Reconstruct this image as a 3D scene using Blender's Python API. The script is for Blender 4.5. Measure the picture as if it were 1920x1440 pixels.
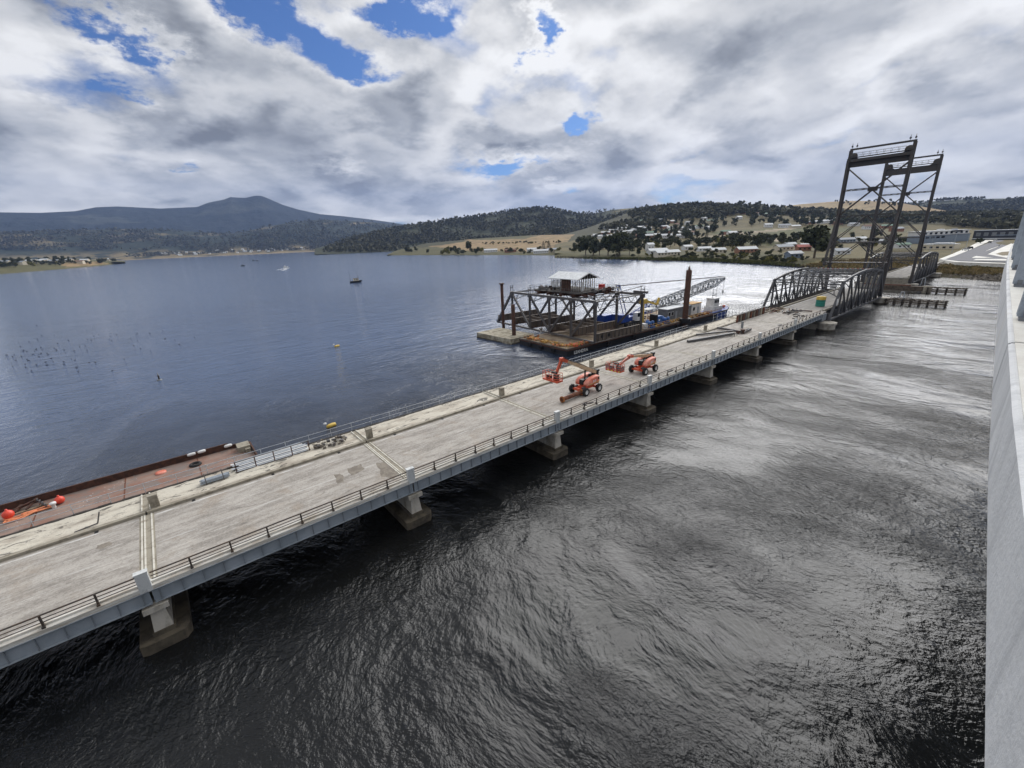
import bpy, bmesh, math, random
import numpy as np
from mathutils import Vector, Matrix
from mathutils.bvhtree import BVHTree
for o in list(bpy.data.objects): bpy.data.objects.remove(o)
random.seed(7); rng = np.random.default_rng(7)
SC = bpy.context.scene; COL = SC.collection
V = lambda *a: Vector(a)
R = math.radians

# ------------------------------------------------------------------ camera
F_PX, PITCH, ROLL, YAW = 801.04, 0.3239, -0.0421, 0.8873
CAM = np.array([4.334, 0.0, 23.65])
fw = np.array([math.cos(YAW)*math.cos(PITCH), math.sin(YAW)*math.cos(PITCH), -math.sin(PITCH)])
rt = np.cross(fw, [0, 0, 1]); rt /= np.linalg.norm(rt); up = np.cross(rt, fw)
rt, up = math.cos(ROLL)*rt + math.sin(ROLL)*up, -math.sin(ROLL)*rt + math.cos(ROLL)*up
cd = bpy.data.cameras.new('camera'); cam = bpy.data.objects.new('camera', cd); COL.objects.link(cam)
cd.sensor_width = 36; cd.lens = F_PX/1920*36; cd.clip_start = 0.1; cd.clip_end = 60000
cam.matrix_world = Matrix(((rt[0], up[0], -fw[0], CAM[0]), (rt[1], up[1], -fw[1], CAM[1]), (rt[2], up[2], -fw[2], CAM[2]), (0, 0, 0, 1)))
SC.camera = cam
# survey helpers: where a sight line of the photograph meets a height / a distance in the world
def ray(x, y): return fw + rt*(x-960)/F_PX - up*(y-720)/F_PX
def atz(x, y, z):
    d = ray(x, y); return CAM + d*((z-CAM[2])/d[2])
def atd(x, y, dist):
    d = ray(x, y); return CAM + d*(dist/math.hypot(d[0], d[1]))
def aty(x, y, Y):
    d = ray(x, y); return CAM + d*(Y/d[1])
def hor(x):
    a, b = ray(x, 300)[2], ray(x, 600)[2]; return 300 + 300*a/(a-b)

# ------------------------------------------------------------------ world: sky, clouds, sun
SUN_EL, SUN_AZ = R(34), R(24)          # azimuth from +X towards +Y
sun_dir = V(math.cos(SUN_EL)*math.cos(SUN_AZ), math.cos(SUN_EL)*math.sin(SUN_AZ), math.sin(SUN_EL))
SKY_STRENGTH = 0.1
W = bpy.data.worlds.new('World'); SC.world = W; W.use_nodes = True
def build_sky():
    nt = W.node_tree; N = nt.nodes; L = nt.links; N.clear()
    def n(t, **k):
        a = N.new(t)
        for q, v in k.items(): setattr(a, q, v)
        return a
    def put(sock, v):
        if hasattr(v, 'is_output') or isinstance(v, bpy.types.NodeSocket): L.new(v, sock)
        else: sock.default_value = v
    def m(op, a, b=None, c=None, clamp=False):
        q = n('ShaderNodeMath', operation=op, use_clamp=clamp); put(q.inputs[0], a)
        if b is not None: put(q.inputs[1], b)
        if c is not None: put(q.inputs[2], c)
        return q.outputs[0]
    def vm(op, a, b=None, s=None):
        q = n('ShaderNodeVectorMath', operation=op); put(q.inputs[0], a)
        if b is not None: put(q.inputs[1], b)
        if s is not None: put(q.inputs['Scale'], s)
        return q.outputs['Value'] if op in ('DOT_PRODUCT', 'LENGTH') else q.outputs[0]
    def noise(vec, scale, detail, rough, dist=0, lac=2.0):
        q = n('ShaderNodeTexNoise', noise_dimensions='3D'); L.new(vec, q.inputs['Vector'])
        q.inputs['Scale'].default_value = scale; q.inputs['Detail'].default_value = detail
        q.inputs['Roughness'].default_value = rough; q.inputs['Distortion'].default_value = dist; q.inputs['Lacunarity'].default_value = lac
        return q.outputs['Fac']
    def ss(v, a, b, lo=0., hi=1.):
        q = n('ShaderNodeMapRange', interpolation_type='SMOOTHSTEP'); put(q.inputs[0], v)
        for i, t in enumerate((a, b, lo, hi)): put(q.inputs[i+1], t)
        return q.outputs[0]
    sky = n('ShaderNodeTexSky', sky_type='NISHITA', sun_disc=False)
    sky.sun_elevation = SUN_EL; sky.sun_rotation = math.pi/2 - SUN_AZ
    sky.air_density = 1.0; sky.dust_density = 0.6; sky.ozone_density = 2.5
    d = n('ShaderNodeTexCoord').outputs['Generated']
    sp = n('ShaderNodeSeparateXYZ'); L.new(d, sp.inputs[0])
    z = m('MAXIMUM', sp.outputs['Z'], 0.0)
    inv = m('DIVIDE', 1.0, m('ADD', z, PZ))
    pc = n('ShaderNodeCombineXYZ'); L.new(m('MULTIPLY', sp.outputs['X'], inv), pc.inputs[0]); L.new(m('MULTIPLY', sp.outputs['Y'], inv), pc.inputs[1])
    p = pc.outputs[0]
    off = vm('ADD', p, (3.1, 7.7, 0.35))
    big = noise(off, 0.8, 3, .5, .3); fine = noise(off, 9.0, 6, .66, .2); huge = noise(vm('ADD', p, (1.7, 2.2, 5.)), .55, 2, .5, .2)
    def lumps(v, detail):
        """rounded cloud heads: two sizes of smooth cells, frayed by noise"""
        wv = n('ShaderNodeTexNoise'); L.new(v, wv.inputs['Vector']); wv.inputs['Scale'].default_value = 2.4; wv.inputs['Detail'].default_value = detail; wv.inputs['Roughness'].default_value = .60
        q = vm('ADD', v, vm('SCALE', vm('SUBTRACT', wv.outputs['Color'], (.5, .5, .5)), s=.70))
        r = []
        for sc, sm in ((1.9, .45), (4.6, .5)):
            vo = n('ShaderNodeTexVoronoi', feature='SMOOTH_F1', voronoi_dimensions='2D'); vo.inputs['Scale'].default_value = sc; vo.inputs['Smoothness'].default_value = sm; L.new(q, vo.inputs['Vector']); r.append(m('SUBTRACT', 1.0, m('MULTIPLY', vo.outputs['Distance'], 1.3)))
        md = noise(v, 2.0, detail, .56, .2)
        return m('ADD', m('MULTIPLY', r[0], .36), m('ADD', m('MULTIPLY', r[1], .20), m('MULTIPLY', md, .40)))
    mid = lumps(off, 8)
    sh = vm('ADD', off, tuple(sun_dir.xy.normalized()*0.10) + (0.0,))
    mid2 = lumps(sh, 5)
    dens = m('ADD', m('MULTIPLY', big, .24), m('ADD', mid, m('MULTIPLY', fine, .10)))
    # clear gaps in the cloud layer: centre and half axes on the layer, frayed by the noise
    wr = n('ShaderNodeTexNoise'); L.new(off, wr.inputs['Vector']); wr.inputs['Scale'].default_value = 3.6; wr.inputs['Detail'].default_value = 8; wr.inputs['Roughness'].default_value = .66
    pw = vm('ADD', p, vm('SCALE', vm('SUBTRACT', wr.outputs['Color'], (.5, .5, .5)), s=.55))
    for (cx, cy, ux, uy, ra, rb, k) in HOLES:
        q = vm('SUBTRACT', pw, (cx, cy, 0))
        a = m('DIVIDE', vm('DOT_PRODUCT', q, (ux, uy, 0)), ra); b = m('DIVIDE', vm('DOT_PRODUCT', q, (-uy, ux, 0)), rb)
        r2 = m('ADD', m('MULTIPLY', a, a), m('MULTIPLY', b, b))
        dens = m('SUBTRACT', dens, m('MULTIPLY', m('EXPONENT', m('MULTIPLY', r2, -1.0)), k))
    # seen from below the layer opens up towards the zenith
    dens = m('SUBTRACT', dens, ss(sp.outputs['Z'], .50, .85, 0., OPEN))
    cover = ss(dens, .27, .53)
    relief = m('ADD', m('MULTIPLY', m('SUBTRACT', mid, mid2), 2.4), m('MULTIPLY', m('SUBTRACT', fine, .5), .50))
    thick = ss(dens, .50, .95)
    lum = m('ADD', m('SUBTRACT', .56, m('MULTIPLY', thick, .42)), m('MULTIPLY', relief, .50))
    lum = m('ADD', lum, m('MULTIPLY', m('SUBTRACT', huge, .5), -.40))
    lum = m('MINIMUM', m('MAXIMUM', lum, .13), .64)
    lum = m('ADD', lum, ss(vm('DOT_PRODUCT', d, tuple(sun_dir)), .55, 1., 0., .06))
    low = ss(sp.outputs['Z'], 0.0, .26, 0., 1.)
    lum = m('ADD', m('MULTIPLY', lum, m('ADD', m('MULTIPLY', low, .25), .75)), m('MULTIPLY', m('SUBTRACT', 1., low), .10))
    cc = n('ShaderNodeMix', data_type='RGBA'); cc.inputs[6].default_value = (.90, .95, 1.03, 1); cc.inputs[7].default_value = (1.0, 1.0, 1.0, 1)
    L.new(ss(lum, .2, .6), cc.inputs[0])
    cl = vm('SCALE', cc.outputs[2], s=m('MULTIPLY', lum, 1.0/SKY_STRENGTH))
    blue = vm('MULTIPLY', sky.outputs[0], (.22, .36, .60))
    mx = n('ShaderNodeMix', data_type='RGBA'); L.new(cover, mx.inputs[0]); L.new(blue, mx.inputs[6]); L.new(cl, mx.inputs[7])
    bg = n('ShaderNodeBackground'); bg.inputs[1].default_value = SKY_STRENGTH; L.new(mx.outputs[2], bg.inputs[0])
    L.new(bg.outputs[0], n('ShaderNodeOutputWorld').inputs[0])
HOLES = []; PZ, OPEN = .30, .16
def _hole(x0, y0, x1, y1, wid, k):
    def pl(x, y):
        q = ray(x, y); q = q/np.linalg.norm(q); return q[:2]/(max(q[2], 0)+PZ)
    a, b = pl(x0, y0), pl(x1, y1); c = (a+b)/2; h = np.linalg.norm(b-a)/2; u = (b-a)/(2*h)
    mx_, my_ = (x0+x1)/2, (y0+y1)/2; t = np.array([-(y1-y0), x1-x0]); t = t/np.linalg.norm(t)*wid
    rb = np.linalg.norm(pl(mx_+t[0], my_+t[1])-c)
    HOLES.append((c[0], c[1], u[0], u[1], h*1.05, max(rb, .02), k))
for h in [(440, 0, 540, 75, 42, .50), (560, 85, 730, 132, 38, .52), (140, 20, 300, 82, 32, .46), (690, 0, 880, 12, 34, .46), (988, 5, 1012, 75, 30, .48),
          (895, 322, 1058, 296, 15, .52), (1064, 250, 1110, 236, 13, .48), (180, 172, 250, 180, 12, .22), (590, 318, 680, 314, 9, .22), (1010, 345, 1080, 348, 7, .26), (330, 322, 380, 320, 7, .22)]:
    _hole(*h)
build_sky()
sl = bpy.data.lights.new('sun', 'SUN'); sl.energy = 2.2; sl.angle = R(56); sl.color = (1, .985, .965)
sun = bpy.data.objects.new('sun', sl); COL.objects.link(sun); sun.rotation_euler = (-sun_dir).to_track_quat('-Z', 'Y').to_euler()
SC.view_settings.view_transform = 'Standard'; SC.view_settings.look = 'None'; SC.view_settings.gamma = 1
SC.view_settings.use_curve_mapping = False; SC.view_settings.exposure = 0.55
SC.cycles.max_bounces = 6; SC.cycles.volume_bounces = 0; SC.cycles.transparent_max_bounces = 6
SC.cycles.sample_clamp_indirect = 6

# ------------------------------------------------------------------ materials
def lin(c): return tuple(((v/255)/12.92 if v/255 <= .04045 else ((v/255+.055)/1.055)**2.4) for v in c)
class NT:
    def __init__(s, name):
        s.m = bpy.data.materials.new(name); s.m.use_nodes = True; s.t = s.m.node_tree; s.N = s.t.nodes; s.L = s.t.links
        s.b = s.N['Principled BSDF']; s.pos = s.N.new('ShaderNodeNewGeometry').outputs['Position']
    def n(s, t, **k):
        a = s.N.new(t)
        for q, v in k.items(): setattr(a, q, v)
        return a
    def put(s, sock, v):
        if isinstance(v, bpy.types.NodeSocket): s.L.new(v, sock)
        else: sock.default_value = v
    def mth(s, op, a, b=None, c=None):
        q = s.n('ShaderNodeMath', operation=op); s.put(q.inputs[0], a)
        if b is not None: s.put(q.inputs[1], b)
        if c is not None: s.put(q.inputs[2], c)
        return q.outputs[0]
    def mapped(s, scale=(1, 1, 1), rot=0, loc=(0, 0, 0), vec=None):
        q = s.n('ShaderNodeMapping'); s.L.new(vec or s.pos, q.inputs[0]); q.inputs[3].default_value = scale; q.inputs[2].default_value = (0, 0, rot); q.inputs[1].default_value = loc
        return q.outputs[0]
    def noise(s, scale, detail=4, rough=.55, dist=0, vec=None):
        q = s.n('ShaderNodeTexNoise'); s.L.new(vec or s.pos, q.inputs['Vector'])
        q.inputs['Scale'].default_value = scale; q.inputs['Detail'].default_value = detail; q.inputs['Roughness'].default_value = rough; q.inputs['Distortion'].default_value = dist
        return q.outputs['Fac']
    def ramp(s, fac, a, b, lo=0., hi=1.):
        q = s.n('ShaderNodeMapRange', interpolation_type='SMOOTHSTEP'); s.put(q.inputs[0], fac)
        for i, t in enumerate((a, b, lo, hi)): q.inputs[i+1].default_value = t
        return q.outputs[0]
    def mix(s, fac, a, b):
        q = s.n('ShaderNodeMix', data_type='RGBA'); s.put(q.inputs[0], fac)
        for i, c in ((6, a), (7, b)):
            if isinstance(c, bpy.types.NodeSocket): s.L.new(c, q.inputs[i])
            else: q.inputs[i].default_value = tuple(c)[:3] + (1,)
        return q.outputs[2]
    def bump(s, h, strength=.3, dist=.05, normal=None):
        q = s.n('ShaderNodeBump'); s.L.new(h, q.inputs['Height']); q.inputs['Strength'].default_value = strength; q.inputs['Distance'].default_value = dist
        if normal: s.L.new(normal, q.inputs['Normal'])
        return q.outputs[0]
    def out(s, col=None, rough=None, metal=None, normal=None):
        if col is not None: s.put(s.b.inputs['Base Color'], col if isinstance(col, bpy.types.NodeSocket) else tuple(col)[:3]+(1,))
        if rough is not None: s.put(s.b.inputs['Roughness'], rough)
        if metal is not None: s.put(s.b.inputs['Metallic'], metal)
        if normal is not None: s.L.new(normal, s.b.inputs['Normal'])
        return s.m
def pbr(name, c, rough=.6, metal=0., c2=None, scale=1.5, lo=.42, hi=.62, stretch=(1, 1, 1), bump=.15, spec=None, var=.12):
    """weathered surface: base colour, patches of a second colour, fine grain"""
    t = NT(name); v = t.mapped(stretch)
    a = lin(c); b = lin(c2) if c2 else tuple(x*(1-var*2) for x in a)
    col = t.mix(t.ramp(t.noise(scale, 6, .62, .2, v), lo, hi), a, b)
    g = t.noise(scale*14, 3, .6, 0, v)
    col = t.mix(t.ramp(g, .3, .75, 0, .35), col, tuple(min(1, x*(1+var*2)) for x in a))
    if spec is not None: t.b.inputs['Specular IOR Level'].default_value = spec
    return t.out(col, rough, metal, t.bump(g, bump, .02) if bump else None)
M = {}
M['dark_steel'] = pbr('dark_steel', (92, 90, 90), .55, .15, (92, 74, 60), 1.2, .5, .72)
M['truss_steel'] = pbr('truss_steel', (82, 82, 84), .55, .15, (74, 62, 54), .9, .5, .75)
M['tower_steel'] = pbr('tower_steel', (72, 69, 67), .6, .1, (80, 62, 52), .9, .5, .72)
M['girder_blue'] = pbr('girder_blue', (150, 158, 166), .5, 0., (124, 130, 136), .8, .5, .8, (1, 1, 2.5), .05)
M['girder_stiff'] = pbr('girder_stiff', (126, 132, 138), .5, 0., (104, 100, 96), 1.5, .5, .8, (1, 1, 1), .05)
M['rail_dark'] = pbr('rail_dark', (78, 72, 68), .6, .2, (96, 78, 62), 3)
M['alu'] = pbr('alu', (186, 190, 194), .45, .3, (160, 164, 168), 3)
M['concrete_pier'] = pbr('concrete_pier', (184, 178, 166), .85, 0., (120, 112, 98), .9, .45, .68, (1, 1, .45), .4)
M['concrete_foot'] = pbr('concrete_foot', (92, 84, 70), .7, 0., (54, 48, 40), 1.1, .4, .62, (1, 1, 1), .4)
M['concrete_pale'] = pbr('concrete_pale', (206, 202, 190), .85, 0., (160, 150, 134), 1.4, .48, .66, (.5, 1, 1), .35)
M['concrete_brown'] = pbr('concrete_brown', (152, 145, 130), .85, 0., (118, 110, 96), 1.4, .45, .65)
M['white_paint'] = pbr('white_paint', (206, 208, 206), .6, 0., (164, 166, 164), 2.2, .5, .7, (1, 1, .4), .1)
M['white'] = pbr('white', (226, 226, 224), .5, 0., (200, 200, 198), 1.2)
M['grey_paint'] = pbr('grey_paint', (120, 124, 128), .6, 0., (98, 100, 104), 1.2)
M['black_hull'] = pbr('black_hull', (30, 31, 35), .5, 0., (52, 46, 42), .7, .5, .75)
M['black'] = pbr('black', (22, 22, 23), .55)
M['rubber'] = pbr('rubber', (34, 34, 35), .85, 0., (70, 66, 60), 4, .5, .8)
M['rust'] = pbr('rust', (120, 74, 52), .85, .1, (78, 48, 36), 2.2, .42, .6)
M['rust_dark'] = pbr('rust_dark', (86, 58, 46), .85, .1, (56, 40, 34), 2.2, .42, .6)
M['rust_orange'] = pbr('rust_orange', (164, 104, 54), .85, 0., (112, 68, 40), 3, .42, .6)
M['orange'] = pbr('orange', (208, 90, 58), .5, 0., (150, 66, 46), 2.5, .48, .72, (1, 1, 1), .05)
M['orange_fade'] = pbr('orange_fade', (222, 146, 126), .5, 0., (208, 104, 78), 1.1, .38, .6, (1, 1, .6), .05)
M['tan'] = pbr('tan', (206, 180, 146), .5, 0., (182, 150, 118), 2)
M['yellow'] = pbr('yellow', (212, 182, 84), .5, 0., (190, 148, 52), 2)
M['yellow_rail'] = pbr('yellow_rail', (206, 164, 84), .6, 0., (150, 104, 56), 1.5, .42, .6)
M['bird'] = pbr('bird', (64, 64, 70), .7)
M['blue'] = pbr('blue', (36, 74, 158), .45, 0., (30, 60, 128), 1.4)
M['mid_blue'] = pbr('mid_blue', (58, 106, 172), .45, 0., (46, 82, 136), 1.4)
M['green_tank'] = pbr('green_tank', (40, 130, 116), .45, 0., (22, 122, 104), 1.4)
M['red_buoy'] = pbr('red_buoy', (226, 78, 56), .4, 0., (206, 64, 46), 3)
M['rope'] = pbr('rope', (232, 148, 104), .8)
M['pontoon'] = pbr('pontoon', (176, 168, 148), .85, 0., (112, 102, 82), .9, .40, .62)
M['timber'] = pbr('timber', (104, 92, 78), .85, 0., (62, 54, 46), 1.1, .42, .62)
M['timber_dark'] = pbr('timber_dark', (58, 52, 46), .85, 0., (36, 32, 28), 1.1, .42, .62)
M['deck_wood'] = pbr('deck_wood', (146, 130, 108), .85, 0., (98, 78, 60), .6, .42, .62, (1, 1, 1), .3)
M['glass'] = pbr('glass', (30, 36, 42), .1, 0., None, 1, bump=0)
M['galv'] = pbr('galv', (164, 172, 180), .55, .25, (146, 154, 162), 8, .4, .65, (1, 1, 1), .12)
M['tyre_grey'] = M['rubber']
M['red_mark'] = pbr('red_mark', (196, 60, 56), .6)
M['red_roof'] = pbr('red_roof', (176, 92, 80), .7)
M['roof_white'] = pbr('roof_white', (204, 207, 208), .6)
M['roof_grey'] = pbr('roof_grey', (150, 156, 162), .6)
M['roof_brown'] = pbr('roof_brown', (126, 98, 82), .8)
M['roof_green'] = pbr('roof_green', (112, 138, 120), .7)
M['wall_cream'] = pbr('wall_cream', (214, 204, 182), .8)
M['wall_brick'] = pbr('wall_brick', (158, 116, 94), .85)
M['wall_blue'] = pbr('wall_blue', (132, 144, 158), .7)
M['fence_black'] = pbr('fence_black', (52, 54, 62), .7)
M['bark'] = pbr('bark', (104, 92, 78), .9)
M['rock'] = pbr('rock', (128, 120, 108), .9, 0., (84, 78, 70), .8, .42, .62)
def foliage(name, a, b):
    t = NT(name); c = t.mix(t.ramp(t.noise(.35, 3, .6), .35, .68), a, b)
    t.b.inputs['Specular IOR Level'].default_value = .15
    return t.out(c, .8)
M['leaf_dark'] = foliage('leaf_dark', (.042, .049, .025), (.082, .088, .044))
M['leaf_olive'] = foliage('leaf_olive', (.06, .066, .034), (.10, .10, .052))
M['leaf_grey'] = foliage('leaf_grey', (.075, .085, .06), (.12, .125, .085))
M['leaf_yellow'] = foliage('leaf_yellow', (.13, .13, .035), (.20, .18, .05))
M['leaf_forest'] = foliage('leaf_forest', (.066, .068, .040), (.12, .112, .066))

# ------------------------------------------------------------------ mesh builder
class MB:
    def __init__(s): s.v = []; s.f = []; s.m = []; s.s = []
    def add(s, vs, fs, mi=0, sm=False):
        o = len(s.v); s.v += [tuple(map(float, p)) for p in vs]
        for q in fs: s.f.append(tuple(i+o for i in q)); s.m.append(mi); s.s.append(sm)
        return s
    def box(s, c, sz, rot=0., mi=0, taper=1.):
        x, y, z = sz[0]/2, sz[1]/2, sz[2]/2; ca, sa = math.cos(rot), math.sin(rot); vs = []
        for k, t in ((-z, 1), (z, taper)):
            for a, b in ((-x, -y), (x, -y), (x, y), (-x, y)):
                a *= t; b *= t; vs.append((c[0]+a*ca-b*sa, c[1]+a*sa+b*ca, c[2]+k))
        return s.add(vs, [(3, 2, 1, 0), (4, 5, 6, 7), (0, 1, 5, 4), (1, 2, 6, 5), (2, 3, 7, 6), (3, 0, 4, 7)], mi)
    def beam(s, p, q, w, h, side=(0, 0, 1), mi=0):
        p, q = Vector(p), Vector(q); d = (q-p).normalized(); t = Vector(side); t = t-d*t.dot(d)
        if t.length < 1e-4: t = d.orthogonal()
        t.normalize(); b = d.cross(t); vs = []
        for e in (p, q):
            for a, c in ((-1, -1), (1, -1), (1, 1), (-1, 1)): vs.append(e+b*(a*w/2)+t*(c*h/2))
        return s.add(vs, [(3, 2, 1, 0), (4, 5, 6, 7), (0, 1, 5, 4), (1, 2, 6, 5), (2, 3, 7, 6), (3, 0, 4, 7)], mi)
    def tube(s, p, q, r, n=8, r2=None, mi=0, caps=True):
        p, q = Vector(p), Vector(q); d = (q-p).normalized(); a = d.orthogonal().normalized(); b = d.cross(a); r2 = r if r2 is None else r2; vs = []
        for e, k in ((p, r), (q, r2)):
            for i in range(n):
                t = 2*math.pi*i/n; vs.append(e+a*(k*math.cos(t))+b*(k*math.sin(t)))
        s.add(vs, [(i, (i+1) % n, n+(i+1) % n, n+i) for i in range(n)], mi, n > 5)
        if caps: s.add(vs[:n], [tuple(range(n-1, -1, -1))], mi); s.add(vs[n:], [tuple(range(n))], mi)
        return s
    def path(s, pts, r, n=6, mi=0):
        for a, b in zip(pts[:-1], pts[1:]):
            if (Vector(b)-Vector(a)).length > 1e-5: s.tube(a, b, r, n, mi=mi)
        return s
    def prism(s, poly, o, u, v, w, mi=0):
        """polygon (a, b) in the plane o + a u + b v, pushed along w"""
        o, u, v, w = map(Vector, (o, u, v, w)); n = len(poly)
        vs = [o+u*a+v*b for a, b in poly]; vs += [p+w for p in vs]
        s.add(vs, [tuple(range(n-1, -1, -1)), tuple(range(n, 2*n))] + [(i, (i+1) % n, n+(i+1) % n, n+i) for i in range(n)], mi); return s
    def lathe(s, prof, c, n=16, mi=0, axis=None, sm=True):
        q = Vector(axis or (0, 0, 1)).to_track_quat('Z', 'Y'); c = Vector(c); vs = []
        for r, z in prof:
            for i in range(n):
                t = 2*math.pi*i/n; vs.append(c+q @ Vector((r*math.cos(t), r*math.sin(t), z)))
        fs = []
        for k in range(len(prof)-1):
            for i in range(n): fs.append((k*n+i, k*n+(i+1) % n, (k+1)*n+(i+1) % n, (k+1)*n+i))
        return s.add(vs, fs, mi, sm)
    def laced(s, p, q, w, h, side=(0, 0, 1), pitch=None, mi=0, th=.09, bar=.07):
        """riveted built-up member: two plates w apart (across 'side'), zigzag lacing on both faces"""
        p, q = Vector(p), Vector(q); d = (q-p); Ln = d.length; d.normalize(); t = Vector(side); t = t-d*t.dot(d); t.normalize(); b = d.cross(t)
        for k in (-1, 1): s.beam(p+b*(k*(w/2-th/2)), q+b*(k*(w/2-th/2)), th, h, t, mi)
        n = max(2, int(Ln/(pitch or w*1.0)))
        for f in (-1, 1):
            for i in range(n):
                k = 1 if (i % 2) else -1
                a = p+d*(Ln*i/n)+b*(k*(w/2-th))+t*(f*(h/2-.02)); c = p+d*(Ln*(i+1)/n)+b*(-k*(w/2-th))+t*(f*(h/2-.02))
                s.beam(a, c, bar, .03, t, mi)
        return s
    def mesh(s, name, mats):
        me = bpy.data.meshes.new(name); me.from_pydata(s.v, [], s.f)
        for a in (mats if isinstance(mats, (list, tuple)) else [mats]): me.materials.append(M[a] if isinstance(a, str) else a)
        me.polygons.foreach_set('material_index', s.m); me.polygons.foreach_set('use_smooth', s.s); me.update(); return me
    def build(s, name, mats, parent=None):
        return link(name, s.mesh(name, mats), parent)
def link(name, data, parent=None):
    o = bpy.data.objects.new(name, data); COL.objects.link(o)
    if parent is not None:
        o.parent = parent; o.matrix_parent_inverse = WM(parent).inverted()
    return o
def WM(o): return o.matrix_basis.copy() if o.parent is None else WM(o.parent) @ o.matrix_parent_inverse @ o.matrix_basis
def tag(o, label=None, cat=None, group=None, kind=None):
    for k, v in (('label', label), ('category', cat), ('group', group), ('kind', kind)):
        if v: o[k] = v
    return o
def thing(name, loc, label, cat, group=None, rz=0.):
    o = bpy.data.objects.new(name, None); COL.objects.link(o); o.location = loc; o.rotation_euler = (0, 0, rz); o.empty_display_size = .2
    return tag(o, label, cat, group)
def copy_tree(o, parent=None):
    c = o.copy(); COL.objects.link(c)
    if parent is not None: c.parent = parent
    for ch in list(KIDS.get(o.name, [])): copy_tree(ch, c)
    return c
KIDS = {}
_link = link
def link(name, data, parent=None):
    o = _link(name, data, parent)
    if parent is not None: KIDS.setdefault(parent.name, []).append(o)
    return o
def inst(name, me, parent, loc=(0, 0, 0), rz=0.):
    """another object on a shared mesh, placed in world coordinates"""
    o = link(name, me, parent); o.location = loc; o.rotation_euler = (0, 0, rz); return o
# ------------------------------------------------------------------ water
def water_material():
    t = NT('river_water')
    p = t.pos
    warp = t.noise(.035, 3, .5, 0)
    wv = t.n('ShaderNodeVectorMath', operation='ADD'); t.L.new(p, wv.inputs[0])
    nz = t.n('ShaderNodeTexNoise'); t.L.new(p, nz.inputs['Vector']); nz.inputs['Scale'].default_value = .06; nz.inputs['Detail'].default_value = 3
    sc = t.n('ShaderNodeVectorMath', operation='SCALE'); t.L.new(nz.outputs['Color'], sc.inputs[0]); sc.inputs['Scale'].default_value = 9.0
    t.L.new(sc.outputs[0], wv.inputs[1]); q = wv.outputs[0]
    def layer(scale, stretch, rot, amp, detail=3, rough=.55, dist=0., vec=q):
        return t.mth('MULTIPLY', t.noise(scale, detail, rough, dist, t.mapped(stretch, rot, (0, 0, 0), vec)), amp)
    # patches of current: slicks and rippled water
    patch = t.ramp(t.noise(.05, 3, .55, 1.2, t.mapped((1, .55, 1), .5, (11, 3, 0))), .36, .62, .32, 1.15)
    patch2 = t.ramp(t.noise(.010, 4, .6, .8, t.mapped((.45, 1.6, 1), -.6)), .35, .65, .85, 1.05)
    fine = t.mth('ADD', t.mth('ADD', layer(2.8, (1, .66, 1), .9, .22, 4), layer(6.5, (1, .7, 1), 1.1, .08, 3)), layer(1.0, (1, .55, 1), .7, .22, 4))
    mids = t.mth('ADD', layer(.34, (1, .6, 1), 1.3, .26, 3), layer(.085, (1, .6, 1), .4, .62, 3, .5, 1.6))
    dash = t.mth('ADD', layer(.42, (.30, 1, 1), .69, .42, 4, .65, 0, p), t.mth('ADD', layer(.17, (.30, 1, 1), .60, .50, 3, .6, 0, p), layer(1.3, (.40, 1, 1), .75, .20, 3, .6, 0, p)))
    sx = t.n('ShaderNodeSeparateXYZ'); t.L.new(p, sx.inputs[0])
    far = t.ramp(sx.outputs['Y'], 46, 110)
    h = t.mth('MULTIPLY', t.mth('ADD', t.mth('MULTIPLY', fine, patch), mids), patch2)
    h = t.mth('ADD', t.mth('MULTIPLY', h, t.mth('SUBTRACT', 1.0, t.mth('MULTIPLY', far, .55))), t.mth('MULTIPLY', dash, far))
    h = t.mth('MULTIPLY', h, t.mth('MINIMUM', t.ramp(sx.outputs['X'], 60, 200, 1.0, .62), t.ramp(sx.outputs['Y'], 60, 300, 1.0, .34)))
    nrm = t.bump(h, 1.0, 1.0)
    rgh = t.ramp(t.mth('ADD', sx.outputs['Y'], t.mth('MULTIPLY', t.mth('MAXIMUM', t.mth('SUBTRACT', sx.outputs['X'], 90), 0), .6)), 40, 400, .03, .13)
    t.b.inputs['IOR'].default_value = 1.40
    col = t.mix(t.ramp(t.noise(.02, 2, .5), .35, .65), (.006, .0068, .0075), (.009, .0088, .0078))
    col = t.mix(t.ramp(sx.outputs['Y'], 34, 120), col, (.072, .112, .205))  # upstream body colour, raised in blue to stand in for reflected sky
    return t.out(col, rgh, 0, nrm)
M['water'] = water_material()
def build_water():
    rs = [0, 20, 40, 70, 110, 170, 260, 400, 650, 1000, 1600, 2600, 4200, 7000, 11500]; n = 96; mb = MB(); vs = [(CAM[0], CAM[1], 0)]
    for r in rs[1:]:
        for i in range(n):
            a = 2*math.pi*i/n; vs.append((CAM[0]+r*math.cos(a), CAM[1]+r*math.sin(a), 0))
    fs = [(0, 1+i, 1+(i+1) % n) for i in range(n)]
    for k in range(len(rs)-2):
        for i in range(n): fs.append((1+k*n+i, 1+(k+1)*n+i, 1+(k+1)*n+(i+1) % n, 1+k*n+(i+1) % n))
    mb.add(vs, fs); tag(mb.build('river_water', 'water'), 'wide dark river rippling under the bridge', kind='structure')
build_water()

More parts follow.
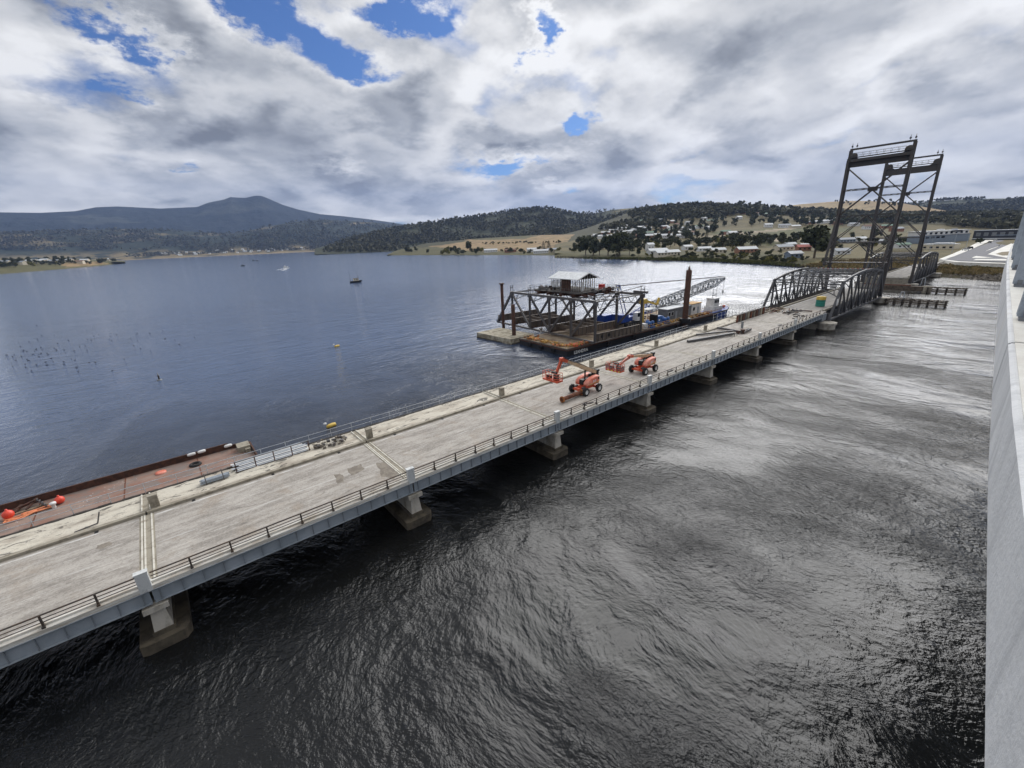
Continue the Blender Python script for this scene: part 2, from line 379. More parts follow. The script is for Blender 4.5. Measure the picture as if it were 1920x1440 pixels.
# ------------------------------------------------------------------ land
LAND = {}
def cr(xs, ys, x):
    return np.interp(x, xs, ys)
def inpoly(x, y, poly):
    c = False; j = len(poly)-1
    for i in range(len(poly)):
        if (poly[i][1] > y) != (poly[j][1] > y) and x < (poly[j][0]-poly[i][0])*(y-poly[i][1])/(poly[j][1]-poly[i][1])+poly[i][0]: c = not c
        j = i
    return c
def fnoise(x, y, s, seed=0):
    """cheap smooth value noise on arrays"""
    x = np.asarray(x)/s+seed*17.3; y = np.asarray(y)/s-seed*9.1
    xi = np.floor(x); yi = np.floor(y); fx = x-xi; fy = y-yi; fx = fx*fx*(3-2*fx); fy = fy*fy*(3-2*fy)
    h = lambda a, b: np.modf(np.abs(np.sin(a*127.1+b*311.7)*43758.5453))[0]
    return (h(xi, yi)*(1-fx)+h(xi+1, yi)*fx)*(1-fy)+(h(xi, yi+1)*(1-fx)+h(xi+1, yi+1)*fx)*fy
def land(name, label, mat, cols, layers, step, sub, rough, cover=None, shore=True):
    """layers from the waterline inland to the skyline; each (sight heights, distances) at the given bearings"""
    xs = np.arange(cols[0], cols[-1]+.1, step); rows = []
    for k, (ys, ds) in enumerate(layers):
        yy = cr(cols, ys, xs); row = []
        for i, x in enumerate(xs):
            if ds == 'shore': P = atz(x, yy[i], 0.)
            elif isinstance(ds, tuple) and ds[0] == 'from':      # metres behind the waterline at height z
                b = rows[0][i]; h = b-CAM; h = h/math.hypot(h[0], h[1]); P = b+h*ds[1]; P = np.array([P[0], P[1], ds[2]])
            else: P = atd(x, yy[i], float(cr(cols, ds, x)) if hasattr(ds, '__len__') else ds)
            row.append(P)
        rows.append(np.array(row))
    last = rows[-1]; back = last.copy(); h = last[:, :2]-CAM[:2]; back[:, :2] = CAM[:2]+h*1.12; back[:, 2] = last[:, 2]*.55-4; rows.append(back)
    G = []; px = []
    for k in range(len(rows)-1):
        m = sub[k] if k < len(sub) else 2
        for j in range(m):
            t = j/m; P = rows[k]*(1-t)+rows[k+1]*t
            P = P.copy(); w = 1.0 if (k > 1 or not shore) else 0.
            if k == len(rows)-2: w = 0.
            if k == len(rows)-3: w *= 1-.9*t
            d = np.hypot(P[:, 0]-CAM[0], P[:, 1]-CAM[1])
            P[:, 2] += w*rough*np.clip((d-450)/450, .12, 1)*np.clip(P[:, 2]/(rough*1.6), .03, 1)*((fnoise(P[:, 0], P[:, 1], 240*rough/10+60, 1)-.5)*2+(fnoise(P[:, 0], P[:, 1], 70, 2)-.5)*.8)
            G.append(P)
    G.append(rows[-1]); G = np.array(G); a, b = G.shape[:2]
    v = G.reshape(-1, 3); fs = [(i*b+j, i*b+j+1, (i+1)*b+j+1, (i+1)*b+j) for i in range(a-1) for j in range(b-1)]
    me = bpy.data.meshes.new(name); me.from_pydata(v.tolist(), [], fs); me.materials.append(mat); me.polygons.foreach_set('use_smooth', [True]*len(fs))
    if cover:
        at = me.color_attributes.new('cover', 'FLOAT_COLOR', 'POINT'); D = v-CAM; zz = D@fw; X = 960+F_PX*(D@rt)/zz; Y = 720-F_PX*(D@up)/zz
        jx = (fnoise(v[:, 0], v[:, 1], 30, 3)-.5); jy = (fnoise(v[:, 0], v[:, 1], 30, 4)-.5)
        cl = np.ones((len(v), 4)); base = cover[0]; cl[:, :3] = base
        for poly, c, jit in cover[1:]:
            for i in range(len(v)):
                if inpoly(X[i]+jx[i]*jit*3, Y[i]+jy[i]*jit, poly): cl[i, :3] = c
        at.data.foreach_set('color', cl.ravel())
    me.update(); o = link(name, me); tag(o, label, kind='structure')
    LAND[name] = BVHTree.FromPolygons([tuple(p) for p in v], fs); return o
def hit(name, x, y):
    d = Vector(ray(x, y)).normalized(); r = LAND[name].ray_cast(Vector(CAM), d); return r[0]
def ground(name, x, y, z0=4000):
    r = LAND[name].ray_cast(Vector((x, y, z0)), Vector((0, 0, -1))); return r[0].z if r[0] else None
def hill_mat(name, forest, grass, scale, lo, hi, bump=6., flat=None, bs=.04):
    t = NT(name); c = t.ramp(t.noise(scale, 6, .6, .3), lo, hi)
    if flat:
        z = t.n('ShaderNodeSeparateXYZ'); t.L.new(t.pos, z.inputs[0]); c = t.mth('MAXIMUM', c, t.mth('MULTIPLY', t.ramp(z.outputs['Z'], flat, flat*.3), t.ramp(t.noise(scale*4, 5, .65), .40, .56)))
    speck = t.ramp(t.noise(.045, 3, .7), .42, .60); f2 = tuple(x*1.7 for x in forest)
    col = t.mix(c, t.mix(speck, forest, f2), grass)
    t.b.inputs['Specular IOR Level'].default_value = .1
    return t.out(col, .9, 0, t.bump(t.noise(bs, 6, .7), .9, bump))
def cover_mat(name):
    t = NT(name); a = t.n('ShaderNodeVertexColor', layer_name='cover'); g = t.noise(.06, 5, .65); f = t.noise(.7, 4, .65)
    hs = t.mix(t.ramp(t.noise(.022, 5, .68, .4), .48, .64, 0, .5), a.outputs[0], (.062, .064, .036)); hs = t.mix(t.ramp(g, .42, .64, 0, .45), hs, (.052, .055, .031)); hs = t.mix(t.ramp(f, .4, .75, 0, .35), hs, (.24, .20, .12))
    t.b.inputs['Specular IOR Level'].default_value = .1
    return t.out(hs, .9, 0, t.bump(f, .5, .4))
STRAW, OLIVE, VINE, DIRT, SCRUB, PALE = (.34, .235, .125), (.10, .095, .045), (.105, .11, .048), (.40, .33, .24), (.055, .056, .032), (.40, .36, .28)
m_mtn = hill_mat('mountain_forest', (.018, .025, .030), (.058, .068, .066), .0013, .52, .68, 60, None, .0035)  # paler second tone paints sunlit patches onto the slopes, not grass
m_foot = hill_mat('foothill_forest', (.026, .032, .022), (.23, .18, .095), .0018, .54, .66, 9, 90, .012)
m_wood = hill_mat('wooded_hill_ground', (.044, .048, .03), (.20, .165, .085), .004, .60, .72, 6)
m_bare = hill_mat('bare_hill_grass', (.22, .17, .095), (.30, .22, .12), .004, .4, .6, 2)
m_cov = cover_mat('grassland')

C = [-60, 0, 75, 140, 180, 220, 300, 370, 390, 420, 432, 445, 460, 478, 490, 505, 530, 560, 600, 640, 700, 760, 830]
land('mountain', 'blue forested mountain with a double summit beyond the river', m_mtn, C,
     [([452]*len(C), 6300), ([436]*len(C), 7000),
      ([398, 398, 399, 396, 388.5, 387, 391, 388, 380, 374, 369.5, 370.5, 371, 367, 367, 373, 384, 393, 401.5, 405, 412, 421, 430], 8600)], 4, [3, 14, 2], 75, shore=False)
C = [-60, 0, 100, 200, 300, 380, 420, 450, 500, 550, 600, 650, 700, 760, 820]
def ysea(x, d):
    lo, hi = hor(x)+.3, hor(x)+200
    for _ in range(40):
        m = (lo+hi)/2; P = atz(x, m, 0.)-CAM
        if math.hypot(P[0], P[1]) > d: lo = m
        else: hi = m
    return lo
n_shore = [ysea(x, 4400) for x in C]
land('foothills', 'dark wooded foothills with straw coloured clearings along the far shore', m_foot, C,
     [(n_shore, 'shore'), (C, ('from', 60, 3.)), ([hor(x)-1.5 for x in C], 4700), ([h-12 for h in (474, 472, 468, 466, 464, 462, 461, 458, 450, 446, 446, 448, 450, 452, 455)], 5200),
      ([437, 438, 433, 430, 430, 436, 439, 436, 425, 416, 411.5, 414, 417, 424, 431], 6000)], 5, [2, 2, 4, 10, 2], 40)
C = [590, 640, 690, 740, 790, 850, 900, 950, 985, 1005, 1020, 1040, 1060, 1078, 1110, 1150, 1200, 1260, 1330]
_C = C; C2 = [226, 260, 300, 400, 500, 600, 700, 760]
land('far_flat', 'pale reed flats along the far shore', m_bare, C2, [([ysea(x, 4380) for x in C2], 'shore'), (C2, ('from', 30, 2.)), (C2, ('from', 260, 7.))], 6, [2, 3, 2], .5)
C = _C
land('wooded_hill', 'long forested hill rising behind the straw fields', m_wood, C,
     [([477, 476, 475, 472, 469, 464, 460, 456, 452, 450, 449, 448, 447, 446, 444, 440, 436, 432, 428], 1900), ([472, 468, 462, 460, 455, 448, 444, 440, 437, 435, 433, 432, 431, 430, 428, 424, 419, 412, 406], 2300),
      ([466, 453, 439, 428, 419, 412.5, 405.5, 398, 393, 391, 390, 393, 398, 402, 401, 393, 389, 384, 384], 2900)], 4, [3, 12, 2], 22, shore=False)
C = [726, 742, 800, 900, 1000, 1100, 1200, 1300]
land('field_shore', 'straw coloured farm fields behind the grassy river bank', m_cov, C,
     [([479, 478.8, 478.4, 478.3, 478.3, 479.5, 481, 482], 'shore'), (C, ('from', 12, 1.2)), ([478.5, 475, 471, 466.5, 465, 467, 468, 468], [1120, 1250, 1240, 1120, 980, 880, 800, 760]),
      ([478, 472.5, 464, 457, 452, 453, 456, 458], [1160, 1400, 1460, 1380, 1250, 1130, 1050, 1000]), ([477.5, 470, 456, 447, 441, 439, 440, 442], [1200, 1600, 1800, 1750, 1650, 1500, 1400, 1350])], 4, [2, 5, 8, 12, 2], 3,
     cover=[STRAW, ([(700, 482), (700, 462), (800, 462), (880, 470), (1000, 471), (1140, 468), (1340, 470), (1340, 490)], OLIVE, 3), ([(700, 466), (700, 440), (840, 440), (880, 452), (800, 463)], SCRUB, 3),
            ([(880, 446), (960, 440), (1010, 442), (985, 447.5), (890, 450)], OLIVE, 2)])
C = [1040, 1070, 1100, 1180, 1240, 1300, 1350, 1400, 1440, 1507, 1560, 1620, 1700, 1760, 1800, 1850, 1900, 2010]
I = lambda v: list(np.interp(C, [1040, 1100, 1180, 1300, 1400, 1500, 1620, 1760, 1850, 2010], v))
land('hillside', 'dry grassy hillside with houses, vineyard and river bank', m_cov, C,
     [([483.2, 483.6, 485, 487, 489, 490, 492, 495, 497, 502.5, 507, 510.5, 515.5, 519.5, 522, 525, 527.5, 533], 'shore'), (C, ('from', 5, 1.6)), (C, ('from', 22, 4.0)),
      (I([476, 473, 468, 465, 462, 460, 458, 455, 452, 446]), 600), (I([466, 462, 456, 450, 446, 443, 442, 441, 440, 436]), 850), (I([456, 450, 438, 430, 428, 428, 428, 429, 429, 428]), 1150),
      (I([448, 436, 412, 405, 404, 408, 414, 415, 414, 414]), 1500), (I([444, 428, 398, 387.5, 388.5, 396, 403, 405, 404, 404]), 1900)], 4, [3, 3, 8, 8, 8, 10, 8, 2], 3.,
     cover=[(.155, .13, .068),
            ([(1030, 490), (1030, 470), (1200, 470), (1440, 474), (1520, 490), (1600, 515), (1400, 505)], OLIVE, 4),
            ([(1330, 436), (1420, 430), (1560, 424), (1600, 428), (1600, 436), (1440, 443), (1350, 441)], VINE, 1), ([(1340, 455), (1390, 442), (1470, 444), (1500, 456), (1440, 462)], VINE, 2),
            ([(1280, 448), (1420, 433), (1480, 427), (1495, 429), (1430, 437), (1330, 446)], DIRT, 1), ([(1395, 438), (1460, 447), (1462, 452), (1450, 452), (1400, 441)], DIRT, 1),
            ([(1260, 462), (1340, 449), (1400, 446), (1400, 450), (1330, 456), (1280, 464)], (.26, .20, .105), 2),
            ([(1060, 455), (1060, 380), (1420, 380), (1560, 385), (1560, 405), (1400, 400), (1300, 404), (1180, 420)], SCRUB, 4),
            ([(1660, 425), (1700, 404), (1800, 402), (1920, 410), (2010, 410), (2010, 430), (1900, 428), (1760, 420)], SCRUB, 3),
            ([(1500, 500), (1560, 480), (1700, 478), (1800, 500), (1830, 530), (1600, 530)], (.17, .145, .075), 3),
            ([(1700, 526), (1700, 510), (1790, 512), (1900, 515), (2010, 520), (2010, 545), (1850, 535)], (.085, .075, .05), 3)])
C = [1400, 1450, 1500, 1530, 1560, 1600, 1640, 1680, 1720, 1790]
land('bare_hill', 'bare brown grass hill behind the lift towers', m_bare, C,
     [([412]*len(C), 2000), ([402, 401, 400, 399, 398, 397, 398, 399, 402, 408], 2200), ([396, 389, 383, 380.5, 378, 376.5, 377, 379, 386, 398], 2700)], 4, [2, 8, 2], 8, shore=False)
C = [1600, 1660, 1700, 1740, 1800, 1860, 1920, 2010]
land('far_ridge', 'dark forested ridge on the right horizon', m_wood, C,
     [([412]*len(C), 2900), ([404]*len(C), 3100), ([398, 389, 383, 378, 374, 372.5, 371.5, 372], 3900)], 5, [2, 8, 2], 18, shore=False)
C = [-70, 0, 100, 170, 205, 236]
land('spit', 'low wooded spit with houses on the left shore', m_cov, C,
     [([520, 514, 506, 500, 496.5, 493], 'shore'), (C, ('from', 18, 1.5)), ([500, 497, 493, 490, 490, 491], [1640, 1720, 1850, 2010, 2060, 2150]), ([489.5, 487, 485.5, 487, 488.5, 489.5], [2050, 2150, 2250, 2320, 2380, 2420])], 4, [3, 4, 8, 2], 2.5,
     cover=[(.12, .115, .055), ([(110, 500), (120, 492), (190, 490), (205, 494), (160, 500)], STRAW, 2)])

# ------------------------------------------------------------------ trees
def crown_mesh(name, n, rx, rz, z0, size, mat, seed, lobes=5, flat=.75):
    """foliage as many small leaf-clump faces spread through several lobes of the crown"""
    g = np.random.default_rng(seed); L = []
    for i in range(lobes):
        a = g.uniform(0, 6.28); r = g.uniform(.15, .62)*rx; L.append((r*math.cos(a), r*math.sin(a), z0+g.uniform(.15, .85)*rz, g.uniform(.38, .60)))
    v = []; f = []
    for i in range(n):
        c = L[i % lobes]; d = g.normal(size=3); d /= np.linalg.norm(d); rad = g.uniform(.55, 1.05)**.6*c[3]
        p = np.array([c[0]+d[0]*rad*rx, c[1]+d[1]*rad*rx, c[2]+d[2]*rad*rz*.5*flat]); s = size*g.uniform(.6, 1.3)
        nrm = d*.8+g.normal(size=3)*.5; nrm /= np.linalg.norm(nrm); a = np.cross(nrm, [.3, .2, .9]); a /= np.linalg.norm(a); b = np.cross(nrm, a); k = len(v)
        v += [p-a*s-b*s*.5, p+a*s*.7-b*s, p+a*s+b*s*.6, p-a*s*.4+b*s]; f.append((k, k+1, k+2, k+3))
    me = bpy.data.meshes.new(name); me.from_pydata([tuple(q) for q in v], [], f); me.materials.append(M[mat]); return me
def pine_mesh(name, n, rx, h, size, mat, seed):
    g = np.random.default_rng(seed); v = []; f = []
    for i in range(n):
        t = g.uniform(.08, 1)**1.25; rr = rx*(1-t)*g.uniform(.55, 1.08)+.12; a = g.uniform(0, 6.28); p = np.array([rr*math.cos(a), rr*math.sin(a), h*t]); s = size*g.uniform(.6, 1.3)*(1.1-.5*t)
        d = np.array([math.cos(a), math.sin(a), .25]); b = np.cross(d, [0, 0, 1]); b /= np.linalg.norm(b); k = len(v)
        v += [p-b*s-d*s*.7+(0, 0, s*.3), p+b*s-d*s*.6+(0, 0, s*.3), p+b*s*.6+d*s-(0, 0, s*.35), p-b*s*.6+d*s-(0, 0, s*.35)]; f.append((k, k+1, k+2, k+3))
    me = bpy.data.meshes.new(name); me.from_pydata([tuple(q) for q in v], [], f); me.materials.append(M[mat]); return me
def trunk_mesh(h, r):
    mb = MB(); mb.tube((0, 0, -1), (0, 0, h), r, 7, r*.5); g = random.Random(int(h*10))
    for i in range(4):
        a = i*1.7+g.random(); mb.tube((0, 0, h*.7), (math.cos(a)*h*.35, math.sin(a)*h*.35, h*1.25), r*.45, 5, r*.15)
    return mb.mesh('trunk', 'bark')
# unit trees are 10 m tall
KIND = {
 'round': [crown_mesh('crown', 560, 4.0, 9.2, .5, .52, 'leaf_dark', 3, 7, .95), crown_mesh('crown', 560, 4.6, 8.6, .6, .52, 'leaf_dark', 4, 9, .95)],
 'gum': [crown_mesh('crown', 400, 4.0, 7.2, 2.2, .5, 'leaf_olive', 5, 8, .75), crown_mesh('crown', 340, 4.2, 6.6, 2.6, .5, 'leaf_grey', 6, 8, .65), crown_mesh('crown', 420, 4.2, 7.2, 2.2, .5, 'leaf_dark', 16, 8, .8)],
 'shrub': [crown_mesh('crown', 260, 5.6, 7.0, 1.0, .75, 'leaf_olive', 7, 6, 1.), crown_mesh('crown', 260, 6.2, 6.5, 1.0, .75, 'leaf_dark', 8, 6, 1.), crown_mesh('crown', 220, 5.6, 7.0, 1.0, .75, 'leaf_yellow', 17, 6, 1.)],
 'pine': [pine_mesh('crown', 480, 2.5, 10, .55, 'leaf_dark', 9)],
 'poplar': [pine_mesh('crown', 420, 1.5, 10, .45, 'leaf_olive', 10)]}
TRUNK = trunk_mesh(5.0, .32); STUB = trunk_mesh(1.5, .3)
def tree(kind, var, P, h, label, group, cat='tree', name=None, wide=1.):
    s = h/10; t = thing(name or {'pine': 'pine_tree', 'gum': 'gum_tree', 'shrub': 'shrub', 'poplar': 'poplar_tree'}.get(kind, 'tree'), P, label, cat, group, random.uniform(0, 6.28)); t.scale = (s*wide, s*wide, s)
    for nm, me in (('crown', KIND[kind][var % len(KIND[kind])]), ('trunk', STUB if kind in ('shrub', 'pine', 'poplar') else TRUNK)):
        o = bpy.data.objects.new(nm, me); COL.objects.link(o); o.parent = t
    return t
def forest(name, label, land_name, polys, n, hmin, hmax, seed, mat='leaf_forest', quads=5):
    """a far wood that reads as one mass: tufts of leaf faces on the slope"""
    g = np.random.default_rng(seed); P = []; tries = 0
    xs = [p[0] for q in polys for p in q]; ys = [p[1] for q in polys for p in q]
    while len(P) < n and tries < n*6:
        tries += 1; x = g.uniform(min(xs), max(xs)); y = g.uniform(min(ys), max(ys))
        if not any(inpoly(x, y, q) for q in polys): continue
        h = hit(land_name, x, y)
        if h is None: continue
        if fnoise(h.x, h.y, 160, 5) < g.uniform(.12, .62): continue
        P.append(h)
    v = []; f = []
    for h in P:
        H = g.uniform(hmin, hmax); w = H*g.uniform(.28, .48)
        for q in range(quads):
            c = np.array(h)+np.array([g.normal()*w*.5, g.normal()*w*.5, H*g.uniform(.35, .95)]); a = g.normal(size=3); a /= np.linalg.norm(a); b = np.cross(a, g.normal(size=3)); b /= np.linalg.norm(b); s = w*g.uniform(.55, 1.0); k = len(v)
            v += [tuple(c-a*s-b*s*.4), tuple(c+a*s*.5-b*s), tuple(c+a*s+b*s*.5), tuple(c-a*s*.5+b*s)]; f.append((k, k+1, k+2, k+3))
    me = bpy.data.meshes.new(name); me.from_pydata(v, [], f); me.materials.append(M[mat]); o = link(name, me); tag(o, label, kind='stuff'); return o
# ------------------------------------------------------------------ old road bridge (runs along X, 18 m spans)
S = 18.0
def deck_material():
    t = NT('worn_deck'); st = t.noise(1.0, 6, .68, .35, t.mapped((.32, 1.2, 1))); st2 = t.noise(3.2, 5, .7, .3, t.mapped((.13, 1.5, 1))); bl = t.noise(.38, 5, .6, .6); gr = t.noise(8, 5, .75); gm = t.noise(2.6, 6, .72, .4)
    bl2 = t.noise(.9, 5, .65, .9, t.mapped((.5, 1, 1), 0, (40, 7, 0)))
    c = t.mix(t.ramp(st, .36, .62), (.255, .23, .20), (.44, .405, .36))
    c = t.mix(t.ramp(gm, .40, .66, 0, .6), c, (.40, .37, .33))
    c = t.mix(t.ramp(st2, .54, .66, 0, .6), c, (.58, .55, .50))
    c = t.mix(t.ramp(bl, .52, .72, 0, .55), c, (.30, .24, .18))
    c = t.mix(t.ramp(bl2, .62, .72, 0, .75), c, (.17, .15, .13))
    c = t.mix(t.ramp(gr, .48, .74, 0, .65), c, (.13, .12, .11))
    c = t.mix(t.ramp(gr, .46, .25, 0, .45), c, (.66, .645, .61))
    sp = t.n('ShaderNodeSeparateXYZ'); t.L.new(t.pos, sp.inputs[0]); wear = t.ramp(t.noise(1.4, 6, .7, 0, t.mapped((.3, 1, 1), 0, (7, 0, 0))), .42, .58)
    for yl, w, k in ((40.75, .13, .8), (36.2, .09, .45), (31.95, .16, .55)):
        ln = t.ramp(t.mth('ABSOLUTE', t.mth('SUBTRACT', sp.outputs['Y'], yl)), w, w*.5); c = t.mix(t.mth('MULTIPLY', t.mth('MULTIPLY', ln, wear), k), c, (.66, .65, .62))
    gut = t.ramp(sp.outputs['Y'], 40.9, 41.15); c = t.mix(t.mth('MULTIPLY', gut, .6), c, (.22, .19, .15))
    return t.out(c, .9, 0, t.bump(gr, .4, .03))
M['deck'] = deck_material()
def strip_material():
    t = NT('broken_footway'); a = t.noise(.9, 6, .65, .5, t.mapped((.35, 1, 1))); b = t.noise(1.3, 6, .68, 1.0, t.mapped((.45, 1.2, 1), 0, (5, 0, 0))); gr = t.noise(7, 4, .7)
    c = t.mix(t.ramp(a, .36, .56), (.42, .37, .30), (.61, .565, .47)); c = t.mix(t.ramp(b, .555, .61, 0, .85), c, (.085, .078, .068)); c = t.mix(t.ramp(gr, .5, .8, 0, .4), c, (.22, .19, .15))
    return t.out(c, .95, 0, t.bump(t.mth('ADD', gr, a), .6, .08))
M['strip'] = strip_material()
def kerb_material():
    t = NT('stained_kerb'); a = t.noise(2.0, 6, .65, .3, t.mapped((.3, 1, 3))); gr = t.noise(10, 4, .7); b = t.noise(1.1, 5, .65, .8)
    c = t.mix(t.ramp(a, .38, .66), (.70, .68, .62), (.44, .39, .32)); c = t.mix(t.ramp(b, .6, .72, 0, .6), c, (.24, .18, .13)); c = t.mix(t.ramp(gr, .5, .8, 0, .3), c, (.2, .17, .14))
    return t.out(c, .9, 0, t.bump(gr, .4, .03))
M['kerb'] = kerb_material()

def girder_mat():
    t = NT('painted_girder'); a = t.noise(.7, 5, .6, .2); st = t.noise(3.0, 5, .7, .2, t.mapped((1, 1, .10))); g = t.noise(14, 4, .7); rn = t.noise(1.6, 6, .75, .4, t.mapped((1, 1, .22), 0, (9, 2, 0)))
    c = t.mix(t.ramp(a, .35, .68), (.34, .375, .41), (.26, .295, .325)); c = t.mix(t.ramp(st, .52, .70, 0, .45), c, (.36, .38, .39)); c = t.mix(t.ramp(rn, .64, .74, 0, .75), c, (.13, .085, .055)); c = t.mix(t.ramp(g, .55, .8, 0, .3), c, (.16, .17, .18))
    return t.out(c, .55, 0, t.bump(g, .15, .02))
M['girder_blue'] = girder_mat()
bridge = thing('road_bridge', (0, 31, 0), 'long worn concrete road bridge on blue grey steel girders and low piers', 'bridge')
K0, K1 = -3, 7
def rough_sheet(name, x0, x1, y0, y1, z, mat, parent, nx, ny, amp, seed, thick=.25):
    g = np.random.default_rng(seed); mb = MB(); vs = []
    for i in range(nx+1):
        for j in range(ny+1):
            e = 1 if 0 < i < nx and 0 < j < ny else .3
            vs.append((x0+(x1-x0)*i/nx, y0+(y1-y0)*j/ny+(g.normal()*.05*amp*20 if j == ny else 0), z+g.normal()*amp*e))
    mb.add(vs, [(i*(ny+1)+j, (i+1)*(ny+1)+j, (i+1)*(ny+1)+j+1, i*(ny+1)+j+1) for i in range(nx) for j in range(ny)], 0, True)
    mb.box(((x0+x1)/2, (y0+y1)/2, z-.06-thick/2), (x1-x0, y1-y0-.1, thick)); return mb.build(name, mat, parent)
# shared meshes along one span
stiff = MB(); stiff.box((0, 30.94, 3.6), (.035, .13, .88)); stiff_me = stiff.mesh('stiffener', 'girder_stiff')
post = MB(); post.box((0, 31.06, 4.62), (.10, .08, 1.12)); post.box((0, 30.99, 4.30), (.16, .10, .36)); post.box((0, 31.16, 4.44), (.05, .16, .3)); post_me = post.mesh('railing_post', 'rail_dark')
fp = MB(); fp.tube((0, 45.36, 3.9), (0, 45.36, 5.22), .026, 6); fp.box((0, 45.34, 3.98), (.12, .08, .2)); fpost_me = fp.mesh('railing_post', 'alu')
def make_pilaster(x, far):
    mb = MB(); y = 41.85 if far else 31.02; f = 1 if far else -1
    w, b = (.60, .46) if far else (.62, .34)
    mb.box((x, y, 4.72), (w, b, 1.36)); mb.box((x, y, 5.44), (w+.06, b+.06, .08))
    yy = y-b/2-.012
    for dx in (-w/2+.07, w/2-.07): mb.box((x+dx, yy, 4.72), (.10, .025, 1.24))
    for dz in (4.15, 5.29): mb.box((x, yy, dz), (w-.24, .025, .10))
    return mb
for k in range(K0, K1):
    x0, x1 = k*S+.06, (k+1)*S-.06; xm = (x0+x1)/2; Ls = x1-x0
    # steelwork
    g = MB(); g.box((xm, 31.02, 3.6), (Ls, .03, .9)); g.box((xm, 31.02, 4.065), (Ls, .36, .03)); g.box((xm, 31.02, 3.135), (Ls, .36, .03))
    go = g.build('fascia_girder', 'girder_blue', bridge)
    for i in range(16): inst('stiffener', stiff_me, go, (x0+.35+(Ls-.7)*i/15, 0, 0))
    ig = MB()
    for y in (33.4, 35.9, 38.4, 40.9, 43.2):
        ig.box((xm, y, 3.6), (Ls, .03, .86)); ig.box((xm, y, 3.16), (Ls, .3, .03))
    for i in range(4): ig.box((x0+.4+(Ls-.8)*i/3, 38, 3.65), (.1, 13.9, .5))
    ig.box((xm, 45.1, 3.6), (Ls, .05, .9)); ig.build('inner_girder', 'girder_stiff', bridge)
    # slab, kerbs, footway
    d = MB(); d.box((xm, 36.35, 4.10), (Ls-.8, 9.75, .2)); d.box((xm, 38.1, 3.99), (Ls, 14.0, .06)); d.build('deck_slab', 'deck', bridge)
    kb = MB()
    kb.box((xm, 31.19, 4.22), (Ls, .58, .28)); kb.box((xm, 31.33, 4.43), (Ls, .26, .14)); kb.build('kerb', 'kerb', bridge)
    kf = MB(); kf.box((xm, 41.43, 4.24), (Ls, .38, .34)); kf.build('kerb', 'concrete_brown', bridge)
    rough_sheet('footway_strip', x0, x1, 41.64, 45.05, 4.26, 'strip', bridge, 44, 9, .028, 50+k)
    eb = MB(); gg = random.Random(k)
    n = 24
    for i in range(n):
        xa = x0+Ls*i/n; eb.box((xa+Ls/n/2, 45.22+gg.uniform(-.03, .03), 4.08+gg.uniform(-.03, .03)), (Ls/n+.02, .32, .42))
    eb.build('edge_beam', 'timber_dark', bridge)
    # railings
    rl = MB()
    for z, r in ((5.17, .05), (4.92, .03), (4.70, .03)): rl.tube((x0+.2, 31.10, z), (x1-.2, 31.10, z), r, 6)
    ro = rl.build('railing', 'rail_dark', bridge)
    for i in range(8):
        if i: inst('railing_post', post_me, ro, (k*S+S*i/8, 0, 0))
    rf = MB()
    for z in (5.17, 4.68): rf.tube((x0-.06, 45.36, z), (x1+.06, 45.36, z), .026, 6)
    if (k+1)*S < 105:
        ro = rf.build('temporary_railing', 'alu', bridge)
        for i in range(8): inst('railing_post', fpost_me, ro, (k*S+S*i/8, 0, 0))
    # joint over the pier
    if k > K0:
        x = k*S; j = MB(); j.box((x, 36.4, 4.16), (.98, 9.6, .05), mi=1)
        for dx in (-.30, -.13, .30): j.box((x+dx, 36.4, 4.2), (.10, 9.6, .06), mi=0)
        j.box((x, 43.2, 4.27), (.5, 3.4, .08), mi=1); j.box((x-.26, 43.2, 4.33), (.09, 3.4, .14), mi=0); j.box((x+.26, 43.2, 4.33), (.09, 3.4, .14), mi=0)
        j.build('expansion_joint', ['concrete_pale', 'concrete_brown'], bridge)
        make_pilaster(x-.12, False).build('pilaster', 'white_paint', bridge); make_pilaster(x+.62, True).build('pilaster', 'concrete_brown', bridge)
    for i in range(3):
        dr = MB(); dr.box((x0+3+6*i, 41.02, 4.215), (.22, .3, .03)); dr.build('drain_grate', 'black', bridge)
def make_pier(x):
    c = MB(); c.box((x, 38.2, 2.75), (1.30, 14.9, .36)); c.box((x, 38.2, 2.98), (1.05, 14.3, .12))
    p = c.build('pier', 'concrete_pier', bridge)
    b = MB(); hw0, hw1 = .36, .52; y0, y1 = 31.05, 45.4
    pts = []
    for z, w, e in ((2.57, hw0, 0.), (.7, hw1, -.12)): pts += [(x-w, y0+e, z), (x+w, y0+e, z), (x+w, y1-e, z), (x-w, y1-e, z)]
    b.add(pts, [(0, 1, 2, 3), (7, 6, 5, 4), (4, 5, 1, 0), (5, 6, 2, 1), (6, 7, 3, 2), (7, 4, 0, 3)]); b.build('pier_stem', 'concrete_pier', p)
    t = MB(); t.box((x, 38.2, .86), (1.20, 14.7, .34)); t.build('tide_band', 'concrete_foot', p)
    f = MB(); poly = [(-1.30, .15), (-.95, 0), (.95, 0), (1.30, .45), (1.30, 15.2), (.9, 15.6), (-.9, 15.6), (-1.30, 15.2)]
    f.prism(poly, (x, 30.36, -3), (1, 0, 0), (0, 1, 0), (0, 0, 3.72)); f.build('pier_footing', 'concrete_foot', p)
    for y in (31.1, 33.4, 35.9, 38.4, 40.9, 43.2):
        q = MB(); q.box((x-.3, y, 3.08), (.3, .36, .1)); q.box((x+.3, y, 3.08), (.3, .36, .1)); q.build('bearing', 'rust_dark', p)
for k in range(K0, 7): make_pier(k*S)

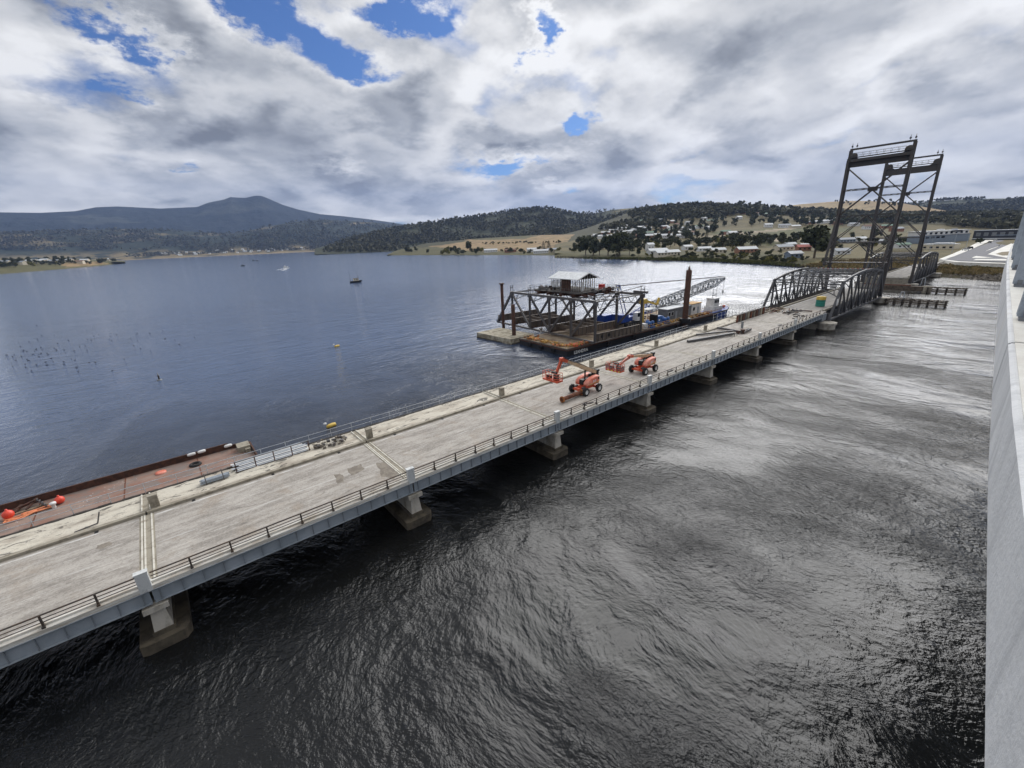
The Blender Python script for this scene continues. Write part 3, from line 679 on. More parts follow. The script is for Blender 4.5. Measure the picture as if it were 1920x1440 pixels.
# ------------------------------------------------------------------ riveted truss spans
def make_truss(root, Fr, n, Lp, Wd, heights, mat, end0=True, end1=True, top_brace=True, deep=.5, portal=True, floor=True):
    """Fr(l, w, z) -> world. Bottom nodes 0..n; heights[i] is the top node above bottom node i (None at an end post)."""
    side = {}
    for w in (0, Wd):
        sd = Vector(Fr(0, 1, 0))-Vector(Fr(0, 0, 0))
        bc = MB(); bc.beam(Fr(0, w, 0), Fr(n*Lp, w, 0), .42, .42, sd); bc.build('bottom_chord', mat, root)
        tops = [i for i in range(n+1) if heights[i] is not None]
        for a, b in zip(tops[:-1], tops[1:]):
            tc = MB(); tc.beam(Fr(a*Lp, w, heights[a]), Fr(b*Lp+(.15 if b > a else 0), w, heights[b]), .52, .46, sd); tc.build('top_chord', mat, root)
        if end0 and heights[0] is None: q = MB(); q.beam(Fr(0, w, 0), Fr(Lp, w, heights[1]), .55, .48, sd); q.build('end_post', mat, root)
        if end1 and heights[n] is None: q = MB(); q.beam(Fr(n*Lp, w, 0), Fr((n-1)*Lp, w, heights[n-1]), .55, .48, sd); q.build('end_post', mat, root)
        for i in tops:
            q = MB(); q.laced(Fr(i*Lp, w, .1), Fr(i*Lp, w, heights[i]-.1), deep*.82, .36, sd, .62, th=.13, bar=.09); q.build('truss_post', mat, root)
            gp = MB(); gp.beam(Fr(i*Lp-.55, w, heights[i]-.28), Fr(i*Lp+.55, w, heights[i]-.28), .56, .8, (0, 0, 1)); gp.build('gusset_plate', mat, root)
    return root
def flat_frame(x0, y0, z0): return lambda l, w, z: (x0+l, y0+w, z0+z)
def road_truss(name, label, x0, n, Lp, heights, deck_to):
    Y0, WD = 30.6, 15.6; root = thing(name, (x0, Y0, 2.1), label, 'truss bridge', 'steel truss spans of the old bridge'); Fr = flat_frame(x0, Y0, 2.1)
    make_truss(root, Fr, n, Lp, WD, heights, 'truss_steel')
    mid = n/2
    for w in (0, WD):
        for i in range(n):
            a, b = heights[i], heights[i+1]
            if a is None or b is None:                                     # hip panel: hanger brace
                continue
            dg = MB()
            if i+.5 < mid: dg.laced(Fr(i*Lp, w, a-.2), Fr((i+1)*Lp, w, .2), .34, .34, (0, 1, 0), .7, th=.11, bar=.08)
            else: dg.laced(Fr((i+1)*Lp, w, b-.2), Fr(i*Lp, w, .2), .34, .34, (0, 1, 0), .7, th=.11, bar=.08)
            dg.build('diagonal', 'truss_steel', root)
            sp = MB(); zc = (a+b)/4
            sp.laced(Fr((i+.5)*Lp, w, .2), Fr((i+.5)*Lp, w, zc), .3, .26, (0, 1, 0), .7, th=.1, bar=.07)
            q0 = (i*Lp, .2) if i+.5 < mid else ((i+1)*Lp, .2)
            sp.beam(Fr(q0[0], w, q0[1]), Fr((i+.5)*Lp, w, zc), .2, .2); sp.build('sub_post', 'truss_steel', root)
        pr = MB(); pr.beam(Fr(0, w+.35, 2.75), Fr(n*Lp, w+.35, 2.75), .06, .22); pr.beam(Fr(0, w+.35, 3.3), Fr(n*Lp, w+.35, 3.3), .06, .14); pr.build('side_rail', 'truss_steel', root)
    tops = [i for i in range(n+1) if heights[i] is not None]
    for i in tops:                                                         # sway frames with knee braces
        h = heights[i]; sw = MB(); d = 1.25
        sw.beam(Fr(i*Lp, 0, h-.1), Fr(i*Lp, WD, h-.1), .22, .2); sw.beam(Fr(i*Lp, 0, h-d), Fr(i*Lp, WD, h-d), .18, .16)
        for j in range(10):
            w0, w1 = WD*j/10, WD*(j+1)/10; za, zb = (h-.1, h-d) if j % 2 else (h-d, h-.1); sw.beam(Fr(i*Lp, w0, za), Fr(i*Lp, w1, zb), .1, .1)
        for e, s_ in ((0, 1), (WD, -1)):
            pts = [Fr(i*Lp, e+s_*(2.6-2.6*math.cos(t)), h-d-2.2+2.2*math.sin(t)) for t in (0, .4, .8, 1.2, 1.57)]; sw.path(pts, .09, 5)
        sw.build('sway_frame', 'truss_steel', root)
    for a, b in zip(tops[:-1], tops[1:]):
        lb = MB(); lb.beam(Fr(a*Lp, 0, heights[a]), Fr(b*Lp, WD, heights[b]), .16, .14); lb.beam(Fr(a*Lp, WD, heights[a]), Fr(b*Lp, 0, heights[b]), .16, .14); lb.build('lateral_brace', 'truss_steel', root)
    for e, i in ((0, 1), (n, n-1)):                                         # curved portals on the end posts
        h = heights[i]; po = MB(); l0, l1 = e*Lp, i*Lp; at_ = lambda w, t: Fr(l0+(l1-l0)*t, w, h*t)
        po.path([at_(WD*j/14, .60+.26*math.sin(math.pi*j/14)) for j in range(15)], .14, 6); po.beam(at_(0, .93), at_(WD, .93), .2, .3)
        for j in range(1, 14, 2): po.beam(at_(WD*j/14, .60+.26*math.sin(math.pi*j/14)), at_(WD*j/14, .93), .1, .1)
        po.build('portal', 'truss_steel', root)
    for i in range(n+1):
        fb = MB(); fb.box(Fr(i*Lp, WD/2, 1.0), (.3, WD-.3, 1.3)); fb.build('floor_beam', 'truss_steel', root)
    dk = MB(); L_ = n*Lp; dk.box(Fr(L_/2, 6.15, 1.95), (L_+.8, 8.9, .24)); dk.build('deck_slab', 'truss_deck', root)
    for y in (1.45, 10.85):
        kb = MB(); kb.box(Fr(L_/2, y, 2.16), (L_+.8, .42, .46)); kb.build('kerb', 'concrete_brown', root)
    ln = MB(); ln.box(Fr(L_/2, 10.1, 2.076), (L_, .14, .006)); ln.build('edge_line', 'white_paint', root)
    st = MB()
    for y in (12., 13.4, 14.6): st.box(Fr(L_/2, y, 1.5), (L_, .25, .5))
    for j in range(int(L_/1.6)): st.box(Fr(.8+1.6*j, 13.3, 1.82), (.24, 3.6, .12))
    st.build('stringer', 'timber_dark', root)
    return root
def tdeck_mat():
    t = NT('truss_deck'); st = t.noise(1.2, 5, .6, .1, t.mapped((.1, 1.6, 1))); g = t.noise(7, 4, .7)
    c = t.mix(t.ramp(st, .35, .68), (.24, .225, .205), (.40, .375, .34)); c = t.mix(t.ramp(g, .5, .8, 0, .3), c, (.13, .12, .11)); return t.out(c, .9, 0, t.bump(g, .3, .03))
M['truss_deck'] = tdeck_mat()
HT = [None, 8.5, 9.3, 9.75, 9.95, 9.75, 9.3, 8.5, None]
t1 = road_truss('truss_span', 'curved top steel truss span between the worn deck and the front lift tower', 130.0, 8, 6.4, HT, 41.5)
t2 = road_truss('truss_span', 'curved top steel truss span behind the rear lift tower by the shore', 229.6, 8, 6.4, HT, 41.5)
rs = MB()
for i in range(22): rs.box((166+.2*(i % 2), 32.2+.62*i, 11.5), (.12, .34, .5), mi=i % 2)
rs.build('marker_strip', ['red_mark', 'white_paint'], t1)
# big stepped piers under the truss ends
def truss_pier(x, label, yl=15.8):
    r = thing('bridge_pier', (x, 38.4, 0), label, 'pier', 'concrete piers under the truss spans')
    a = MB(); pr = [(1.95, -3), (1.9, 1.35), (2.15, 1.4), (2.15, 1.85), (0, 1.85)]
    a.lathe(pr, (x, 30.5, 0), 12, sm=False); a.lathe(pr, (x, 46.2, 0), 12, sm=False); a.build('pier_column', 'concrete_pier', r)
    w = MB(); w.box((x, 38.4, -.7), (2.2, 14, 4.2)); w.build('pier_wall', 'concrete_pier', r); 
    t = MB(); t.lathe([(2.02, -.3), (2.02, .35)], (x, 30.5, 0), 12, sm=False); t.build('tide_band', 'concrete_foot', r); return r
truss_pier(128.3, 'round ended concrete pier where the girder spans meet the truss'); truss_pier(182.0, 'concrete pier under the front lift tower')
truss_pier(228.2, 'concrete pier under the rear lift tower'); truss_pier(281.6, 'concrete pier at the shore end of the far truss')
b_ = MB(); b_.box((128, 38.2, 3.0), (3.2, 14.2, 1.6)); b_.build('end_diaphragm', 'girder_stiff', bridge)
b_ = MB(); b_.box((128, 36.35, 4.0), (4.0, 9.9, .36)); b_.build('deck_slab', 'deck', bridge)

# ------------------------------------------------------------------ lift towers
def lift_tower(x, s, label):
    """front legs at x; s = +1 when the raised rear legs stand on the +X side"""
    root = thing('lift_tower', (x, 38.4, 2), label, 'lift tower', 'pair of steel lift towers'); YA, YB = 31.0, 46.0; T = 'tower_steel'
    for y in (YA, YB):
        lg = MB(); lg.laced((x, y, 1.9), (x, y, 45.9), .95, .80, (0, 1, 0), 1.0, th=.22, bar=.16)
        lg.beam((x-s*.32, y, 1.9), (x-s*.32, y, 44.5), .1, .66, (0, 1, 0)); lg.build('tower_leg', T, root)
        rl = MB(); pts = [(x+s*1.15, y, 43.5), (x+s*1.35, y, 27), (x+s*6.4, y, 12.0)]
        for a, b in zip(pts[:-1], pts[1:]): rl.laced(a, b, .62, .60, (0, 1, 0), .9, th=.19, bar=.14)
        rl.build('rear_leg', T, root)
        lc = MB(); n = 34
        def rear(z): return x+s*(1.15+.2*(43.5-z)/16.5) if z > 27 else x+s*(1.35+5.05*(27-z)/15)
        for i in range(n):
            z0, z1 = 42.8-30*i/n, 42.8-30*(i+1)/n
            if i % 1 == 0 and z0 > 24: lc.beam((x, y, z0), (rear(z0), y, z0), .1, .1)
            if z0 <= 24 and i % 3 == 0: lc.beam((x, y, z0), (rear(z0), y, z0), .12, .12); lc.beam((x, y, z0), (rear(z0-2.4), y, z0-2.4), .1, .1)
        lc.build('leg_lacing', T, root)
        ld = MB()
        for dx in (.55, .95): ld.tube((x+s*dx, y+.45, 3), (x+s*dx, y+.45, 43), .03, 5)
        for i in range(64): ld.tube((x+s*.55, y+.45, 4+.6*i), (x+s*.95, y+.45, 4+.6*i), .02, 4)
        ld.build('ladder', T, root)
    for dx in (0., s*1.15):
        for z, w in ((34.4, .46), (26.7, .42), (18.7, .42)):
            st = MB(); xx = dx if z > 25 else dx*(1.0 if dx == 0 else 1+(27-z)/3.9)
            st.laced((x+xx, YA, z), (x+xx, YB, z), w, w, (1, 0, 0), .9, th=.1, bar=.07); st.build('strut', T, root)
        ym = (YA+YB)/2
        for (z0, z1) in ((41.0, 26.9),):
            for ya, yb in ((YA, YB), (YB, YA)):
                q = MB(); q.beam((x+dx, ya, z0), (x+dx, yb, z1), .26, .24); q.build('cross_brace', T, root)
        gp = MB(); gp.box((x+dx, ym, 34.2), (.1, 2.2, 1.2)); gp.build('gusset_plate', T, root)
        for z0, z1 in ((26.6, 18.8), (18.6, 11.5)):
            xa = dx if dx == 0 else rear(z0)-x; xb = dx if dx == 0 else rear(max(z1, 12))-x
            for yb in (YA, YB):
                q = MB(); q.beam((x+xa, ym, z0), (x+xb, yb, z1), .24, .24); q.build('cross_brace', T, root)
    hg = MB(); hg.box((x, 38.5, 42.1), (.34, 14.6, 1.9)); hg.box((x, 38.5, 43.1), (.6, 14.8, .12)); hg.box((x, 38.5, 41.1), (.6, 14.8, .12)); hg.build('head_girder', T, root)
    h2 = MB(); h2.box((x+s*1.15, 38.5, 42.9), (.3, 14.6, .8)); h2.build('rear_girder', T, root)
    wk = MB(); wk.box((x+s*.5, 38.5, 43.75), (1.6, 13.6, .14)); wk.build('walkway', T, root)
    for xx in (x-s*.25, x+s*1.25):
        hr = MB()
        for z in (44.35, 44.95): hr.tube((xx, 32.6, z), (xx, 44.4, z), .035, 5)
        for i in range(8): hr.tube((xx, 32.6+11.8*i/7, 43.8), (xx, 32.6+11.8*i/7, 44.95), .035, 5)
        hr.build('handrail', 'rail_dark', root)
    tb = MB(); tb.box((x, 38.5, 46.15), (.4, 15.6, .5)); tb.build('top_beam', T, root)
    for y, e in ((YA, 1), (YB, -1)):
        hs = MB(); hs.prism([(0, 0), (2.6, 0), (1.5, .55), (1.1, 1.5), (.5, 1.9), (0, 1.6)], (x-.5, y+e*.1, 43.2), (0, e, 0), (0, 0, 1), (1.6, 0, 0)); hs.build('sheave_housing', T, root)
        sv = MB(); sv.lathe([(.25, -.14), (.95, -.14), (1.02, 0), (.95, .14), (.25, .14)], (x+s*.4, y+e*1.0, 44.1), 18, axis=(1, 0, 0)); sv.build('sheave', T, root)
        for dx in (0,):
            for q in (.1, 1.3):
                lm = MB(); lm.lathe([(.05, 0), (.05, .35), (.22, .38), (.26, .75), (.10, .85), (.03, 1.5), (0, 1.5)], (x, y+e*q, 46.4), 8); lm.build('mast_light', T, root)
    # landing platform at the truss top
    pf = MB(); px_ = x+s*5.2; pf.box((px_, 38.4, 12.75), (2.6, 16.2, .22)); pf.build('platform', T, root)
    for xx in (px_-1.25, px_+1.25):
        hr = MB()
        for z in (13.5, 14.0): hr.tube((xx, 30.4, z), (xx, 46.4, z), .04, 5)
        for i in range(17): hr.tube((xx, 30.4+i, 12.8), (xx, 30.4+i, 14.0), .035, 5)
        hr.build('handrail', 'rail_dark', root)
    return root
lift_tower(182.0, -1, 'nearer tall steel lift tower above the first truss span'); lift_tower(228.2, 1, 'farther tall steel lift tower above the far truss span')
# end wall of the far deck facing the opening
ew = thing('abutment_wall', (227.4, 38, 0), 'dark concrete end wall below the far truss deck at the opening', 'wall')
q = MB(); q.box((227.2, 38.4, 2.7), (.7, 13.6, 2.5)); q.build('wall_face', 'concrete_brown', ew); q = MB(); q.box((227.2, 38.4, 4.05), (1.0, 13.9, .2)); q.build('wall_cap', 'concrete_pale', ew)
# timber fenders guiding boats through the opening
def fender(x, ya, yb, zt, label, cage):
    r = thing('timber_fender', (x, (ya+yb)/2, 0), label, 'fender', 'timber fenders beside the lift opening')
    n = int((yb-ya)/1.9)
    for sx in (-1.2, 1.2):
        for i in range(n+1):
            p = MB(); y = ya+(yb-ya)*i/n; p.tube((x+sx, y, -3), (x+sx, y, zt+.1), .19, 7); p.build('fender_pile', 'timber_dark', r)
        for z in ((.5, 1.15, zt-.1) if cage else (.9, zt-.1)):
            w = MB(); w.beam((x+sx*1.18, ya-.4, z), (x+sx*1.18, yb+.4, z), .2, .26); w.build('waler', 'timber', r)
    tp = MB()
    for i in range(n): tp.box((x, ya+(yb-ya)*(i+.5)/n, zt+.06), (2.9, .28, .16))
    tp.build('cap_timber', 'timber', r); return r
fender(181.5, 15.6, 29.0, 1.75, 'lower timber fender pointing downstream from the front tower pier', True)
fender(217.0, 14.8, 24.2, 2.0, 'square ended timber fender standing out from the rear tower pier', True)
q = thing('fender_wall', (217.3, 34, 0), 'long weathered timber fender wall along the rear pier', 'fender'); 
a = MB(); a.box((217.3, 32.2, 1.3), (1.8, 15.4, 1.6)); a.build('wall_face', 'timber', q)
a = MB(); a.box((217.0, 36.0, 2.35), (.5, 14, .35)); a.build('cap_rail', 'rust', q); a = MB(); a.lathe([(1.3, -2), (1.3, 2.3), (0, 2.4)], (217.3, 24.6, 0), 12); a.build('end_dolphin', 'concrete_brown', q)
for x, y, z in ((184.0, 26.0, 1.9), (230.2, 27.6, 2.2)):
    q = thing('fender_stand', (x, y, z), 'small A shaped pale steel frame on the ' + ('front' if x < 200 else 'rear') + ' pier fender', 'frame'); a = MB()
    for e in (-.6, .6):
        a.tube((x-.5, y+e, z-1), (x-.15, y+e*.6, z+1.7), .09, 6); a.tube((x+.5, y+e, z-1), (x+.15, y+e*.6, z+1.7), .09, 6)
    a.tube((x, y-.45, z+1.7), (x, y+.45, z+1.7), .1, 6); a.build('frame_bars', 'alu', q)
# approach from the far truss to the shore
ap = thing('shore_viaduct', (300, 37, 0), 'short concrete approach span joining the far truss to the shore road', 'bridge')
a = MB(); a.box((301, 36.6, 4.0), (38, 9.6, .5)); a.build('deck_slab', 'truss_deck', ap); a = MB(); a.box((301, 31.9, 3.4), (38, .3, 1.3)); a.build('fascia_girder', 'timber', ap)
for x in (290, 303): a = MB(); a.box((x, 36.6, 1.2), (1.2, 9, 5)); a.build('pier', 'concrete_pier', ap)
a = MB()
for z in (4.8, 5.2): a.beam((282.5, 31.9, z), (320, 31.9, z), .1, .12)
for i in range(16): a.box((283+2.4*i, 31.9, 4.7), (.12, .12, 1.1))
a.build('railing', 'rail_dark', ap)

# worn repair patches on the near spans
def patch(pts, mat, seed):
    g = random.Random(seed); P = [atz(x, y, 4.2) for x, y in pts]; c = sum(P)/len(P); out = []
    for i in range(len(P)):
        a, b2 = P[i], P[(i+1) % len(P)]
        for k in range(4): q = a+(b2-a)*k/4; out.append((q[0]+g.uniform(-.12, .12), q[1]+g.uniform(-.12, .12)))
    m = MB(); m.prism(out, (0, 0, 4.19), (1, 0, 0), (0, 1, 0), (0, 0, .016)); m.build('deck_patch', mat, bridge)
M['patch_dark'] = pbr('patch_dark', (116, 108, 98), .9, 0., (140, 132, 120), 2., .4, .6); M['patch_brown'] = pbr('patch_brown', (142, 122, 100), .95, 0., (112, 94, 76), 1.6, .4, .6)
patch([(628, 890), (640, 888), (646, 903), (634, 906)], 'patch_dark', 1); patch([(650, 880), (676, 870), (682, 880), (660, 892)], 'patch_dark', 2)
patch([(706, 868), (722, 866), (745, 888), (738, 898), (716, 894)], 'patch_dark', 3)
patch([(180, 1024), (206, 1016), (212, 1020), (186, 1030)], 'patch_dark', 6)
# ------------------------------------------------------------------ new bridge the picture is taken from
def parapet_mat():
    t = NT('fresh_concrete'); a = t.noise(.9, 5, .6, .2); g = t.noise(26, 4, .7); v = t.noise(2.2, 5, .6, .3, t.mapped((1, 1, .14), .0)); st = t.noise(1.1, 5, .65, .3, t.mapped((1.3, 1, .10), 0, (9, 0, 0)))
    c = t.mix(t.ramp(a, .36, .66), (.54, .55, .555), (.60, .61, .615)); c = t.mix(t.ramp(v, .47, .62, 0, .8), c, (.40, .41, .42)); c = t.mix(t.ramp(st, .60, .70, 0, .6), c, (.38, .34, .27)); c = t.mix(t.ramp(g, .42, .72, 0, .5), c, (.45, .46, .47))
    return t.out(c, .8, 0, t.bump(g, .35, .012))
M['fresh_concrete'] = parapet_mat()
def cap_mat():
    t = NT('parapet_top'); a = t.noise(1.6, 5, .6, .4); g = t.noise(18, 4, .7); b = t.noise(3.5, 4, .7, .6)
    c = t.mix(t.ramp(a, .36, .64), (.56, .54, .49), (.66, .65, .60)); c = t.mix(t.ramp(b, .66, .72, 0, .8), c, (.28, .26, .23)); c = t.mix(t.ramp(g, .5, .8, 0, .3), c, (.40, .38, .34)); return t.out(c, .85, 0, t.bump(g, .4, .02))
M['parapet_top'] = cap_mat()
PX = [-14, -5, 7.26, 11.4, 15.5, 22, 30, 39, 48, 60, 70, 85, 110, 150, 200, 300]; PY = [-2.4, -1.4, -.39, -.13, .08, .42, .82, 1.24, 1.60, 2.0, 2.2, 2.15, 1.4, -1.5, -7, -22]
PX = [4.334+(x-4.334)*.5 for x in PX]+[220, 330]; PY = [y*.5 for y in PY]+[-26, -60]
from_x = lambda x: float(np.interp(x, PX, PY))
def smooth_y(x): return sum(from_x(x+d)*w for d, w in ((-2, .2), (-1, .2), (0, .2), (1, .2), (2, .2)))
nb = thing('road_viaduct', (15, -8, 20), 'new pale concrete viaduct with smooth parapet at the right edge', 'bridge')
ZT, ZB = 22.65, 22.20
def ribbon(mb, xs, offs, mi=0):
    """sweep the (y offset, z) outline along the parapet line"""
    n = len(offs); vs = [(x, smooth_y(x)+o, z) for x in xs for o, z in offs]; k = len(xs)
    mb.add(vs, [(i*n+j, i*n+(j+1) % n, (i+1)*n+(j+1) % n, (i+1)*n+j) for i in range(k-1) for j in range(n)] + [tuple(range(n)), tuple((k-1)*n+j for j in range(n-1, -1, -1))], mi)
joints = [-8.6, -2.4, 3.75, 9.92, 16.1, 22.3, 28.5, 34.7, 41, 47, 55, 75, 110, 152, 220, 320]
for a, b in zip(joints[:-1], joints[1:]):
    xs = np.linspace(a+.022, b-.022, max(4, int((b-a)/2))); mb = MB(); ribbon(mb, xs, [(0, ZB), (0, ZT-.02), (-.02, ZT-.006), (-.62, ZT-.006), (-.62, ZB)]); mb.build('parapet_panel', 'fresh_concrete', nb)
    mb = MB(); ribbon(mb, xs, [(-.035, ZT-.02), (-.035, ZT+.002), (-.60, ZT+.002), (-.60, ZT-.02)]); mb.build('parapet_cap', 'parapet_top', nb)
mb = MB(); xs = np.concatenate([np.linspace(-60, 100, 40), np.linspace(110, 320, 20)])
ribbon(mb, xs, [(-.3, ZB+.1), (-.08, ZB-.02), (-.08, ZB-.35), (-3.6, ZB-.75), (-4.6, ZB-3.2), (-11.4, ZB-3.2), (-12.4, ZB-.75), (-16, ZB-.35), (-16, ZB-.02), (-15.7, ZB+.1)]); mb.build('box_girder', 'fresh_concrete', nb)
mb = MB(); ribbon(mb, xs, [(-15.6, ZB+.104), (-.64, ZB+.104), (-.64, ZB+.12), (-15.6, ZB+.12)]); mb.build('road_surface', 'grey_paint', nb)
mb = MB(); ribbon(mb, xs, [(-15.5, ZB), (-15.5, ZT), (-16.0, ZT), (-16.0, ZB)]); mb.build('far_parapet', 'fresh_concrete', nb)
for x in (-30, 15, 60, 105, 150):
    mb = MB(); mb.box((x, smooth_y(x)-8, 7), (2.6, 6, 21)); mb.build('pier', 'fresh_concrete', nb)
# screen posts standing on the parapet
def fence_post():
    mb = MB(); mb.box((0, 0, .02), (.26, .30, .04), mi=1)
    out = [(.17, .04), (.17, 1.42), (.15, 1.46), (.09, 1.50), (.09, 1.62), (.075, 1.70), (.055, 1.9), (.0, 2.12), (-.10, 2.36), (-.26, 2.6), (-.44, 2.78), (-.52, 2.70), (-.36, 2.44), (-.24, 2.1), (-.17, 1.6), (-.15, .04)]
    for dx in (-.085, .085): mb.prism(out, (dx-.006, 0, 0), (0, 1, 0), (0, 0, 1), (.012, 0, 0))
    mb.prism([(.168, .04), (.168, 1.42), (.156, 1.42), (.156, .04)], (-.085, 0, 0), (0, 1, 0), (0, 0, 1), (.17, 0, 0))
    mb.box((0, .0, 1.46), (.16, .26, .02)); mb.box((-.10, .10, .07), (.05, .05, .07), mi=1); mb.box((.10, .10, .07), (.05, .05, .07), mi=1)
    return mb.mesh('fence_post', ['galv', 'grey_paint'])
fpm = fence_post()
for i in range(24):
    x = 11.28+3.52*i
    o = inst('fence_post', fpm, nb, (x, smooth_y(x)-.22, ZT+.002), 0.05)
# ------------------------------------------------------------------ boom lifts on the deck
def hood(side):
    """one rounded engine cover of the turntable"""
    b = bmesh.new(); out = [(.86, 1.16), (.96, 1.36), (.86, 1.62), (.50, 1.88), (.0, 2.06), (-.7, 2.16), (-1.4, 2.18), (-1.58, 2.08), (-1.64, 1.52), (-1.45, 1.22), (-1.1, 1.12)]
    y0, y1 = (.34, 1.08) if side > 0 else (-1.08, -.34)
    A = [b.verts.new((x, y0, z)) for x, z in out]; B = [b.verts.new((x, y1, z)) for x, z in out]; n = len(out)
    b.faces.new(A[::-1] if side > 0 else A[::-1]); b.faces.new(B)
    for i in range(n): b.faces.new((A[i], A[(i+1) % n], B[(i+1) % n], B[i]))
    bmesh.ops.recalc_face_normals(b, faces=b.faces)
    ed = [e for e in b.edges if abs(e.verts[0].co.y-e.verts[1].co.y) < 1e-6]
    bmesh.ops.bevel(b, geom=ed, offset=.17, segments=3, affect='EDGES', profile=.5)
    me = bpy.data.meshes.new('hood'); b.to_mesh(me); b.free(); me.materials.append(M['orange_fade']); me.polygons.foreach_set('use_smooth', [True]*len(me.polygons)); return me
def hook(o, root): o.parent = root; KIDS.setdefault(root.name, []).append(o); return o
_tx = {}
def text(name, s, size, mat, loc, rot, parent=None, ext=.004):
    """flat cut lettering"""
    k = (s, size, mat)
    if k not in _tx:
        c = bpy.data.curves.new(name, 'FONT'); c.body = s; c.size = size; c.extrude = ext; c.align_x = 'CENTER'; c.align_y = 'CENTER'; c.offset = size*.025
        o = bpy.data.objects.new(name, c); COL.objects.link(o); dg = bpy.context.evaluated_depsgraph_get(); me = bpy.data.meshes.new_from_object(o.evaluated_get(dg)); bpy.data.objects.remove(o); me.materials.clear(); me.materials.append(M[mat]); _tx[k] = me
    o = bpy.data.objects.new(name, _tx[k]); COL.objects.link(o); o.location = loc; o.rotation_euler = rot
    if parent is not None: o.parent = parent
    return o
def boom_lift(P, rz, label, root_z, knee, elbow, bsk, striped, jibmat):
    t = thing('boom_lift', P, label, 'boom lift', 'two boom lifts parked on the bridge deck', rz)
    def b(name, mb, mats, par=None):
        o = bpy.data.objects.new(name, mb.mesh(name, mats) if isinstance(mb, MB) else mb); COL.objects.link(o); o.parent = par or t; return o
    c = MB(); c.box((0, 0, .72), (2.3, .95, .40)); c.box((1.25, 0, .62), (.5, 1.5, .3)); c.box((-1.25, 0, .62), (.5, 1.5, .3)); c.box((.72, 0, .95), (.8, .8, .1)); c.box((1.62, 0, .72), (.25, .9, .34))
    for x in (-1.3, 1.3): c.tube((x, -1.05, .52), (x, 1.05, .52), .13, 8)
    b('chassis', c, 'orange')
    for x in (-1.3, 1.3):
        for y in (-1.18, 1.18):
            s = 1 if y > 0 else -1; w = MB(); w.lathe([(.30, -.19), (.47, -.20), (.52, -.12), (.52, .12), (.47, .20), (.30, .19)], (x, y, .52), 18, axis=(0, 1, 0))
            for i in range(16):
                a = 2*math.pi*i/16; w.box((x+.53*math.cos(a), y+(.07 if i % 2 else -.07), .52+.53*math.sin(a)), (.06, .22, .06))
            wo = b('wheel', w, 'rubber'); r = MB(); r.lathe([(0, .12), (.11, .12), (.12, .07), (.24, .05), (.30, .15), (.31, .15)], (x, y, .52), 16, axis=(0, s, 0)); b('rim', r, 'white', wo)
    tt = MB(); tt.lathe([(.62, .92), (.62, 1.10), (0, 1.10)], (0, 0, 0), 16); tt.box((-.3, 0, 1.16), (2.4, 2.0, .12)); b('turntable', tt, 'orange')
    for s in (1, -1):
        h = b('hood', hood(s), None)
        vt = MB(); vt.box((-1.30, s*1.085, 1.82), (.30, .02, .28)); b('vent', vt, 'black', h)
        sp = MB(); sp.prism([(-1.58, 1.36), (.6, 1.24), (.6, 1.29), (-1.58, 1.43)], (0, s*1.08, 0), (1, 0, 0), (0, 0, 1), (0, s*.012, 0)); b('stripe', sp, 'yellow', h)
        sm = MB(); sm.prism([(-1.6, 1.28), (.84, 1.2), (.84, 1.23), (-1.6, 1.31)], (0, s*1.083, 0), (1, 0, 0), (0, 0, 1), (0, s*.006, 0)); sm.box((-.95, s*1.084, 1.72), (.02, .012, .7)); sm.box((.42, s*1.084, 1.5), (.02, .012, .5)); b('panel_seam', sm, 'dark_steel', h)
        text('lettering', 'JLG', .42, 'white', (-.5, s*1.095, 1.62), (math.pi/2, 0, math.pi if s > 0 else 0), h)
    ch = MB(); ch.box((-.35, 0, 1.5), (2.5, .62, .7)); ch.box((-1.2, 0, 2.0), (.8, .5, .5)); b('channel', ch, 'black')
    rz_ = root_z; root = V(-2.15, 0, rz_+.0); kn = V(*knee); el = V(*elbow)
    ax = (kn-root).normalized()
    m1 = MB(); m1.beam(root-ax*.2, root+(kn-root)*.62, .40, .44, (0, 0, 1)); m1.beam(root+ax*.3+V(0, 0, -.26), root+(kn-root)*.5+V(0, 0, -.26), .12, .10)
    bo = b('main_boom', m1, 'tan')
    m2 = MB(); m2.beam(root+(kn-root)*.6, root+(kn-root)*.9, .30, .34); b('boom_extension', m2, 'tan', bo)
    m3 = MB(); m3.beam(root+(kn-root)*.86, kn, .34, .38); m3.box(kn, (.5, .42, .46)); b('boom_head', m3, 'orange', bo)
    pv = MB(); pv.box((-2.1, 0, rz_-.3), (.42, .56, 1.0)); pv.box((-2.25, 0, rz_+.28), (.5, .5, .28)); b('pivot', pv, 'black')
    cy = MB(); cy.tube((.2, 0, 1.3), root+(kn-root)*.34, .10, 8); b('lift_cylinder', cy, 'black')
    j = MB(); j.beam(kn, el, .26, .28); j.beam(kn+V(-.1, 0, -.3), el+V(-.25, 0, .1), .1, .1); j.tube(kn+V(0, -.24, 0), kn+V(0, .24, 0), .2, 10); b('jib', j, jibmat)
    hs = MB()
    for e in (-.16, .16): hs.path([root+V(.3, e, .25), root+(kn-root)*.35+V(0, e, .29), root+(kn-root)*.6+V(0, e, .34), root+(kn-root)*.82+V(0, e, .25), kn+V(-.2, e, .3), kn+V(.15, e, .05), el+V(-.1, e*.6, .2)], .035, 5)
    b('hydraulic_hose', hs, 'black', bo)
    kit = MB(); kit.box((1.15, .62, .9), (.5, .3, .28)); kit.box((1.15, -.62, .9), (.5, .3, .28)); kit.tube((1.2, -.9, .62), (1.2, .9, .62), .06, 6); kit.tube((.5, .3, .98), (1.1, .55, .8), .05, 6); b('steering_gear', kit, 'dark_steel')
    x0, y0, z0 = bsk; Lx, Ly, H = .95, 2.45, 1.12
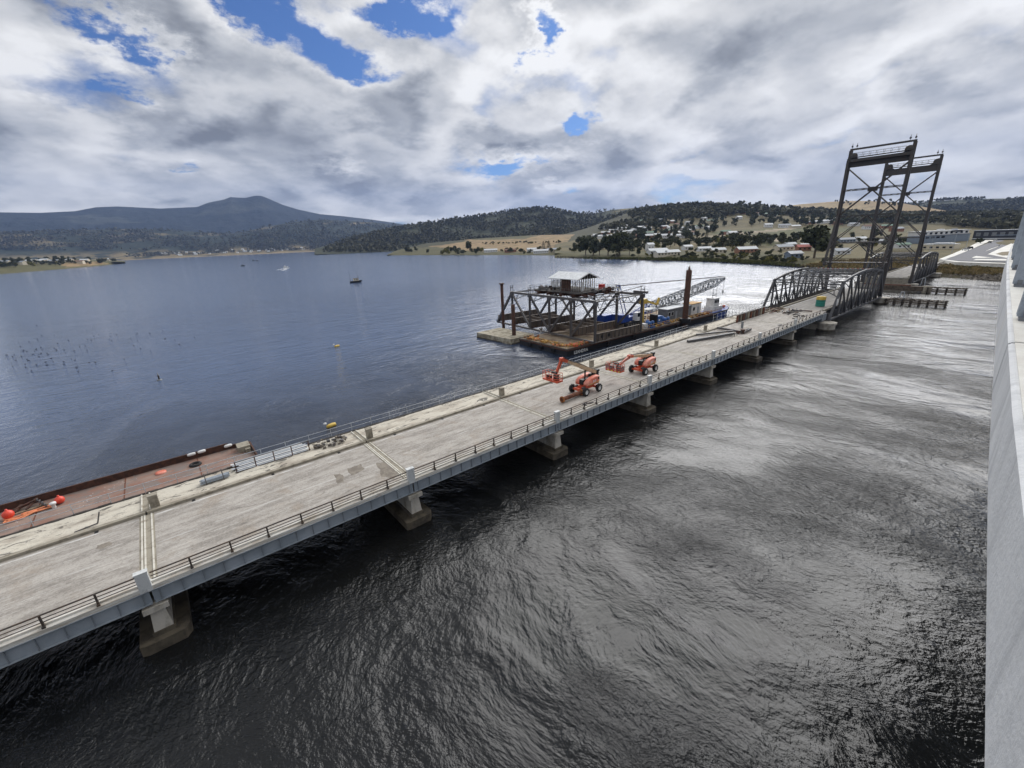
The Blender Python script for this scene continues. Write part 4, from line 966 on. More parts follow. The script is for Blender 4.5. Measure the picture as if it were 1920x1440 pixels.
    bk = MB(); bk.box((x0, y0, z0+.05), (Lx, Ly, .10)); bk.box((x0, y0, z0+.16), (Lx+.03, Ly+.03, .12), mi=1)
    if striped:
        for e in (-1, 1):
            for i in range(8): bk.box((x0+e*(Lx/2+.02), y0-Ly/2+Ly*(i+.5)/8, z0+.1), (.02, Ly/8-.01, .2), mi=2 if i % 2 else 3)
    ba = b('basket', bk, ['orange', 'orange', 'yellow', 'red_mark'])
    ra = MB(); cs = [(x0+a*Lx/2, y0+c*Ly/2) for a, c in ((-1, -1), (1, -1), (1, 1), (-1, 1))]
    for i in range(4):
        p, q = cs[i], cs[(i+1) % 4]
        for h in (.45, .78, H): ra.tube((p[0], p[1], z0+h), (q[0], q[1], z0+h), .028, 5)
        k = 4 if i % 2 else 2
        for u in range(k): ra.tube((p[0]+(q[0]-p[0])*u/k, p[1]+(q[1]-p[1])*u/k, z0), (p[0]+(q[0]-p[0])*u/k, p[1]+(q[1]-p[1])*u/k, z0+H), .03, 5)
    b('basket_rail', ra, 'orange', ba)
    if striped:
        ms = MB()
        for i in range(4):
            p, q = cs[i], cs[(i+1) % 4]
            for u in range(24): ms.tube((p[0]+(q[0]-p[0])*u/24, p[1]+(q[1]-p[1])*u/24, z0+.2), (p[0]+(q[0]-p[0])*u/24, p[1]+(q[1]-p[1])*u/24, z0+.75), .010, 4)
            for h in (.3, .4, .5, .6, .7): ms.tube((p[0], p[1], z0+h), (q[0], q[1], z0+h), .010, 4)
        b('basket_mesh', ms, 'grey_paint', ba)
    cn = MB(); cn.box((x0-Lx/2+.18, y0, z0+.95), (.3, .7, .28)); cn.box((x0-.1, y0+.5, z0+.5), (.5, .5, .6)); cn.box((x0, y0-.55, z0+.4), (.4, .6, .5)); cn.lathe([(0, 0), (.2, .02), (.22, .35), (0, .42)], (x0+.1, y0+.9, z0+.2), 10); b('control_console', cn, 'black', ba)
    return t
boom_lift((45.7, 35.35, 4.2), math.pi, 'orange boom lift with raised boom bent down to its basket, behind the rusty pipe', 2.2, (4.55, 0, 5.35), (5.75, .05, 3.5), (6.25, .1, 3.05), False, 'orange')
boom_lift((58.3, 34.95, 4.2), math.pi, 'farther orange boom lift with level pale boom and striped mesh basket', 2.15, (3.7, 0, 3.1), (5.9, 0, 2.35), (6.75, -.15, 1.62), True, 'orange_fade')

# ------------------------------------------------------------------ things lying on the deck
q = thing('rusty_pipe', (42.4, 34.75, 4.2), 'short rusty steel pipe with flanged ends lying in front of the nearer boom lift', 'pipe')
a = MB(); a.tube((40.6, 34.7, 4.62), (44.2, 34.8, 4.62), .27, 14); a.build('pipe_barrel', 'rust', q)
for x, y in ((40.55, 34.7), (44.1, 34.8)):
    a = MB(); a.lathe([(.27, -.06), (.42, -.06), (.42, .06), (.27, .06)], (x, y, 4.62), 14, axis=(1, 0, 0)); a.build('flange', 'rust_orange', q)
    for i in range(6): a = MB(); a.tube((x-.1, y+.35*math.cos(i*1.05), 4.62+.35*math.sin(i*1.05)), (x+.1, y+.35*math.cos(i*1.05), 4.62+.35*math.sin(i*1.05)), .04, 6); a.build('bolt', 'rust_orange', q)
def steel(name, label, pts, w, h, mat='dark_steel', laced=False, cat='beam', group='dismantled steel members on the deck'):
    q = thing(name, ((pts[0][0]+pts[1][0])/2, (pts[0][1]+pts[1][1])/2, 4.2), label, cat, group); a = MB()
    for p, r in zip(pts[:-1], pts[1:]):
        if laced: a.laced(p, r, w, h, (0, 0, 1), w*1.3, th=.09, bar=.07)
        else: a.beam(p, r, w, h, (0, 0, 1))
    a.build('member', mat, q); return q
steel('steel_beam', 'long straight dark steel box beam lying slanted across the deck', [(79.3, 39.45, 4.45), (90.3, 36.0, 4.6)], .5, .42, 'truss_steel')
steel('steel_beam', 'slim dark steel member lying behind the long slanted beam', [(85.6, 41.1, 4.45), (92.6, 37.1, 4.6)], .34, .3)
steel('laced_member', 'laced steel strut with ladder like holes pointing to the far kerb', [(94.3, 41.0, 4.5), (92.4, 35.6, 4.65)], .5, .36, 'dark_steel', True)
steel('laced_member', 'short laced steel stub nearest the near railing', [(92.6, 35.2, 4.55), (96.2, 35.3, 4.6)], .55, .5, 'dark_steel', True)
q = steel('steel_bracket', 'upright grey steel plate standing in the dismantled member heap', [(97.6, 37.5, 4.3), (97.6, 37.5, 5.7)], .12, .9, 'grey_paint', cat='plate')
q = thing('steel_node', (93.2, 35.6, 4.2), 'rusty gusset block at the knot of the dismantled beams', 'gusset'); a = MB(); a.box((93.2, 35.5, 4.6), (.9, .8, .8), .4); a.box((92.3, 36.0, 4.55), (.8, .3, .6), 1.0); a.build('block', 'rust_dark', q)
q = thing('trestle', (90.0, 36.1, 4.2), 'low dark steel trestle propping up the long beam', 'trestle'); a = MB()
for e in (-.5, .5): a.beam((90+e, 36.4, 4.2), (90+e, 36.4, 4.7), .1, .1); a.beam((90+e, 35.4, 4.2), (90+e, 35.4, 4.7), .1, .1)
a.build('trestle_frame', 'dark_steel', q)
for i, (x, y) in enumerate(((105.6, 33.1), (42.6, 32.2), (61.0, 32.2))):
    q = thing('scrap_steel', (x, y, 4.2), ('small dark scrap pieces beside the near railing before the truss', 'dark scrap by the railing near the first boom lift', 'dark scrap by the railing near the second boom lift')[i], 'scrap', 'scrap by the railing'); a = MB(); g = random.Random(i)
    for j in range(5): a.box((x+g.uniform(-.8, .8), y+g.uniform(-.2, .2), 4.27), (g.uniform(.4, .9), .15, .1), g.uniform(0, 3))
    a.build('pieces', 'dark_steel', q)
# sheet pile wall on the far kerb
sw = thing('sheet_pile_wall', (111, 41.1, 4.2), 'low wall of rusty corrugated steel sheet piles along the far kerb', 'wall')
for i in range(22):
    x = 103.3+15.6*(i+.5)/22; a = MB(); w = 15.6/22; yy = 41.05 + (.16 if i % 2 else 0)
    a.box((x, yy, 5.0), (w*.78, .06, 1.62)); a.beam((x-w*.5, 41.13, 4.2), (x-w*.5, 41.13, 5.78), .06, .2, (0, 1, 0)); a.build('sheet_pile', ['rust', 'concrete_brown', 'dark_steel', 'rust_dark', 'timber'][(i*7) % 5], sw)
a = MB(); a.beam((103.2, 41.25, 5.85), (119, 41.25, 5.85), .2, .12); a.build('capping_beam', 'dark_steel', sw)
q = thing('post_fence', (110, 45.3, 4.2), 'thin grey post and wire fence along the far deck edge before the truss', 'fence'); 
for i in range(15):
    a = MB(); a.tube((101+1.9*i, 45.3, 4.1), (101+1.9*i, 45.3, 6.0), .04, 5); a.build('fence_post', 'alu', q)
a = MB(); a.tube((101, 45.3, 5.9), (127.6, 45.3, 5.9), .015, 4); a.tube((101, 45.3, 5.2), (127.6, 45.3, 5.2), .015, 4); a.build('wire', 'alu', q)
def heap(name, label, c, r, n, mats, seed, ln=(1, 3.5), zz=.5, cat='scrap heap'):
    g = random.Random(seed); q = thing(name, c, label, cat); z = c[2]
    for i in range(n):
        a = MB(); L_ = g.uniform(*ln); th = g.uniform(-.5, .5)+(math.pi/2 if g.random() < .25 else 0); x, y = c[0]+g.uniform(-r[0], r[0]), c[1]+g.uniform(-r[1], r[1]); zc = z+g.uniform(.08, zz)
        a.beam((x-L_/2*math.cos(th), y-L_/2*math.sin(th), zc-g.uniform(-.1, .1)), (x+L_/2*math.cos(th), y+L_/2*math.sin(th), zc+g.uniform(-.1, .1)), g.uniform(.12, .35), g.uniform(.08, .25)); a.build('piece', mats[i % len(mats)], q)
    return q
heap('scrap_heap', 'heap of brown timber and rusty steel at the far truss foot', (123, 41.3, 4.2), (4.5, 1.6), 26, ['rust', 'timber', 'rust_dark', 'deck_wood'], 4)
heap('scrap_heap', 'scatter of broken laced steel in the middle of the deck by the truss', (123.5, 36.6, 4.2), (3.6, 2.2), 22, ['dark_steel', 'timber_dark', 'rust_dark'], 5, (1, 3), .35)
heap('scrap_heap', 'flat pieces of dark steel near the railing before the truss', (118.5, 33.8, 4.2), (3., .9), 9, ['dark_steel', 'timber_dark'], 6, (.6, 1.8), .15)
heap('rubble_heap', 'grey heap of broken concrete on the footway beside the white sheets', (15.4, 43.6, 4.25), (1.3, .8), 34, ['rock', 'concrete_pier', 'dark_steel'], 7, (.12, .4), .42, 'rubble')
heap('rubble_heap', 'smaller dark rubble pile at the end of the white sheets', (13.9, 43.9, 4.25), (.5, .5), 18, ['rock', 'concrete_brown', 'dark_steel'], 8, (.12, .35), .3, 'rubble')
# slab of concrete & water tank & road sign inside the truss
tk = thing('water_tank', (137.4, 34.9, 4.17), 'round green tank with yellow top standing on the truss deck', 'tank')
a = MB(); a.lathe([(0, 4.17), (1.0, 4.17), (1.04, 4.25), (1.04, 4.75), (1.0, 4.8), (1.04, 4.85), (1.04, 5.35), (1.0, 5.4), (1.04, 5.45), (1.04, 5.9)], (137.4, 34.9, 0), 24); a.build('tank_body', 'green_tank', tk)
a = MB(); a.lathe([(1.06, 5.9), (1.06, 6.62), (.98, 6.72), (0, 6.76)], (137.4, 34.9, 0), 24); a.build('tank_lid', 'yellow', tk)
sg = thing('road_sign', (163, 38.6, 4.2), 'small white road sign on a bent post leaning over the truss deck', 'sign')
a = MB(); a.path([(163, 38.4, 4.2), (162.4, 38.6, 5.0), (162.2, 38.9, 5.8)], .07, 6); a.build('sign_post', 'dark_steel', sg); a = MB(); a.box((162.1, 38.95, 7.0), (.06, 1.5, 2.2), .1); a.build('sign_board', 'white', sg)
for j, (dy, dz, sy, sz) in enumerate(((-.2, .55, .5, .14), (.1, .1, .6, .12), (-.05, -.4, .4, .14))):
    a = MB(); a.box((162.06, 38.95+dy, 7.0+dz), (.04, sy, sz), .1); a.build('sign_mark', 'grey_paint', sg)
q = thing('white_plate', (134, 30.2, 5.0), 'small white board fixed at the foot of the near truss end post', 'board'); a = MB(); a.box((132.2, 30.1, 6.2), (1.0, .06, 1.6)); a.build('board', 'white', q)
# sheets, tubes and rails on the footway
q = thing('sheet_stack', (9.8, 44.4, 4.3), 'stack of long pale metal sheets on the footway edge', 'sheet stack')
g = random.Random(3)
for i in range(9):
    a = MB(); y = 43.75+.21*i; z = 4.34+.05*(i % 3)+.02*i; a.box((9.8+g.uniform(-.3, .3), y, z), (6.3+g.uniform(-.5, .3), .26, .05), g.uniform(-.015, .015)); a.build('metal_sheet', ['alu', 'white', 'alu'][i % 3], q)
q = thing('edge_barrier', (9.8, 43.6, 4.3), 'dark temporary barrier of posts and rails beside the pale sheets', 'barrier')
for i in range(5):
    a = MB(); x = 6.6+6.4*i/4; a.beam((x, 43.62, 4.2), (x, 43.62, 5.35), .07, .07); a.build('barrier_post', 'rust_dark', q)
a = MB()
for z in (4.32, 4.82, 5.3): a.beam((6.5, 43.62, z), (13.1, 43.62, z), .05, .06)
a.build('barrier_rail', 'dark_steel', q)
q = thing('tube_bundle', (4.85, 43.4, 4.3), 'bundle of grey scaffold tubes held between upright stakes on the footway', 'tube bundle')
for i in range(14):
    a = MB(); y = 43.15+.13*(i % 5); z = 4.42+.11*(i//5); a.tube((3.75+.1*(i % 3), y, z), (5.9+.1*(i % 2), y, z), .055, 7); a.build('tube', 'galv', q)
for x in (4.2, 5.5):
    for y in (43.02, 43.8): a = MB(); a.beam((x, y, 4.25), (x, y, 5.05), .05, .05); a.build('stake', 'dark_steel', q)
q = thing('bent_bar', (-3.2, 42.2, 4.2), 'bent dark steel bar sticking up from the footway', 'bar'); a = MB(); a.path([(-4.2, 42.0, 4.3), (-2.9, 42.2, 4.34), (-2.6, 42.2, 5.2)], .05, 5); a.build('bar', 'dark_steel', q)
# ------------------------------------------------------------------ rusty flat barge moored at the left
rb = thing('flat_barge', (-4, 53.6, 0), 'rust red flat barge moored behind the near deck at the left', 'barge')
X0, X1, Y0, Y1, ZD = -30., 9.4, 48.6, 58.6, 1.0
def rusty_deck():
    t = NT('rusty_deck'); a = t.noise(.35, 6, .65, .6); b = t.noise(.8, 5, .65, .8, t.mapped((.6, 1, 1), 0, (3, 8, 0))); g = t.noise(6, 4, .7); v = t.n('ShaderNodeTexVoronoi'); t.L.new(t.pos, v.inputs['Vector']); v.inputs['Scale'].default_value = 3.2
    c = t.mix(t.ramp(a, .36, .64), (.24, .125, .088), (.29, .21, .17)); c = t.mix(t.ramp(b, .44, .60, 0, .85), c, (.18, .155, .14)); c = t.mix(t.ramp(g, .5, .8, 0, .4), c, (.30, .14, .09))
    sp = t.mth('MULTIPLY', t.ramp(v.outputs['Distance'], .16, .10), t.ramp(t.noise(.22, 2, .5, 0, t.mapped((1, 1, 1), 0, (4, 0, 0))), .56, .62))
    c = t.mix(sp, c, (.75, .74, .72)); return t.out(c, .8, 0, t.bump(g, .3, .02))
M['rusty_deck'] = rusty_deck()
a = MB(); a.prism([(X0, Y0), (X1-.3, Y0), (X1, Y0+1), (X1, Y1-.8), (X1-2.2, Y1), (X0, Y1)], (0, 0, -1.2), (1, 0, 0), (0, 1, 0), (0, 0, 2.2)); a.build('hull', 'rusty_deck', rb)
a = MB(); a.beam((X0, Y1, 1.3), (X1-2.2, Y1, 1.35), .16, .8, (0, 0, 1)); a.beam((X1-2.2, Y1, 1.25), (X1, Y1-.8, 1.25), .16, .5); a.beam((X1, Y1-.8, 1.25), (X1, Y0+4, 1.25), .16, .5); a.build('bulwark', 'rust_dark', rb)
a = MB()
for i in range(6): a.beam((X0+6.4*i+2, Y0+.5, 1.012), (X0+6.4*i+2, Y1-.2, 1.012), .1, .02)
a.build('weld_seam', 'rust', rb)
a = MB(); a.box((8.6, Y1-1.6, 1.35), (1.3, 1.6, .7)); a.box((8.9, Y1-2.6, 1.2), (.5, .5, .5)); a.build('winch_block', 'concrete_brown', rb)
for i, (x, y) in enumerate(((3.6, 58.55), (4.6, 58.6), (7.2, 58.1))):
    q = thing('fender', (x, y, 1.6), 'white cylindrical fender on the rust barge rim, ' + ('first from the left', 'second from the left', 'nearest the barge corner')[i], 'fender', 'white fenders on the barge rim'); a = MB(); a.lathe([(0, -.42), (.13, -.38), (.18, -.2), (.18, .2), (.13, .38), (0, .42)], (x, y-.05, 1.62), 10, axis=(1, .05, 0)); a.build('fender_body', 'white', q)
q = thing('tyre', (3.7, 56.5, 1.0), 'dark old tyre lying on the rust barge deck', 'tyre'); a = MB(); a.lathe([(.30, 0), (.34, .2), (.5, .24), (.6, .12), (.6, 0)], (3.7, 56.5, 1.0), 18); a.build('tyre_ring', 'rubber', q)
q = thing('hatch_cover', (.6, 57.1, 1.0), 'pale pink round hatch cover on the rust barge deck', 'hatch'); a = MB(); a.lathe([(.5, 0), (.5, .12), (.3, .16), (0, .16)], (.6, 57.1, 1.0), 18); a.build('cover', 'orange_fade', q)
def buoy(x, y, r, label):
    q = thing('mooring_buoy', (x, y, 1.0), label, 'buoy', 'red mooring buoys on the rust barge'); a = MB(); a.lathe([(0, 0)]+[(r*math.sin(t), r-r*math.cos(t)) for t in np.linspace(.2, 2.9, 9)]+[(.09, 2*r), (.09, 2*r+.12), (0, 2*r+.12)], (x, y, 1.0), 16); a.build('float', 'red_buoy', q)
buoy(-7.2, 56.6, .38, 'red round mooring buoy farther right on the rust barge'); buoy(-10.6, 56.5, .42, 'red round mooring buoy nearest the left frame edge wrapped in rope')
for i, (x, y) in enumerate(((-8.6, 56.4), (-10.0, 55.9))):
    q = thing('rope_coil', (x, y, 1.0), ('loose orange rope lying between the two red buoys', 'tangle of orange rope around the left red buoy')[i], 'rope'); a = MB(); g = random.Random(i+20); p = [(x+g.uniform(-1.3, 1.3), y+g.uniform(-.5, .5), 1.05+g.uniform(0, .12)) for _ in range(16)]; a.path(p, .055, 5); a.build('rope_strand', 'rope', q)
for i, (x, y) in enumerate(((-11.6, 57.4), (-7.6, 56.0), (-11.3, 56.0))):
    q = thing('bollard', (x, y, 1.0), 'short white capped bollard on the rust barge ' + ('near the rim', 'beside the right buoy', 'beside the left buoy')[i], 'bollard'); a = MB(); a.lathe([(.16, 0), (.16, .35), (.26, .4), (.24, .55), (0, .6)], (x, y, 1.0), 12); a.build('bollard_post', 'white', q)
q = thing('chain', (-8.6, 57.9, 1.0), 'heavy dark chain hanging over the rust barge rim', 'chain'); a = MB()
for i in range(9): a.lathe([(.10, -.05), (.16, -.05), (.16, .05), (.10, .05)], (-9.0+.1*i, 58.3-.2*i, 1.5-.045*i), 8, axis=((1, 0, 0) if i % 2 else (0, .3, 1)))
a.build('chain_links', 'dark_steel', q)
q = thing('anchor', (-9.9, 57.6, 1.0), 'dark rusted anchor frame lying at the rust barge rim', 'anchor'); a = MB(); a.beam((-11, 57.6, 1.1), (-9.0, 57.9, 1.5), .22, .2); a.beam((-10.4, 57.2, 1.15), (-10.0, 58.2, 1.3), .25, .2); a.beam((-9.6, 57.2, 1.1), (-8.9, 58.2, 1.6), .15, .14); a.build('anchor_frame', 'rust_dark', q)
q = thing('wooden_board', (-8.9, 57.0, 1.0), 'pale plank lying on the rust barge between buoys', 'plank'); a = MB(); a.box((-9.3, 57.2, 1.06), (2.2, .3, .06), .15); a.build('plank', 'deck_wood', q)

# ------------------------------------------------------------------ work barge carrying the cut out lift span
H = -.045; ca, sa = math.cos(H), math.sin(H)
def B(l, w, z): return Vector((68.4+l*ca-w*sa, 60.0+l*sa+w*ca, z))
wb = thing('work_barge', (98, 66, 0), 'long black hulled work barge carrying the cut out lift span and crane', 'barge')
a = MB(); a.prism([(0, 0), (60, 0), (60, 16), (0, 16)], B(0, 0, -1.5), (ca, sa, 0), (-sa, ca, 0), (0, 0, 3.0)); a.build('hull', 'black_hull', wb)
a = MB(); a.prism([(.25, .25), (59.7, .25), (59.7, 15.7), (.25, 15.7)], B(0, 0, 1.5), (ca, sa, 0), (-sa, ca, 0), (0, 0, .06)); a.build('barge_deck', 'deck_wood', wb)
a = MB(); a.beam(B(0, -.1, 1.25), B(60, -.1, 1.25), .22, .28); a.beam(B(-.1, 0, 1.25), B(-.1, 16, 1.25), .22, .28); a.build('rubbing_strake', 'rust_dark', wb)
a = MB()
for i in range(19): a.beam(B(10+2.6*i, -.03, -.2), B(2+2.6*i, -.03, 1.2), .1, .12)
a.build('hull_frame', 'black', wb)
for i in range(7):
    a = MB(); a.lathe([(.3, -.12), (.5, -.14), (.56, 0), (.5, .14), (.3, .12)], B(-.32 if i < 3 else 13+9*(i-3), 4+4*i if i < 3 else -.32, .75), 14, axis=((1, 0, 0) if i < 3 else (0, 1, 0))); a.build('tyre_fender', 'rubber', wb)
lt = text('lettering', 'LEANDRA', .95, 'white', B(4.0, -.24, .52), (math.pi/2, 0, H)); lt.parent = wb; lt.matrix_parent_inverse = WM(wb).inverted()
# yellow pipe rail, ropes and clutter on the deck edges: parts of the barge
def cage(a0, a1, w0, w1, n, seed, nm):
    g = random.Random(seed); a = MB()
    for h in (.45, .9): a.path([B(a0+(a1-a0)*i/n, w0+(w1-w0)*i/n, 1.56+h) for i in range(n+1)], .05, 5)
    for i in range(n+1): a.tube(B(a0+(a1-a0)*i/n, w0+(w1-w0)*i/n, 1.56), B(a0+(a1-a0)*i/n, w0+(w1-w0)*i/n, 2.5), .05, 5)
    a.build(nm, 'yellow_rail', wb)
cage(.6, .6, 1, 15, 12, 1, 'guard_rail'); cage(.8, 5.5, .5, .5, 4, 2, 'guard_rail'); cage(26, 58, .5, .5, 22, 3, 'guard_rail')
def litter(c, r, n, mats, seed, label, cat='deck clutter', nm='deck_gear', sz=(.3, 1.1), hz=(.15, .6)):
    g = random.Random(seed); q = thing(nm, c, label, cat)
    for i in range(n):
        l, w = g.uniform(-r[0], r[0]), g.uniform(-r[1], r[1]); P = V(c[0]+l*ca-w*sa, c[1]+l*sa+w*ca, c[2]); a = MB(); k = g.random()
        if k < .45: a.box(P+V(0, 0, .2), (g.uniform(*sz), g.uniform(*sz), g.uniform(*hz)), g.uniform(0, 3), 0, .85)
        elif k < .75: a.lathe([(.0, 0), (.34, 0), (.36, .18), (.24, .3), (0, .3)], P, 9)
        else: a.path([P+V(g.uniform(-.8, .8), g.uniform(-.4, .4), g.uniform(.05, .4)) for _ in range(6)], .06, 5)
        a.build('gear_piece', mats[i % len(mats)], q)
    return q
litter(B(1.6, 8.5, 1.56), (.8, 6.5), 60, ['yellow_rail', 'rust_orange', 'rope', 'rust', 'yellow_rail', 'deck_wood'], 11, 'line of yellow and orange mooring gear along the barge end below the cut span')
litter(B(5.5, 1.3, 1.56), (3.4, .8), 32, ['yellow_rail', 'rust_orange', 'orange', 'rust_dark'], 12, 'yellow and orange gear at the barge corner above the hull name')
litter(B(3.0, 14.6, 1.56), (1.6, 1.0), 20, ['rust_dark', 'rust_orange', 'dark_steel', 'yellow_rail'], 13, 'rusty gear at the far barge corner beside the concrete pontoon')
litter(B(44, 1.2, 1.56), (14, .7), 60, ['yellow_rail', 'rust_orange', 'dark_steel', 'yellow', 'rust_dark'], 14, 'long row of yellow pipes and gear along the near barge edge under the cabins')
litter(B(38, 9.5, 1.56), (8, 4), 30, ['deck_wood', 'rust_orange', 'dark_steel', 'rust_dark'], 15, 'scattered timber and steel on the open barge deck behind the cabins')
# day mark
q = thing('day_mark', B(3.2, 15, 3), 'white triangle day mark with dark centre hung on the cut span', 'marker'); a = MB(); P = V(73.6, 73.3, 2.2)
a.prism([(-.75, 1.5), (.75, 1.5), (0, 0)], P, (.98, .2, 0), (0, 0, 1), (.02, -.06, 0)); a.build('triangle_plate', 'white', q); a = MB(); a.prism([(-.45, 1.3), (.45, 1.3), (0, .4)], P+V(.02, -.07, 0), (.98, .2, 0), (0, 0, 1), (.01, -.03, 0)); a.build('triangle_centre', 'dark_steel', q)

# the lift span itself, lying across the barge
h6 = -.06; c6, s6 = math.cos(h6), math.sin(h6); OX, OY, OZ = 75.6, 58.5, 1.98
def LF(l, w, z): return Vector((OX+w*c6-l*s6, OY+w*s6+l*c6, OZ+z))
ls = thing('lift_span', (80, 75, 1.6), 'cut out steel lift span with machinery house resting across the work barge', 'bridge span')
LP, LW, LH = 7.42, 15.5, 8.7
make_truss(ls, LF, 5, LP, LW, [LH]*5+[None], 'dark_steel', deep=.62)
for w in (0, LW):
    for t, b in ((0, 1), (1, 2), (3, 2), (4, 3)):
        q = MB(); q.laced(LF(t*LP, w, LH-.2), LF(b*LP, w, .2), .42, .4, (1, 0, 0), .8, th=.15, bar=.1); q.build('diagonal', 'dark_steel', ls)
fbst = MB(); fbst.box((0, 0, 0), (.08, .34, 1.6)); fbst = fbst.mesh('stiffener', 'dark_steel')
M['girder_web'] = pbr('girder_web', (112, 100, 88), .7, .05, (86, 74, 64), 1.2, .42, .62, (1, 1, .5), .15)
for i in range(6):
    q = MB(); q.beam(LF(i*LP, .3, .95), LF(i*LP, LW-.3, .95), .06, 1.7, (0, 0, 1)); q.beam(LF(i*LP, .3, 1.8), LF(i*LP, LW-.3, 1.8), .4, .06, (0, 0, 1)); q.beam(LF(i*LP, .3, .1), LF(i*LP, LW-.3, .1), .4, .06, (0, 0, 1))
    fo = q.build('floor_beam', 'girder_web', ls)
    for j in range(11): o = inst('stiffener', fbst, fo, LF(i*LP, 1+13.5*j/10, .95), h6)
    if i == 0:
        for w in (2.2, 4.4): q = MB(); q.lathe([(0, 0), (.42, 0)], LF(-.05, w, 1.0), 16, axis=LF(-1, 0, 0)-LF(0, 0, 0), sm=False); q.build('web_hole', 'black', fo)
for i in range(5):
    q = MB(); q.beam(LF(i*LP, .3, .35), LF((i+1)*LP, LW-.3, .35), .2, .16); q.beam(LF(i*LP, LW-.3, .35), LF((i+1)*LP, .3, .35), .2, .16); q.build('bottom_lateral', 'rust_dark', ls)
    if i in (1, 3):
        q = MB()
        for w in (3.2, 6.2, 9.2, 12.2): q.beam(LF(i*LP+.2, w, 1.3), LF((i+1)*LP-.2, w, 1.3), .2, .7, (0, 0, 1))
        q.build('stringer', 'girder_web', ls)
for i in range(5):
    q = MB(); q.beam(LF(i*LP, 0, LH), LF(i*LP, LW, LH), .24, .22); q.path([LF(i*LP, LW*j/12, LH-1.1-1.2*(abs(j-6)/6)**2.2) for j in range(13)], .1, 5)
    for j in range(12):
        za, zb = (LH, LH-1.1-1.2*(abs(j+1-6)/6)**2.2) if j % 2 == 0 else (LH-1.1-1.2*(abs(j-6)/6)**2.2, LH); q.beam(LF(i*LP, LW*j/12, za), LF(i*LP, LW*(j+1)/12, zb), .11, .11)
    q.build('sway_frame', 'dark_steel', ls)
    if i < 4: q = MB(); q.beam(LF(i*LP, 0, LH+.05), LF((i+1)*LP, LW, LH+.05), .17, .15); q.beam(LF(i*LP, LW, LH+.05), LF((i+1)*LP, 0, LH+.05), .17, .15); q.build('top_lateral', 'dark_steel', ls)
for i, w in ((4, 0), (4, LW), (3, 0), (3, LW), (0, LW), (1, LW)):
    q = MB()
    for d in (-.5, .5): q.beam(LF(i*LP+d, w, LH+.2), LF(i*LP+d, w, LH+1.9), .14, .2)
    q.beam(LF(i*LP-.6, w, LH+1.2), LF(i*LP+.6, w, LH+1.2), .14, .16); q.build('hanger_post', 'dark_steel', ls)
q = MB(); q.beam(LF(-1.2, LW+.2, LH+.5), LF(2.6, LW+.2, LH+.5), .5, .5); q.beam(LF(0, LW, LH+1.9), LF(0, 5, LH+1.2), .12, .14); q.build('cut_beam', 'dark_steel', ls)
# machinery deck
md = MB()
for l in (8.5, 12.5, 17, 20.5): md.beam(LF(l, 1.2, LH+.45), LF(l, LW-1.2, LH+.45), .3, .62, (0, 0, 1))
for w in (3.2, 5.5, 10.2, 12.4): md.beam(LF(5.5, w, LH+.5), LF(24, w, LH+.5), .24, .4, (0, 0, 1))
md.build('machinery_frame', 'rust_dark', ls)
q = MB(); q.prism([(7.5, 2.0), (22.5, 2.0), (22.5, 13.4), (7.5, 13.4)], LF(0, 0, LH+.80), LF(1, 0, 0)-LF(0, 0, 0), LF(0, 1, 0)-LF(0, 0, 0), (0, 0, .1)); q.build('machinery_deck', 'timber_dark', ls)
g = random.Random(9)
for j in range(26):
    q = MB(); l, w = (g.uniform(18.5, 23.5), g.uniform(2, 8)) if j < 15 else (g.uniform(5.5, 9), g.uniform(6, 13)); k = g.random()
    if k < .4: q.lathe([(0, -.12), (g.uniform(.3, .75), -.12), (.5, .12), (0, .12)], LF(l, w, LH+1.3), 12, axis=(g.choice([0, 1]), g.choice([.2, 1]), 0))
    elif k < .7: q.box(LF(l, w, LH+1.15), (g.uniform(.3, 1.2), g.uniform(.3, .9), g.uniform(.4, .8)), h6)
    else: q.tube(LF(l, w, LH+1.2), LF(l+g.uniform(-2, 2), w+g.uniform(-2, 2), LH+1.25), .1, 7)
    q.build('winch_gear', ['dark_steel', 'rust_dark', 'black'][j % 3], ls)
hr = MB()
loop = [(5.5, 1.4), (24, 1.4), (24, 14), (5.5, 14), (5.5, 1.4)]
for (l0, w0), (l1, w1) in zip(loop[:-1], loop[1:]):
    for z in (1.4, 1.95): hr.tube(LF(l0, w0, LH+z), LF(l1, w1, LH+z), .035, 5)
    n = int(abs(l1-l0+w1-w0)/1.8)
    for i in range(n): hr.tube(LF(l0+(l1-l0)*i/n, w0+(w1-w0)*i/n, LH+.8), LF(l0+(l1-l0)*i/n, w0+(w1-w0)*i/n, LH+1.95), .035, 5)
hr.build('handrail', 'dark_steel', ls)
q = MB(); q.box(LF(8.6, 11.2, LH+1.6), (1.0, 1.2, 1.3), h6); q.build('motor_box', 'red_mark', ls)
HL, HWd = 10.4, 7.2; hc = V(83.96, 72.49, 0); zf, ze, zr = 11.55, 14.4, 15.75
def HF(l, w, z): return Vector((hc.x+w*c6-l*s6, hc.y+w*s6+l*c6, z))
hb = MB(); hb.prism([(-HL/2+.9, -HWd/2+.7), (HL/2-.6, -HWd/2+.7), (HL/2-.6, HWd/2-.7), (-HL/2+.9, HWd/2-.7)], HF(0, 0, zf-.1), HF(1, 0, 0)-HF(0, 0, 0), HF(0, 1, 0)-HF(0, 0, 0), (0, 0, .12)); ho = hb.build('machinery_house', 'timber_dark', ls)
wl = MB()
wl.beam(HF(-2.2, -HWd/2+.72, (zf+ze)/2), HF(1.2, -HWd/2+.72, (zf+ze)/2), .05, ze-zf, (0, 0, 1)); wl.build('boarded_wall', 'rust_dark', ho)
fr = MB()
